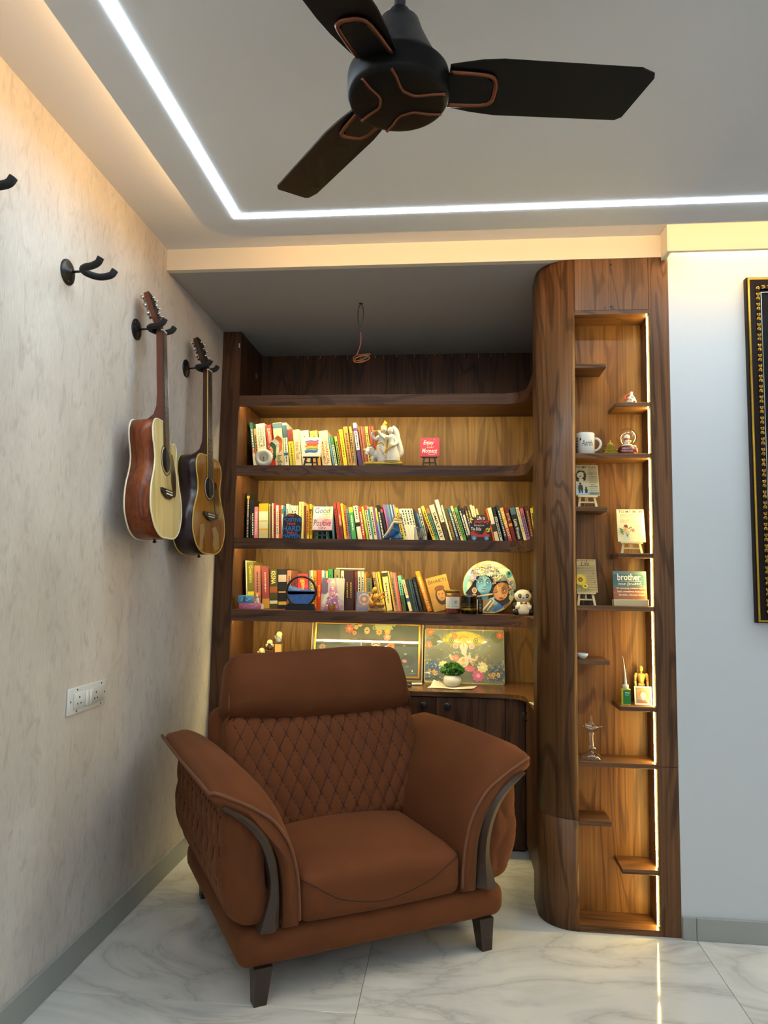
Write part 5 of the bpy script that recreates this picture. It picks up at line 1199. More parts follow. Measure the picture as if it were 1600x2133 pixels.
MB().ball((-.007, .0, .112), (.0125, .012, .0105), 12, 8).ball((.020, .006, .111), (.0125, .012, .0105), 12, 8).build('hair', mat('figurine_hair', '#7a4a22', .5), bf)
cr = thing('crystal_block', 'clear engraved crystal cube in front of the white books', 'ornament', (sx(877, 1110), YF - .005, zC))
MB().rbox(-.034, .034, 0, .034, .0005, .070, .003, 1, smooth=False).build('block', M_GLASS, cr)
m = MB()
for k in range(26):
    t = k * .8; r_ = .004 + .0007 * k; m.ball((r_ * math.cos(t), .017 + .004 * math.sin(k), .032 + r_ * math.sin(t)), .0035, 6, 4)
m.ball((0, .017, .052), .005, 8, 6); m.build('engraving', mat('etched', '#cfc9a8', .6), cr)['kind'] = 'stuff'

# ---- lowest row of books
xb_ = sx(515, 1247)
def little_box(name, label, x0, x1, z0, z1, col, rz, pg):
    o = thing(name, label, 'box', ((x0 + x1) / 2, YF - .012, z0), rz); w = x1 - x0; h = z1 - z0
    MB().rbox(-w / 2, w / 2, -.030, -.028, 0, h, .0008, 1).box(-w / 2, w / 2, -.028, .024, 0, .003).box(-w / 2, w / 2, -.028, .024, h - .003, h).build('cover', col, o)
    MB().box(-w / 2 + .002, w / 2 - .001, -.0279, .022, .0031, h - .0031).build('pages', M_PAGE, o)
    p = Print(o, -.0301); rr = [(-w * .3, h * .25), (-w * .1, h * .7), (w * .1, h * .3), (w * .3, h * .7)]
    p.line(rr, .003, pg); p.rect(-w * .14, w * .02, h * .12, h * .88, '#39507a' if pg == '#9fd0e0' else '#c9788e'); p.line([(w * .1, h * .3), (w * .35, h * .6)], .003, pg); p.done(); return o
pk0, pk1 = at(502.7, 1262, YF).x, at(549, 1262, YF).x; bl0, bl1 = at(499.6, 1247, YF).x, at(531, 1247, YF).x
little_box('trinket_box', 'pink book-shaped trinket box under the blue one', pk0, pk1, zD + .0004, zD + .032, mat('box_pink', '#c0698a', .45), 0, '#e0a8b8')
little_box('trinket_box', 'light blue book-shaped trinket box lying on the pink one', bl0, bl1, zD + .0325, zD + .071, mat('box_blue', '#4a8fb8', .45), R(3), '#9fd0e0')
dg = thing('dog_figurine', 'tiny orange and white puppy figurine on the pink box', 'figurine', (sx(538.5, 1250), YF - .018, zD + .0325))
MB().ball((0, .004, .018), (.015, .014, .018), 12, 8).ball((0, -.004, .040), (.0155, .014, .0135), 14, 8).build('body', mat('puppy_orange', '#c8682a', .5), dg)
MB().ball((0, -.011, .037), (.009, .009, .010), 10, 8).ball((0, -.007, .016), (.010, .008, .014), 10, 8).ball((-.009, -.010, .004), (.005, .007, .004), 8, 6).ball((.009, -.010, .004), (.005, .007, .004), 8, 6).build('white_fur', mat('puppy_white', '#e2ddd0', .6), dg)
for s_ in (-1, 1):
    MB().tube([(s_ * .009, -.002, .048), (s_ * .012, -.001, .058)], [.005, .001], 8).build('ear', MATS['puppy_orange'], dg)
    MB().ball((s_ * .0055, -.0175, .042), .0014, 6, 4).build('eye', M_BLACK, dg)
MB().ball((0, -.0205, .037), .0018, 6, 4).build('nose', M_BLACK, dg)
# moving-sand picture
sa = thing('sand_art', 'round sand picture of blue dunes in a black ring', 'ornament', (sx(628, 1250), YF - .01, zD))
recalc(MB().prism([(-.080, 0), (.080, 0), (.068, .034), (-.066, .034)], lambda x, z: (x, -.014, z), lambda x, z: (x, .014, z)).build('stand', M_BLACK, sa))
zc = .0975
MB().tube([(.077 * math.cos(t), 0, zc + .077 * math.sin(t)) for t in [2 * PI * k / 40 for k in range(40)]], .0062, 10, closed=True).build('ring', M_BLACK, sa)
def dune(f, y0_, y1_, n, m_):
    top = [(-.074 + .148 * k / 24) for k in range(25)]; pts = []
    for x in top:
        z = zc + f(x / .074); lim = math.sqrt(max(0, .0735 ** 2 - x * x)); pts.append((x, max(zc - lim, min(zc + lim, z))))
    arc_ = []
    for k in range(17):
        t = PI + PI * k / 16; arc_.append((.0735 * math.cos(t), zc + .0735 * math.sin(t)))
    poly_ = pts[::-1] + [(x, z) for x, z in arc_ if z < pts[0][1] + .03][0:17]
    poly_ = [q for i, q in enumerate(poly_) if i == 0 or (abs(q[0] - poly_[i - 1][0]) + abs(q[1] - poly_[i - 1][1])) > 1e-4]
    recalc(MB().prism(poly_, lambda x, z: (x, y0_, z), lambda x, z: (x, y1_, z)).build(n, m_, sa))
dune(lambda u: .016 - .012 * u - .004 * math.sin(3 * u + 1), .001, .0025, 'far_dune', mat('sand_pale', '#b3c6de', .8, var=.3, scale=120))
dune(lambda u: .008 - .006 * u + .006 * math.sin(4 * u), -.0005, .0009, 'middle_dune', mat('sand_mid', '#6c90c6', .8, var=.4, scale=90))
dune(lambda u: -.010 + .008 * math.sin(3.2 * u + .6), -.0022, -.0006, 'near_dune', mat('sand_blue', '#3f68ad', .8, var=.5, scale=70))
MB().lathe([(.0725, -.0032), (.0725, -.0026)], 40, frame_m((0, 0, zc), (1, 0, 0), (0, 0, 1))).build('glass', M_THIN, sa)
# lilac card of a crowned dancer, crystal votive
def stand_card(name, label, px0, px1, py1, Y, zs, col, tilt=R(7)):
    x0, x1 = at(px0, py1, Y).x, at(px1, py1, Y).x; h_ = at((px0 + px1) / 2, py1, Y).z - zs
    o = thing(name, label, 'card', ((x0 + x1) / 2, Y, zs + .0012)); o.rotation_euler = (-tilt, 0, 0); w_ = x1 - x0
    MB().box(-w_ / 2, w_ / 2, 0, .004, 0, h_).build('board', col, o); return o, w_, h_
o, w_, h_ = stand_card('printed_card', 'lilac printed card of a garlanded deity leaning on books', 669.5, 717, 1204, YF + .045, zD, mat('card_lilac', '#9a8f9e', .5, var=.2, scale=60))
p = Print(o, -.0001)
p.rect(-w_ / 2, -w_ * .22, h_ * .5, h_, '#5a4a66').poly([(w_ * .1, h_), (w_ * .5, h_), (w_ * .5, h_ * .3), (w_ * .3, h_ * .35)], '#a9a49c').poly([(-w_ * .34, 0), (w_ * .34, 0), (w_ * .2, h_ * .45), (-w_ * .18, h_ * .42)], '#8a5a92').ell(0, h_ * .55, w_ * .2, h_ * .2, '#a8748e').ell(.0, h_ * .80, w_ * .11, h_ * .07, '#c49a8a').ell(-w_ * .2, h_ * .90, w_ * .08, h_ * .06, '#b8787e').poly([(-w_ * .1, h_ * .84), (w_ * .1, h_ * .84), (.0, h_ * .98)], '#d6cfa0')
p.ell(-w_ * .30, h_ * .36, w_ * .09, h_ * .2, '#b3b6a8', -.4)
p.dots(60, lambda: (random.gauss(0, w_ * .14), random.uniform(h_ * .1, h_ * .72)), .002, .0045, ['#c9a2b4', '#7a4a86', '#d8c0b8', '#a86a86', '#e0d0c8', '#6a3a7a'])
p.dots(30, lambda: (random.uniform(-w_ * .48, w_ * .48), random.uniform(.008, h_ * .14)), .003, .006, ['#a86a7a', '#7a8a86', '#c89a9a', '#8a5a8a']).done()
vt = thing('votive', 'small gold-rimmed crystal votive bowl in front of the lilac card', 'candle holder', (sx(692.5, 1262), YF - .018, zD))
MB().lathe([(.012, 0), (.019, .008), (.0215, .020), (.0175, .036), (.0160, .036), (.0195, .020), (.017, .010), (.010, .004)], 20, cap=True).build('bowl', mat('amber_glass', '#e0b070', .05, Transmission_Weight=.85, IOR=1.45), vt)
MB().lathe([(.014, .0005), (.0135, .006)], 16, Matrix.Translation((0, 0, 0))).build('gold_foot', M_GOLD, vt)
# blue card and golden veena player
o, w_, h_ = stand_card('printed_card', 'blue printed card of a wheel behind the golden veena player', 742.5, 775, 1233, YF + .03, zD, mat('card_blueviolet', '#6f7898', .5, var=.2, scale=80))
p = Print(o, -.0001); p.ell(0, h_ * .62, w_ * .38, h_ * .3, '#b39a86').ell(0, h_ * .62, w_ * .28, h_ * .22, '#8a6f74').ell(0, h_ * .62, w_ * .12, h_ * .1, '#c2a27a')
p.dots(16, lambda: (lambda t: (w_ * .33 * math.cos(t), h_ * .62 + h_ * .26 * math.sin(t)))(random.uniform(0, 6.28)), .0025, .0035, ['#d8c0a0', '#a8705a'])
for k in range(4): p.rect(-w_ * .4, w_ * .45, h_ * (.08 + .06 * k), h_ * (.105 + .06 * k), ['#4a5a9a', '#a8786a', '#8a7a86', '#b08a5a'][k])
p.done()
vn = thing('figurine', 'golden figurine of a seated veena player', 'figurine', (sx(785, 1255), YF - .012, zD))
M_YG = mat('yellow_gold', '#c9963a', .4, .25, var=.25, scale=60)
MB().tube(spline([(-.034, 0, .022), (0, .004, .030), (.036, 0, .022)], 6), [.012, .014, .018, .020, .020, .020, .020, .020, .020, .018, .016, .014, .012], 12).rbox(-.042, .042, -.020, .022, 0, .020, .007, 2).ball((-.018, -.012, .038), (.022, .016, .012), 12, 8).ball((.020, -.010, .036), (.024, .015, .012), 12, 8).build('lotus_seat', mat('ochre', '#b08446', .5, .1, var=.4, scale=70), vn)
MB().tube(spline([(0, .004, .030), (-.001, .003, .055), (-.004, .002, .080), (-.006, .001, .095)], 4), [.020, .019, .018, .017, .017, .018, .019, .019, .018, .015, .012, .009, .008], 12).ball((-.009, -.002, .108), (.0115, .012, .0135), 12, 8).tube(spline([(.012, 0, .086), (.028, -.012, .070), (.016, -.026, .064)], 4), .006, 8).tube(spline([(-.020, 0, .086), (-.032, -.010, .062), (-.018, -.026, .050)], 4), .006, 8).tube(spline([(.014, .006, .088), (.034, .008, .074), (.046, 0, .078)], 4), .005, 8).tube(spline([(-.020, .006, .088), (-.036, .004, .084), (-.040, -.002, .098)], 4), .005, 8).build('player', M_YG, vn)
MB().ball((-.009, .002, .116), (.0135, .0125, .011), 12, 8).ball((-.012, .008, .106), (.014, .008, .014), 10, 8).build('headdress', mat('bright_gold', '#dcb62a', .35, .3), vn)
MB().tube([(-.020, -.030, .040), (.046, -.030, .106)], [.0042, .0034], 8).ball((-.022, -.028, .038), (.0155, .011, .0155), 14, 8).ball((.034, -.024, .094), (.0075, .006, .0075), 8, 6).build('veena', mat('veena_wood', '#c27a2a', .4), vn)
# jar, candle, bottle
jr = thing('jar', 'glass sweet jar with gold lid and white label', 'jar', (sx(943.5, 1260), YF - .005, zD))
MB().lathe([(.036, .0005), (.0395, .004), (.0395, .092), (.035, .100), (.035, .104)], 28).build('glass', M_THIN, jr)
MB().lathe([(.0345, .004), (.0365, .008), (.0365, .086), (.030, .090)], 20).build('sweets', mat('sweets_red', '#8a3a24', .4, var=.8, scale=70, bump=1.0), jr)
MB().lathe([(.037, .1042), (.038, .106), (.038, .117), (.036, .119)], 28).build('lid', mat('lid_gold', '#8a7434', .3, .8), jr)
lb = MB().grid(lambda i, j: (.0399 * math.sin(R(-62 + 124 * i)), -.0399 * math.cos(R(-62 + 124 * i)), .026 + .058 * j), 16, 1).build('label', mat('label_white', '#e2ddcc', .6), jr)
m = MB()
def onjar(a, z): return (.0402 * math.sin(a), -.0402 * math.cos(a), z)
for k in range(4): m.tube([onjar(R(-44), .038 + .011 * k), onjar(R(-24 + 3 * k), .038 + .011 * k)], .0008, 4)
m.tube([onjar(R(-6), .028), onjar(R(-6), .082)], .0004, 4); m.tube([onjar(R(20 + 13 * math.cos(t)), .058 + .011 * math.sin(t)) for t in [2 * PI * k / 18 for k in range(18)]], .0007, 4, closed=True); m.tube([onjar(R(20 + 4 * math.cos(t)), .058 + .004 * math.sin(t)) for t in [2 * PI * k / 10 for k in range(10)]], .0014, 4, closed=True)
for k in range(4): m.tube([onjar(R(6 + 9 * k), .036), onjar(R(10 + 9 * k), .036)], .0012, 4)
m.build('label_print', mat('label_ink', '#2a2a28', .6), lb)['kind'] = 'stuff'
cn = thing('candle_jar', 'black candle jar with gold stripes between jar and plate', 'candle', (sx(977, 1262), YF - .018, zD))
MB().lathe([(.036, .0005), (.0395, .003), (.0395, .086), (.0385, .089)], 32).build('tumbler', mat('gloss_black', '#080807', .12), cn)
for z0, z1 in ((.019, .030), (.035, .0362), (.040, .0412), (.0455, .0465), (.051, .052)): MB().lathe([(.03965, z0), (.03965, z1)], 32, cap=False).build('gold_stripe', mat('stripe_gold', '#a8862e', .3, .7), cn)
MB().lathe([(.030, .0892), (.036, .091), (.030, .094), (.012, .095)], 24).build('lid', mat('lid_black', '#16140f', .3), cn)
bt = thing('bottle', 'narrow black bottle leaning in front of the painted plate', 'bottle', (sx(1001, 1262), YF + .02, zD))
MB().rbox(-.012, .012, -.010, .010, .0005, .074, .003, 2).build('body', MATS['gloss_black'], bt)
p = Print(bt, -.0102); p.rect(-.007, .006, .012, .064, '#4a4338').scribble(-.006, .005, .03, .006, '#8a8478').scribble(-.006, .005, .046, .006, '#8a8478').done()
MB().lathe([(.007, .0742), (.007, .086)], 14).build('cap', M_BLACK, bt)

# round painted plate of a blue-faced flute player and his companion
PR = .137
pt = thing('painted_plate', 'round gold-rimmed plate painted with a blue face and companion', 'plate', (sx(1019.5, 1262, 3.765), 3.765, zD + .0020)); pt.rotation_euler = (R(-9), 0, 0)
MB().lathe([(PR, 0), (PR, .004), (PR - .003, .006)], 56, frame_m((0, .006, PR), (1, 0, 0), (0, 0, 1))).build('disc', mat('plate_aqua', '#a9c2b6', .2, var=.25, scale=14), pt)
MB().tube([((PR - .001) * math.cos(t), .002, PR + (PR - .001) * math.sin(t)) for t in [2 * PI * k / 56 for k in range(56)]], .0022, 8, closed=True).build('gold_rim', mat('rim_gold', '#c8b05a', .3, .5), pt)
p = Print(pt, -.0002)
K = PR / 535.0       # local units from a 1600-wide close view: centre (597,600), radius 535
def q(x, y): return ((x - 597) * K, PR + (600 - y) * K)
def E(x, y, rx, ry, c, rot=0.0): p.ell(*q(x, y), rx * K, ry * K, c, -rot)
def G(pts, c): p.poly([q(*a) for a in pts], c)
def Ln(pts, w, c): p.line([q(*a) for a in pts], w * K, c)
E(170, 560, 90, 200, '#7fb4b6'); E(210, 600, 60, 120, '#d8d49a'); E(900, 330, 150, 130, '#b8cfae'); E(1000, 330, 60, 70, '#5a9a96'); E(1000, 320, 28, 36, '#2a4a5a')
G([(330, 380), (700, 360), (700, 800), (560, 860), (340, 860), (200, 800), (110, 740), (250, 560)], '#241a18')
G([(700, 500), (960, 470), (1040, 640), (1060, 800), (1000, 900), (860, 1000), (700, 860)], '#2a1a14')
E(490, 560, 158, 190, '#5c93ad'); G([(350, 600), (630, 600), (560, 730), (480, 770), (420, 720)], '#5c93ad'); E(440, 640, 70, 90, '#6fa4ba'); E(560, 520, 60, 80, '#4f86a2'); G([(420, 720), (600, 720), (560, 880), (440, 880)], '#3f7590')
G([(495, 480), (520, 480), (530, 600), (470, 600)], '#79acc0'); E(500, 605, 34, 14, '#4a7f98'); E(485, 660, 48, 13, '#b0726c'); E(485, 655, 46, 5, '#7a4448')
for x, y, a in ((405, 505, .08), (590, 510, -.06)): E(x, y, 46, 15, '#b9cdd4', a); E(x + 4, y - 1, 17, 14, '#14222e'); Ln([(x - 58, y - 4), (x, y - 24), (x + 58, y - 2)], 9, '#14202c'); Ln([(x - 62, y - 42), (x, y - 62), (x + 56, y - 46)], 12, '#16242e')
Ln([(480, 390), (495, 460), (510, 470), (525, 460), (540, 390)], 8, '#d8c07a')
E(830, 690, 150, 190, '#b07a45', .30); E(800, 720, 90, 130, '#c08a50', .3); E(910, 640, 60, 120, '#8f5d33', .3)
for x, y in ((735, 715), (880, 670)): E(x, y, 40, 13, '#cdb08a', .25); E(x, y, 16, 12, '#1e120c'); Ln([(x - 46, y + 10), (x, y - 18), (x + 46, y - 14)], 9, '#1e120c'); Ln([(x - 44, y - 34), (x, y - 58), (x + 46, y - 48)], 9, '#2a180e')
G([(795, 690), (815, 685), (830, 790), (780, 795)], '#c8965c'); E(835, 830, 44, 17, '#8a3028', .1); Ln([(795, 832), (840, 824), (876, 822)], 5, '#4a1814'); E(905, 780, 44, 34, '#c8a452'); E(905, 780, 28, 20, '#a8743e')
Ln([(760, 560), (775, 640)], 12, '#d8c486'); E(780, 655, 12, 20, '#c9b060')
G([(440, 870), (640, 850), (700, 1000), (560, 1100), (470, 1090), (440, 1000)], '#8a6c3e'); G([(640, 1090), (700, 980), (800, 930), (880, 1010), (800, 1060), (720, 1100)], '#2f5f9a'); Ln([(660, 1080), (720, 990), (820, 960)], 10, '#5a8ac0'); G([(880, 1000), (960, 930), (1010, 900), (960, 980), (900, 1030)], '#7a5230')
Ln([(350, 800), (500, 775), (665, 745)], 26, '#d0b27a')
pal = ['#d8cfae', '#8f86a8', '#c9a45a', '#6a6a86', '#b87a5a', '#e6e0cc', '#7a8a96', '#a88a3a', '#c8b8a0', '#5a5a6a']
def cap_(): 
    while True:
        x, y = random.uniform(170, 820), random.uniform(90, 480)
        if ((x - 520) / 330) ** 2 + ((y - 420) / 330) ** 2 < 1 and not (((x - 500) / 165) ** 2 + ((y - 560) / 205) ** 2 < 1) and math.hypot(x - 597, y - 600) < 515: return q(x, y)
p.dots(260, cap_, 9 * K, 24 * K, pal)
def cap2():
    while True:
        t = random.uniform(R(200), R(372)); r_ = random.uniform(.86, 1.12); x, y = 860 + 190 * r_ * math.cos(t), 640 + 250 * r_ * math.sin(t)
        if math.hypot(x - 597, y - 600) < 515: return q(x, y)
p.dots(120, cap2, 8 * K, 20 * K, pal + ['#3f6a6a', '#c8b25a'])
p.dots(40, lambda: q(random.uniform(980, 1080), random.uniform(450, 660)), 8 * K, 18 * K, pal)
p.flower(*q(255, 430), 80 * K, '#8f86a8', '#e0c060', 8).flower(*q(430, 160), 50 * K, '#c98a4a', '#e6e0cc').flower(*q(560, 120), 46 * K, '#c9a45a', '#8f86a8')
for k in range(9): E(460 + 20 * k, 1090 - 24 * k, 17, 17, '#e4d8bc'); E(510 + 18 * k, 1100 - 25 * k, 13, 13, '#2f6a8a'); E(560 + 15 * k, 1080 - 22 * k, 15, 15, '#d8c7a0')
E(295, 690, 50, 62, '#b99a72'); E(295, 690, 30, 40, '#8a6a52'); E(295, 780, 40, 20, '#a98a62'); E(1020, 820, 36, 60, '#a8a078'); E(1010, 720, 26, 40, '#8a8a6a')
p.done(.25)
# panda
pn = thing('panda_figurine', 'white and black panda figurine with red bow tie', 'figurine', (sx(1089, 1265), YF - .008, zD))
M_PW, M_PB = mat('panda_white', '#ded8c6', .5), mat('panda_black', '#141312', .45)
MB().lathe([(.030, .0003), (.046, .005), (.050, .018), (.047, .036), (.040, .054), (.030, .064), (.02, .066)], 26).build('body', M_PW, pn)
hd_ = MB().ball((0, -.002, .093), (.043, .036, .035), 24, 14).build('head', M_PW, pn)
for s_ in (-1, 1):
    MB().ball((s_ * .034, .004, .118), (.012, .008, .012), 12, 8).build('ear', M_PB, hd_)
    MB().ball((s_ * .017, -.0345, .096), (.0095, .0035, .0115), 12, 8, Matrix.Rotation(s_ * .4, 3, 'Y').to_4x4()).build('eye_patch', M_PB, hd_)
    MB().tube([(s_ * .017 + .0045 * math.cos(t), -.0378, .097 + .0045 * math.sin(t)) for t in [2 * PI * k / 12 for k in range(12)]], .0009, 5, closed=True).build('eye_ring', mat('eye_grey', '#b8b8ae', .4), hd_)
    MB().ball((s_ * .040, -.012, .044), (.013, .016, .020), 12, 8).build('arm', M_PB, pn)
    MB().ball((s_ * .028, -.036, .040), (.0135, .012, .0135), 12, 8).build('paw', M_PW, pn)
    MB().ball((s_ * .036, -.030, .015), (.0165, .018, .0145), 12, 8).build('foot', M_PB, pn)
    MB().add([(0, -.038, .060), (s_ * .016, -.037, .067), (s_ * .016, -.037, .052), (0, -.043, .060)], [(0, 1, 2), (3, 2, 1), (0, 3, 1), (0, 2, 3)]).build('bow', mat('bow_red', '#8a1c24', .5), pn)
MB().ball((0, -.0385, .086), (.0045, .002, .003), 8, 6).build('nose', M_PB, hd_)

# ---- worktop: monks on steps, framed painting, wrapped print, plant, markers, paper
zW = .750
YM = 3.90
ms_ = thing('step_stand', 'little wooden stair stand behind the armchair on the worktop', 'stand', (sx(560, 1360, YM), YM, zW + .0004))
mx0 = sx(560, 1360, YM)
for px0, px1, py in ((535, 556, 1371), (553, 571.5, 1354), (572, 588.6, 1337)):
    a, b = at(px0, py, YM).x - mx0, at(px1, py, YM).x - mx0; h_ = at(px0, py, YM).z - zW
    MB().rbox(a + .002, b - .0005, -.020, .024, h_ - .007, h_, .001, 1, smooth=False).build('step', M_DX, ms_); MB().box(a + .006, b - .004, -.012, .018, 0, h_ - .0072).build('riser', mat('riser_wood', '#b5935a', .5, var=.15, scale=40), ms_)
for (px, py, robe, rz, pose, lab) in ((545.3, 1371, '#2f5f9a', 0, 0, 'little monk figurine in blue covering its ears, lowest step'), (562, 1354, '#3a1c1c', .1, 1, 'little monk figurine in dark maroon, middle step'), (580.5, 1337, '#8a9ab0', -.3, 2, 'little monk figurine in pale grey looking down, top step')):
    mk = thing('monk_figurine', lab, 'figurine', (at(px, py, YM).x, YM, at(px, py, YM).z + .0006), rz, 'three little monks')
    MB().lathe([(.013, .0), (.0155, .006), (.0145, .020), (.011, .026)], 18).build('robe', mat('robe_' + robe[1:], robe, .5), mk)
    tilt_ = (.0 if pose < 2 else .006)
    MB().ball((tilt_, -.004, .040), (.0165, .0165, .0165), 16, 10).build('head', mat('monk_skin', '#ddcba0', .5), mk)
    for s_ in (-1, 1): MB().tube(spline([(s_ * .016, -.004, .018), (s_ * .018, -.010, .028), (s_ * (.017 if pose == 0 else .006), -.016, .036 if pose == 0 else .030)], 4), .0048, 8).build('arm', MATS['monk_skin'], mk)
    if pose == 1: MB().ball((0, -.0195, .033), (.010, .003, .004), 10, 6).build('moustache', M_PB, mk)

def leaning(name, label, cat, px0, px1, Y, w_, h_, tilt):
    o = thing(name, label, cat, ((at(px0, 1400, Y).x + at(px1, 1400, Y).x) / 2, Y, zW + .0005)); o.rotation_euler = (-tilt, 0, 0); return o
wF = at(880, 1400, 3.96).x - at(645, 1400, 3.96).x; hF = .330
fp = leaning('framed_painting', 'framed painting of two faces crowned with flowers behind the armchair', 'picture', 645, 880, 3.955, wF, hF, R(13.5))
def fborder(d0, d1, y0, y1, n, m_):
    b = MB(); X = wF / 2
    b.box(-X + d0, -X + d1, y0, y1, d0, hF - d0).box(X - d1, X - d0, y0, y1, d0, hF - d0).box(-X + d1, X - d1, y0, y1, d0, d1).box(-X + d1, X - d1, y0, y1, hF - d1, hF - d0); b.build(n, m_, fp)
fborder(0, .005, -.016, 0, 'outer_edge', mat('frame_cream_edge', '#c8b88a', .4)); fborder(.005, .016, -.020, 0, 'frame_moulding', mat('frame_maroon', '#4a1f16', .3)); fborder(.016, .025, -.014, 0, 'gilt_slip', M_GILT)
MB().box(-wF / 2 + .001, wF / 2 - .001, -.001, .004, .001, hF - .001).build('backing', mat('painting_slate', '#4a5650', .5, var=.35, scale=9), fp)
p = Print(fp, -.0012)
K2 = wF / 1490.0     # close view: left edge x=35, bottom y=800, 6.4 px per photo px
def q(x, y): return ((x - 785) * K2, .012 + (800 - y) * K2)
G([(100, 40), (400, 40), (420, 300), (100, 330)], '#3f4a46'); E(250, 330, 150, 60, '#56655e'); G([(860, 40), (1200, 40), (1120, 160), (900, 170)], '#a5b58c'); E(1350, 250, 140, 120, '#48544e'); E(1330, 560, 150, 120, '#3b4545'); E(230, 620, 200, 140, '#424f4e')
E(620, 400, 130, 200, '#54606c'); E(800, 400, 60, 130, '#3b3a3e'); E(900, 430, 120, 200, '#c9ab84'); E(640, 345, 40, 14, '#2f353c'); E(745, 370, 40, 26, '#5f6266'); E(745, 370, 20, 14, '#2c2c30'); E(905, 385, 60, 26, '#f0e2c4'); E(905, 385, 22, 20, '#6a3a22'); Ln([(840, 380), (900, 345), (960, 372)], 16, '#4a2a1c'); Ln([(700, 300), (705, 400), (660, 440)], 22, '#a9b3bb')
E(775, 180, 62, 80, '#c9a658'); E(775, 180, 30, 40, '#e6d39a'); E(775, 178, 18, 22, '#3f4f6a'); E(875, 140, 40, 46, '#b3a25c'); E(875, 140, 20, 24, '#4a6a6a'); E(515, 70, 36, 36, '#d8cfae'); E(515, 72, 20, 22, '#2a3a5a')
for (x, y, r_, c1, c2) in ((540, 160, 60, '#c8604a', '#e09a86'), (610, 215, 30, '#d88a5a', '#b85a3a'), (940, 195, 44, '#d8a23a', '#c8701c'), (1050, 185, 44, '#d8b23a', '#e0c86a'), (1050, 260, 50, '#dd9a86', '#e8c0a0'), (630, 140, 30, '#d8b03a', '#c8862a'), (1100, 380, 56, '#d8863a', '#c8602a'), (600, 70, 26, '#c86a5a', '#d8a08a'), (680, 100, 34, '#d8b8a0', '#b8785a'), (590, 100, 22, '#8aa0b8', '#5a6a8a'), (190, 410, 44, '#a88a6a', '#8a6a4a')):
    p.flower(*q(x, y), r_ * K2, c1, c2, 7)
for (x, y, rx, ry, c, a) in ((1130, 130, 34, 22, '#3a5a34', .5), (1010, 70, 40, 14, '#34503a', 0), (1280, 370, 30, 18, '#c8745a', 0), (1300, 480, 34, 22, '#8aa07a', 0), (1290, 570, 50, 34, '#c87a6e', .2), (1330, 640, 40, 14, '#8a6a4e', -.4), (1395, 695, 16, 22, '#d8d4c4', 0), (160, 420, 30, 14, '#a8865a', .3)): E(x, y, rx, ry, c, a)
Ln([(1360, 725), (1435, 727)], 5, '#b8b8a8'); p.done(.5)
MB().box(-wF / 2 + .026, wF / 2 - .026, -.0098, -.0085, .026, hF - .026).build('glass', M_THIN, fp)
# print wrapped in clear film
wG = at(1052, 1400, 3.93).x - at(883, 1400, 3.93).x; hG = .292
gp_ = leaning('wrapped_print', 'shiny film-wrapped print of a seated elephant-headed figure with lotuses', 'picture', 883, 1052, 3.94, wG, hG, R(13.0))
recalc(MB().prism([(x, z) for x, z in rrect(-wG / 2, wG / 2, 0, hG, .012, 5)], lambda x, z: (x, 0, z), lambda x, z: (x, .008, z)).build('board', mat('print_edge', '#a8a070', .4), gp_))
p = Print(gp_, -.0002)
K3 = wG / 1345.0
def q(x, y): return ((x - 780) * K3, (1035 - y) * K3 * (hG / (905 * K3)))
G([(120, 140), (1440, 150), (1450, 1025), (120, 1005)], '#6e7460')
E(770, 300, 460, 170, '#8f8a34'); E(770, 280, 380, 150, '#b3a02a'); E(770, 270, 280, 130, '#c8b62e'); E(260, 320, 150, 120, '#4f5a3c'); E(1330, 260, 130, 120, '#5a6440'); E(250, 800, 160, 160, '#4f6484'); E(1330, 860, 160, 150, '#4a5f80'); E(760, 860, 360, 140, '#6a6a5c'); E(1250, 560, 200, 140, '#6f705c'); E(300, 560, 180, 120, '#66685a')
for (x, y, c) in ((200, 190, '#c8602a'), (1380, 220, '#c8602a'), (180, 400, '#b86a4a'), (610, 250, '#c87a3a')): p.flower(*q(x, y), 62 * K3, c, '#d88a4a', 8)
for x in (440, 490, 550, 1040, 1090): Ln([(x, 150), (x, 300)], 5, '#a8901c'); E(x, 320 if x != 550 else 240, 30, 38, '#d8b01c')
for s_ in (-1, 1): E(770 + s_ * 205, 320, 46, 58, '#4a6a4a'); E(770 + s_ * 205, 318, 30, 38, '#c8b23a'); E(770 + s_ * 205, 318, 15, 22, '#2f5a5a')
E(770, 310, 125, 90, '#c8841c'); E(770, 320, 90, 66, '#e0b01c'); E(770, 250, 50, 40, '#d8a01c')
for s_ in (-1, 1): E(770 + s_ * 135, 420, 62, 52, '#c0a8a0'); E(770 + s_ * 140, 425, 40, 36, '#b08a86')
E(770, 430, 92, 96, '#8f7f78'); E(770, 430, 86, 90, '#c9b8ac'); E(775, 510, 60, 70, '#d0c2b6')
Ln([(775, 500), (800, 570), (840, 620), (870, 600), (860, 560)], 56, '#cdbdb0'); Ln([(770, 370), (770, 420)], 18, '#c88a4a')
for s_ in (-1, 1): E(770 + s_ * 52, 432, 20, 13, '#f0ead8'); E(770 + s_ * 52, 433, 9, 9, '#2f4a4a')
E(770, 680, 110, 110, '#d2bfae'); E(765, 650, 36, 44, '#c8a03a'); E(770, 730, 46, 30, '#c8a86a'); E(880, 790, 110, 60, '#c8687a'); E(660, 800, 120, 60, '#c8727e')
for (pts) in ([(690, 620), (580, 640), (540, 560)], [(860, 620), (970, 640), (990, 570)], [(690, 660), (640, 740), (700, 780)], [(870, 650), (920, 700), (930, 740)]): Ln(pts, 48, '#cbb6a6')
for (pts) in ([(560, 600), (590, 590)], [(960, 620), (985, 600)], [(890, 700), (950, 690)]): Ln(pts, 40, '#c8a43a')
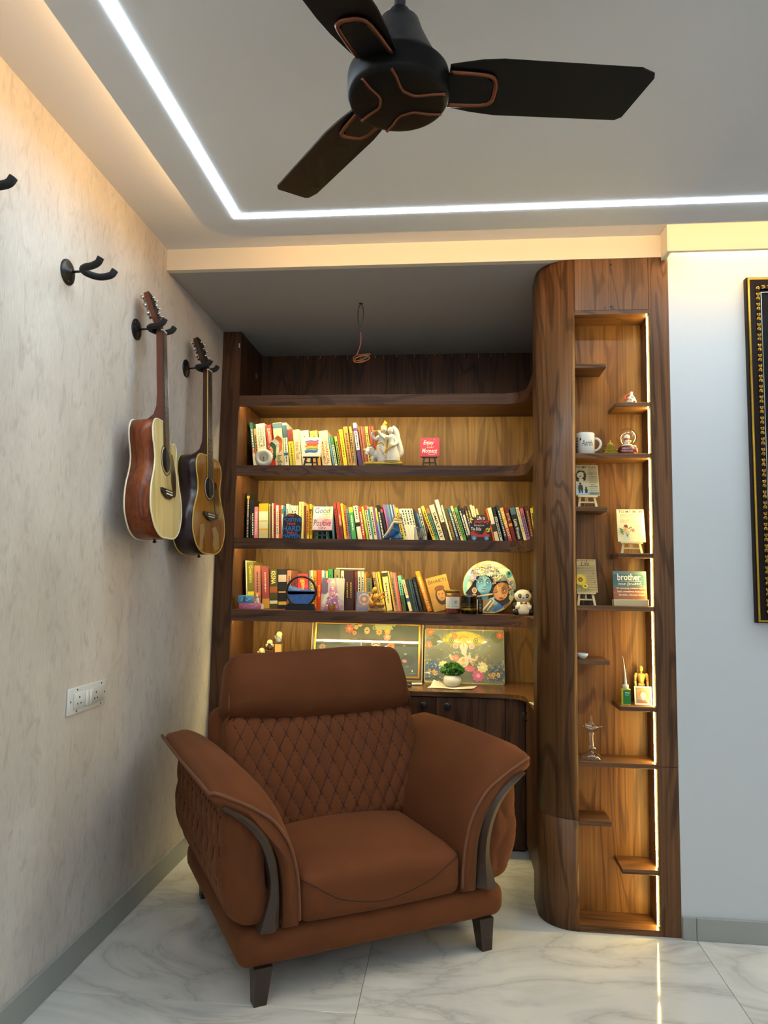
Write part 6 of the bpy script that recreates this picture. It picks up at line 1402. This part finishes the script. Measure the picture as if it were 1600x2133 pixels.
for (x, y, r_, c, c2) in ((1015, 900, 100, '#c8628a', '#e09ab8'), (1085, 760, 90, '#d8cf9a', '#e8e0b8'), (430, 750, 80, '#d8d0a0', '#e8e0b8'), (640, 620, 56, '#c8806a', '#d8a08a')): p.flower(*q(x, y), r_ * K3, c, c2, 9)
for (x, y) in ((190, 850), (270, 860), (310, 880), (1225, 900), (1265, 880), (1350, 880)): E(x, y, 32, 56, '#d8a83a', .4 if x < 700 else -.3); E(x, y, 12, 40, '#b8802a', .4 if x < 700 else -.3)
p.dots(70, lambda: q(random.uniform(130, 420), random.uniform(640, 980)), 6 * K3, 16 * K3, ['#3a5a8a', '#7a8aa8', '#2f6a5a', '#a8b0b0', '#4a7a9a'])
p.dots(60, lambda: q(random.uniform(1170, 1440), random.uniform(640, 990)), 6 * K3, 16 * K3, ['#3a5a8a', '#7a8aa8', '#c8a83a', '#a8b0b0', '#4a7a9a'])
p.dots(40, lambda: q(random.uniform(900, 1250), random.uniform(560, 740)), 6 * K3, 14 * K3, ['#b8983a', '#5a7a8a', '#8a8a6a', '#c87a6a'])
p.done(.4)
film = bpy.data.materials.new('clear_film'); film.use_nodes = True
N, L = film.node_tree.nodes, film.node_tree.links; N.remove(P(film))
tr = N.new('ShaderNodeBsdfTransparent'); gl = N.new('ShaderNodeBsdfGlossy'); gl.inputs['Roughness'].default_value = .03; fr_ = N.new('ShaderNodeFresnel'); fr_.inputs[0].default_value = 1.38; mxs = N.new('ShaderNodeMixShader')
fm = N.new('ShaderNodeMath'); fm.operation = 'MULTIPLY'; fm.inputs[1].default_value = .6; L.new(fr_.outputs[0], fm.inputs[0]); L.new(fm.outputs[0], mxs.inputs[0]); L.new(tr.outputs[0], mxs.inputs[1]); L.new(gl.outputs[0], mxs.inputs[2]); L.new(mxs.outputs[0], N['Material Output'].inputs[0])
def filmf(i, j):
    x, z = -wG / 2 + wG * i, hG * j
    d = .0050 * max(0, math.sin((x * .55 + z) * 95 + 3 * math.sin(x * 18))) ** 3 * (.4 + .6 * math.sin(z * 14 + x * 6) ** 2) + .0042 * max(0, math.sin((z - x * .35) * 130 + 2 * math.sin(x * 30))) ** 4 * (1 if abs(x) > wG * .22 or z > hG * .75 else .3)
    return (x, p.y - .0006 - d, z)
MB().grid(filmf, 120, 80).build('film', film, gp_)
# potted plant on a napkin
px_ = at(943, 1425, 3.80)
npk = MB().grid(lambda i, j: (-.115 + .23 * i + .03 * (j - .5), -.055 + .105 * j - .02 * math.sin(PI * i), .0012 + .0025 * abs(math.sin(5 * i + 3 * j)) + (.028 * max(0, (.32 - i) / .32) * max(0, j - .5) * 2)), 24, 12).build('napkin', mat('napkin_paper', '#d9d0bd', .8), None, (px_.x, 3.80, zW + .0002))
tag(npk, 'white paper napkin under the white flower pot', 'napkin')
pl_ = thing('potted_plant', 'round white pot with bushy artificial green plant', 'potted plant', (px_.x - .002, 3.80, zW + .0042))
MB().lathe([(.026, 0), (.038, .006), (.047, .024), (.046, .042), (.038, .058), (.033, .060), (.030, .055), (.0, .052)], 30).build('pot', mat('pot_white', '#dedbd0', .35), pl_)
lf = MB()
for k in range(620):
    th_ = random.uniform(0, 2 * PI); ph = math.acos(random.uniform(-.25, 1)); r_ = random.uniform(.75, 1.0)
    c_ = Vector((.062 * r_ * math.sin(ph) * math.cos(th_), .050 * r_ * math.sin(ph) * math.sin(th_), .078 + .046 * r_ * math.cos(ph)))
    n_ = Vector((random.gauss(0, 1), random.gauss(0, 1), random.gauss(0, 1))).normalized(); a_ = n_.orthogonal().normalized() * .0065; b_ = n_.cross(a_)
    lf.add([c_ - a_ - b_ * .5, c_ + a_ * .3 - b_ * .9, c_ + a_ + b_ * .4, c_ - a_ * .2 + b_], [(0, 1, 2, 3)])
lf.build('foliage', mat('leaf_green', '#2f6a1c', .55, var=.6, scale=90), pl_)['kind'] = 'stuff'
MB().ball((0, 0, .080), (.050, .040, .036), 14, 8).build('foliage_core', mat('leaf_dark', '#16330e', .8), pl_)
pw_ = at(862, 1419, 3.83)
mk_ = thing('marker_pen', 'white marker pen with dark cap lying on the worktop', 'pen', (pw_.x, 3.82, zW + .0072), R(20))
MB().tube([(-.012, 0, 0), (.045, 0, 0)], .0068, 12).build('barrel', mat('pen_white', '#d8d4c8', .4), mk_); MB().tube([(-.046, 0, 0), (-.0122, 0, 0)], .0072, 12).build('cap', M_BLACK, mk_)
mk2 = thing('marker_pen', 'black marker pen lying across beside the white one', 'pen', (pw_.x - .040, 3.775, zW + .0077), R(-35))
MB().tube([(-.040, 0, 0), (.018, 0, 0)], .007, 12).build('barrel', M_BLACK, mk2); MB().tube([(.0182, 0, 0), (.036, 0, 0)], .0074, 12).build('cap', mat('cap_grey', '#3a3a3a', .4), mk2)
pa = at(1108, 1462, Z=zW)
pb_ = thing('leaflet', 'printed white leaflet on the worktop beside the column', 'leaflet', (1.665, 3.33, zW + .0004), R(12))
MB().box(-.055, .055, -.08, .08, 0, .0018).build('sheet', mat('leaflet_white', '#d6d2c4', .6), pb_)
m = MB()
for k in range(5): m.box(-.04, .03 - .01 * (k % 3), -.06 + .02 * k, -.053 + .02 * k, .0019, .0021)
m.build('print', mat('print_a84a4a', '#a84a4a', .6), pb_)['kind'] = 'stuff'; MB().box(-.05, .05, .045, .075, .0019, .0021).build('print_block', mat('print_6a8a4a', '#6a8a4a', .6), pb_)
# ------------------------------------------------------------------ ornaments in the lit niche (front y = D, back y = NB)
YN = 2.925
NZ = {k: z for k, z in zip(('L1', 'R1', 'F1', 'L2', 'R2', 'F2', 'L3', 'R3', 'F3', 'L4', 'R4'), [z + .0004 for _, z in NSH])}
def nx(px, py, Y=YN): return at(px, py, Y).x
bo = thing('bell_ornament', 'white bottle-shaped bell with painted hearts and red ribbon', 'ornament', (nx(1315, 830), YN, NZ['R1']))
MB().lathe([(.019, 0), (.021, .004), (.019, .020), (.013, .034), (.0065, .042), (.0055, .052), (.0065, .055), (.005, .056)], 22).build('bell', mat('bell_white', '#e0dcd0', .3), bo)
MB().tube(spline([(-.004, -.004, .048), (-.018, -.006, .044), (-.028, -.008, .032), (-.022, -.012, .022), (-.012, -.012, .026)], 5), .0024, 6).build('ribbon', mat('ribbon_red', '#b8381c', .5), bo)
for x, z, c in ((.008, .012, '#a82430'), (-.006, .020, '#c8a03a'), (-.013, .006, '#3a5a7a'), (.002, .030, '#5a7a8a')):
    y = -math.sqrt(max(0, (.0205 if z < .015 else .0185 - (z - .02) * .4) ** 2 - x * x)) - .0006; h_ = MB()
    for s_ in (-1, 1): h_.ball((x + s_ * .0022, y, z + .001), (.003, .0008, .003), 8, 6)
    h_.add([(x - .0048, y - .0004, z), (x + .0048, y - .0004, z), (x, y - .0004, z - .006)], [(0, 1, 2)]); h_.build('heart', mat('heart_' + c[1:], c, .4), bo)
# mug
mg = thing('mug', 'white ceramic mug printed with a name, on the upper niche shelf', 'mug', (nx(1218, 930) + .002, YN, NZ['F1']))
mgl = [(.034, 0), (.037, .003), (.0375, .088), (.036, .090), (.0345, .088), (.034, .008), (.0, .006)]
MB().lathe(mgl, 30).build('cup', mat('mug_white', '#d8d3c6', .15), mg)
MB().tube(spline([(.036, -.004, .070), (.052, -.008, .064), (.060, -.010, .046), (.052, -.008, .026), (.036, -.004, .018)], 6), .0052, 10).build('handle', MATS['mug_white'], mg)
me, x0_, x1_, y0_, y1_ = text_mesh('Aarthi', .0, .3)
me = me.copy(); sc_x = .050 / (x1_ - x0_); sc_z = .024 / (y1_ - y0_)
for v in me.vertices:
    a_ = ((v.co.x - (x0_ + x1_) / 2) * sc_x + .004) / .0378; z_ = .046 + (v.co.y - (y0_ + y1_) / 2) * sc_z; v.co = Vector((.0378 * math.sin(a_), -.0378 * math.cos(a_), z_))
me.materials.clear(); me.materials.append(mat('mug_ink', '#1d1b1c', .4)); o = bpy.data.objects.new('lettering', me); COL.objects.link(o); o.parent = mg
m = MB()
for k in range(6):
    for j in range(2): a_ = R(-72 + 13 * j); z_ = .012 + .011 * k; m.ball((.0377 * math.sin(a_), -.0377 * math.cos(a_), z_), (.0022, .0015, .003), 6, 4)
m.ball((.0375 * math.sin(R(-38)), -.0375 * math.cos(R(-38)), .062), (.004, .002, .006), 8, 6)
m.build('print', MATS['mug_ink'], mg)['kind'] = 'stuff'
# golden temple
tp = thing('temple_model', 'miniature tiered golden temple between mug and snow globe', 'ornament', (nx(1270, 935), YN - .01, NZ['F1']))
M_TG = mat('temple_gold', '#a08a2e', .35, .6, bump=.6, scale=260, var=.4)
for k, (w_, z0, z1) in enumerate(((.0275, 0, .010), (.0250, .0102, .021), (.0205, .0212, .031), (.0155, .0312, .040))):
    t_ = MB().rbox(-w_, w_, -w_ * .62, w_ * .62, z0, z1 - .004, .0012, 1, smooth=False); t_.rbox(-w_ - .002, w_ + .002, -w_ * .62 - .002, w_ * .62 + .002, z1 - .0038, z1, .001, 1, smooth=False)
    for j in range(-2, 3): t_.ball((j * w_ * .42, -w_ * .62 - .0022, (z0 + z1) / 2 - .002), (.0022, .0015, .0032), 6, 4)
    t_.build('tier', M_TG, tp)
MB().lathe([(.011, .0402), (.012, .044), (.008, .049), (.003, .053), (.0032, .057), (.0006, .064)], 14).build('spire', M_TG, tp)
# snow globe
sg = thing('snow_globe', 'snow globe with red Merry Christmas base', 'snow globe', (nx(1306, 935), YN - .002, NZ['F1']))
MB().lathe([(.037, 0), (.039, .004), (.036, .026), (.031, .034), (.028, .036)], 30).build('base', mat('globe_base', '#5a1418', .3), sg)
zc = .036 + .036
MB().ball((0, 0, zc), .0395, 32, 20).build('globe', thin_glass('globe_glass', .02, 2.2, .8), sg)
MB().lathe([(.024, .0362), (.020, .043), (.006, .045)], 20).build('snow', mat('snow_white', '#e2dccc', .7), sg)
MB().ball((.002, 0, .056), (.011, .010, .011), 12, 8).ball((.0, -.002, .074), (.0115, .011, .0115), 14, 8).build('snowman', MATS['snow_white'], sg)
MB().lathe([(.0095, .064), (.0125, .066), (.011, .070)], 16).build('scarf', mat('scarf_red', '#a8241c', .5), sg); MB().ball((.010, -.008, .056), (.006, .005, .005), 8, 6).build('gift', mat('gift_yellow', '#d8b82a', .4), sg)
lettering('MERRY', frame_m((-.012, -.0388, .022), (1, 0, -.02), (0, .2, 1)), .030, .007, mat('globe_letters', '#cfa8a0', .4), sg, 'lettering'); lettering('CHRISTMAS', frame_m((-.010, -.0398, .012), (1, 0, -.02), (0, .1, 1)), .044, .007, MATS['globe_letters'], sg, 'lettering')
MB().ball((.026, -.020, .016), (.012, .012, .016), 12, 8).build('santa', mat('santa_red', '#b8341c', .5), sg); MB().ball((.020, -.022, .033), (.012, .008, .0045), 10, 6).build('fur', MATS['snow_white'], sg)
# cards on pale easels
def ncard(labels, px0, px1, py0, py1, zs, w, h_, eh, col, rz=0.0, dy=0.0, tilt=R(13)):
    Y = YN + dy; cx = nx((px0 + px1) / 2, (py0 + py1) / 2, Y); return easel_card(labels, cx, Y - .02, zs, w, h_, eh, M_PALE, col, tilt, rz, 'wooden_plaque', .0085)
c, y0 = ncard(('pale easel on the short left shelf holding the Dad plaque', 'plaque reading To My Dad with fist and father and son'), 1196, 1249, 968, 1032, NZ['L2'], .098, .132, .048, mat('plaque_beige', '#b3a77f', .5), R(4))
p = Print(c, y0); p.text('TO MY DAD', .0, .122, .086, .010, '#1d1a17', .01)
p.poly([(-.042, .060), (-.042, .092), (-.030, .108), (-.008, .106), (.0, .092), (-.004, .066), (-.020, .058)], '#2a2621').ell(-.024, .086, .014, .013, '#cfc39c').ell(-.022, .066, .010, .008, '#cfc39c'); p.line([(-.034, .094), (-.02, .10), (-.008, .094)], .003, '#cfc39c').line([(-.03, .08), (-.018, .084)], .002, '#2a2621')
p.poly([(-.046, .004), (.004, .004), (.004, .020), (-.046, .026)], '#9fb4bc').ell(-.026, .050, .0045, .0055, '#1f1d1a').poly([(-.036, .030), (-.034, .044), (-.018, .044), (-.016, .030), (-.018, .010), (-.022, .010), (-.026, .028), (-.028, .010), (-.033, .010)], '#1f1d1a').ell(-.004, .034, .0035, .004, '#1f1d1a').poly([(-.010, .022), (-.008, .030), (0, .030), (.002, .022), (.0, .010), (-.008, .010)], '#1f1d1a')
for k, (t, z) in enumerate((('I WANT TO', .098), ('THANK YOU', .091), ('THAT', .046), ('SOMETIMES', .038))): p.text(t, .025, z, .036 if k != 2 else .022, .0058, '#1d1a17', .01)
for z in (.112, .106, .082, .076, .070, .062, .056, .028, .020): p.scribble(.010, .042, z, .0018, '#4a443a')
p.rect(.008, .046, .006, .013, '#4a6a86').done()
c, y0 = ncard(('pale easel on the short right shelf holding the Mom plaque', 'plaque reading To My Mom with a vase of flowers'), 1285, 1342, 1061, 1129, NZ['R2'], .106, .136, .046, mat('plaque_cream', '#d8cfa6', .5), R(-3))
p = Print(c, y0); p.text('TO MY MOM', .0, .126, .092, .011, '#6a4426', .01); p.text('YOU ARE', -.022, .090, .034, .006, '#7a5a36').text('GIRL', .030, .062, .032, .012, '#b08a52', 0)
for z in (.114, .108, .102, .084, .078): p.scribble(-.040, .042, z, .0016, '#8a7650')
for z in (.048, .040, .028, .016): p.scribble(.010, .044, z, .0014, '#a8946a')
p.poly([(-.026, .006), (-.008, .006), (-.006, .030), (-.028, .030)], '#c9cbb0')
for a_ in (-.5, -.2, .1, .4, .7): p.line([(-.017, .018), (-.017 + .028 * math.sin(a_), .018 + .046 * math.cos(a_))], .0012, '#4a6a3a')
for (x, z, r_, c1, c2) in ((-.020, .062, .009, '#8a3a2a', '#5a1c18'), (-.022, .050, .008, '#d8a07a', '#c8805a'), (.006, .046, .009, '#c8847a', '#a85a5a')): p.flower(x, z, r_, c1, c2)
for (x, z, a_) in ((-.036, .042, .6), (-.038, .050, .4), (-.004, .056, -.5), (-.036, .034, .9)): p.ell(x, z, .009, .0026, '#5a7a3a', -a_)
p.done()
c, y0 = ncard(('pale easel beside the column holding the sunflower plaque', 'sunflower plaque with handwritten verse on the full middle niche shelf'), 1196, 1244, 1162, 1232, NZ['F2'], .092, .136, .050, mat('plaque_sand', '#b39c68', .5), R(5))
p = Print(c, y0)
p.text('Life', .002, .118, .034, .018, '#3a2e1c', 0, .3)
for z in (.130, .108, .102, .096, .090, .084, .078): p.scribble(-.040, .040, z, .0018, '#4a3a22')
for z in (.070, .063, .056, .048, .040, .030, .020, .010): p.scribble(.006, .042, z, .0018, '#4a3a22')
p.line([(-.022, .040), (-.020, .004)], .0022, '#5a7a2a').line([(-.004, .022), (-.006, .002)], .0016, '#5a7a2a')
for k in range(16):
    t = 2 * PI * k / 16; p.ell(-.022 + .0155 * math.cos(t), .050 + .0155 * math.sin(t), .0085, .0036, '#d8bc1c', t, 10)
p.ell(-.022, .050, .009, .009, '#5a2a12').ell(-.022, .050, .0045, .0045, '#c87a2a').flower(-.005, .024, .011, '#d8bc1c', '#5a2a12', 9); p.ell(-.034, .020, .009, .004, '#5a8a3a', .4).ell(.006, .010, .008, .0035, '#5a8a3a', -.4)
for x, z in ((.008, .129), (.034, .040), (.030, .076)): p.ell(x, z, .0028, .0028, '#b83a1c', n=8)
p.done()
# brother plaque standing in a slotted wooden base
br_ = thing('brother_plaque', 'wooden plaque reading brother on a pale slotted base', 'plaque', (nx(1311, 1230), YN - .012, NZ['F2'])); w_ = .131
MB().rbox(-.066, .066, -.018, .018, 0, .026, .001, 1, smooth=False).build('base', M_PALE, br_)
bd_ = bpy.data.objects.new('board', None)
bd_ = MB().rbox(-.0645, .0645, -.0035, .0035, 0, .112, .0008, 1, smooth=False).build('board', mat('plaque_teal', '#3e6069', .5, var=.3, scale=30), br_, (0, -.001, .0262)); bd_.rotation_euler = (R(-7), 0, 0)
p = Print(bd_, -.0036); p.rect(-.064, .064, .001, .046, '#8a5436').rect(-.064, .064, .020, .030, '#9a603c').rect(-.064, .064, .098, .111, '#5f777c').rect(-.064, .064, .046, .056, '#5a6a66')
p.text('brother', -.002, .088, .090, .026, '#eee9d8', .02).rect(-.046, .046, .0705, .072, '#d8d4c0').text('noun [br\u028c\u00f0\u0259r]', 0, .060, .088, .013, '#e8e2cc', .01).text('An annoying creature who is', .004, .043, .112, .008, '#eee6d0', .01).text('loyal, sometimes funny and', .004, .030, .106, .009, '#eee6d0', .01).text('sarcastic, a forever friend.', .006, .017, .100, .008, '#eee6d0', .01).done()
# white bowl
wb = thing('bowl', 'tiny white porcelain bowl on the short left shelf', 'bowl', (nx(1212, 1368) - .002, YN - .02, NZ['L3']))
MB().lathe([(.010, 0), (.012, .001), (.020, .010), (.0235, .020), (.0225, .0205), (.018, .011), (.009, .004), (.0, .0035)], 24).build('body', mat('bowl_white', '#d6dbe0', .2), wb)
# glue bottle
gl_ = thing('glue_bottle', 'green and yellow glue bottle with long thin nozzle', 'glue bottle', (nx(1302, 1455), YN - .012, NZ['R3']))
recalc(MB().prism(rrect(-.0175, .0175, -.011, .011, .007, 4), lambda x, y: (x, y, 0), lambda x, y: (x, y, .060)).build('bottle', mat('glue_yellow', '#d8c22a', .35), gl_))
MB().box(-.012, .0165, -.0117, -.0112, .003, .057).build('label', mat('glue_green', '#1f7a2a', .4), gl_)
p = Print(gl_, -.0118); p.scribble(-.004, .012, .046, .003, '#d8e8d0').scribble(-.004, .010, .038, .002, '#d8e8d0').done()
MB().lathe([(.0115, .0602), (.0115, .074), (.010, .076)], 16).build('cap', mat('glue_cap', '#d8d0c0', .5), gl_)
MB().tube(spline([(0, 0, .076), (0, 0, .092), (-.001, 0, .115), (-.004, 0, .150), (-.009, 0, .186)], 5), [.0055 - .0052 * k / 20 for k in range(21)], 10).build('nozzle', mat('nozzle_white', '#e2dccc', .4), gl_)
# wooden mannequin (behind) and small framed picture (in front)
mn = thing('mannequin', 'jointed wooden artist mannequin behind the tiny picture', 'mannequin', (nx(1336, 1420, 2.965), 2.968, NZ['R3']))
M_MN = mat('mannequin_wood', '#cda95e', .5)
MB().lathe([(.020, 0), (.022, .003), (.020, .006)], 18).build('base', M_MN, mn)
for s_ in (-1, 1):
    MB().tube([(s_ * .008, 0, .0061), (s_ * .008, 0, .036)], [.0045, .006], 10).tube([(s_ * .008, 0, .037), (s_ * .007, 0, .064)], [.006, .0075], 10).build('leg', M_MN, mn)
    MB().tube([(s_ * .022, 0, .108), (s_ * .024, -.003, .086)], [.0062, .005], 10).tube([(s_ * .024, -.003, .085), (s_ * .023, -.008, .060)], [.005, .004], 10).ball((s_ * .0205, 0, .110), .0062, 10, 6).build('arm', M_MN, mn)
MB().ball((0, 0, .070), (.0135, .009, .010), 14, 8).build('hips', M_MN, mn)
MB().tube(spline([(0, 0, .076), (0, 0, .088), (0, 0, .104), (0, 0, .114)], 4), [.009, .0095, .010, .011, .012, .013, .0145, .016, .017, .0175, .017, .015, .011], 14).build('torso', M_MN, mn)
MB().tube([(0, 0, .113), (0, 0, .122)], .004, 8).ball((0, -.001, .132), (.0085, .0095, .0115), 14, 10).build('head', M_MN, mn)
tf = thing('small_frame', 'tiny white-framed picture on the short right niche shelf', 'picture', (nx(1340, 1450, 2.915), 2.915, NZ['R3']), R(-4)); tf.rotation_euler = (R(-9), 0, R(-4))
fb_ = MB()
for a in ((-.032, .032, 0, .005), (-.032, .032, .065, .070)): fb_.box(a[0], a[1], -.004, .002, a[2], a[3])
for a in ((-.032, -.027), (.027, .032)): fb_.box(a[0], a[1], -.004, .002, .005, .065)
fb_.build('frame', mat('frame_white', '#d8d4c4', .4), tf); MB().box(-.027, .027, -.001, .001, .005, .065).build('picture', mat('tiny_pic', '#8a7466', .5), tf)
p = Print(tf, -.0012); p.ell(0, .040, .020, .020, '#b8763a').ell(0, .040, .014, .015, '#8a5a5a').ell(.001, .036, .010, .012, '#d0c4b4'); p.line([(.002, .034), (.004, .024), (-.003, .019)], .006, '#d0c4b4').dots(24, lambda: (random.uniform(-.024, .024), random.uniform(.008, .062)), .0012, .0022, ['#6a7a86', '#a85a3a', '#c8a05a', '#7a4a4a']).ell(0, .010, .016, .004, '#a84a3a').ell(0, .016, .020, .003, '#5a6a7a').done()
# cut glass oil lamp
lm = thing('oil_lamp', 'clear glass pillar oil lamp with spouted bowl on the lower niche shelf', 'oil lamp', (nx(1231, 1570), YN - .012, NZ['F3']))
M_CG = thin_glass('lamp_glass', .05, 1.3, .85)
MB().lathe([(.038, 0), (.040, .003), (.037, .012), (.024, .024), (.012, .030), (.010, .036)], 30).build('foot', M_CG, lm)
MB().lathe([(.010, .0362), (.018, .042), (.0185, .045), (.011, .050), (.009, .056), (.0075, .088), (.009, .093), (.0125, .096), (.009, .100), (.010, .104)], 26).build('stem', M_CG, lm)
bw = MB().lathe([(.010, .1042), (.022, .110), (.028, .121), (.030, .128), (.0285, .1285), (.025, .121), (.015, .113), (.004, .111)], 30)
for t in (R(195), R(-15), R(60), R(120), R(270)): bw.tube([(.027 * math.cos(t), .027 * math.sin(t), .124), (.040 * math.cos(t), .040 * math.sin(t), .1275)], [.006, .0022], 8)
bw.build('oil_bowl', M_CG, lm)
MB().lathe([(.004, .1115), (.0045, .128), (.008, .134), (.0085, .140), (.005, .147), (.006, .153), (.0035, .161), (.0008, .168)], 20).build('finial', M_CG, lm)
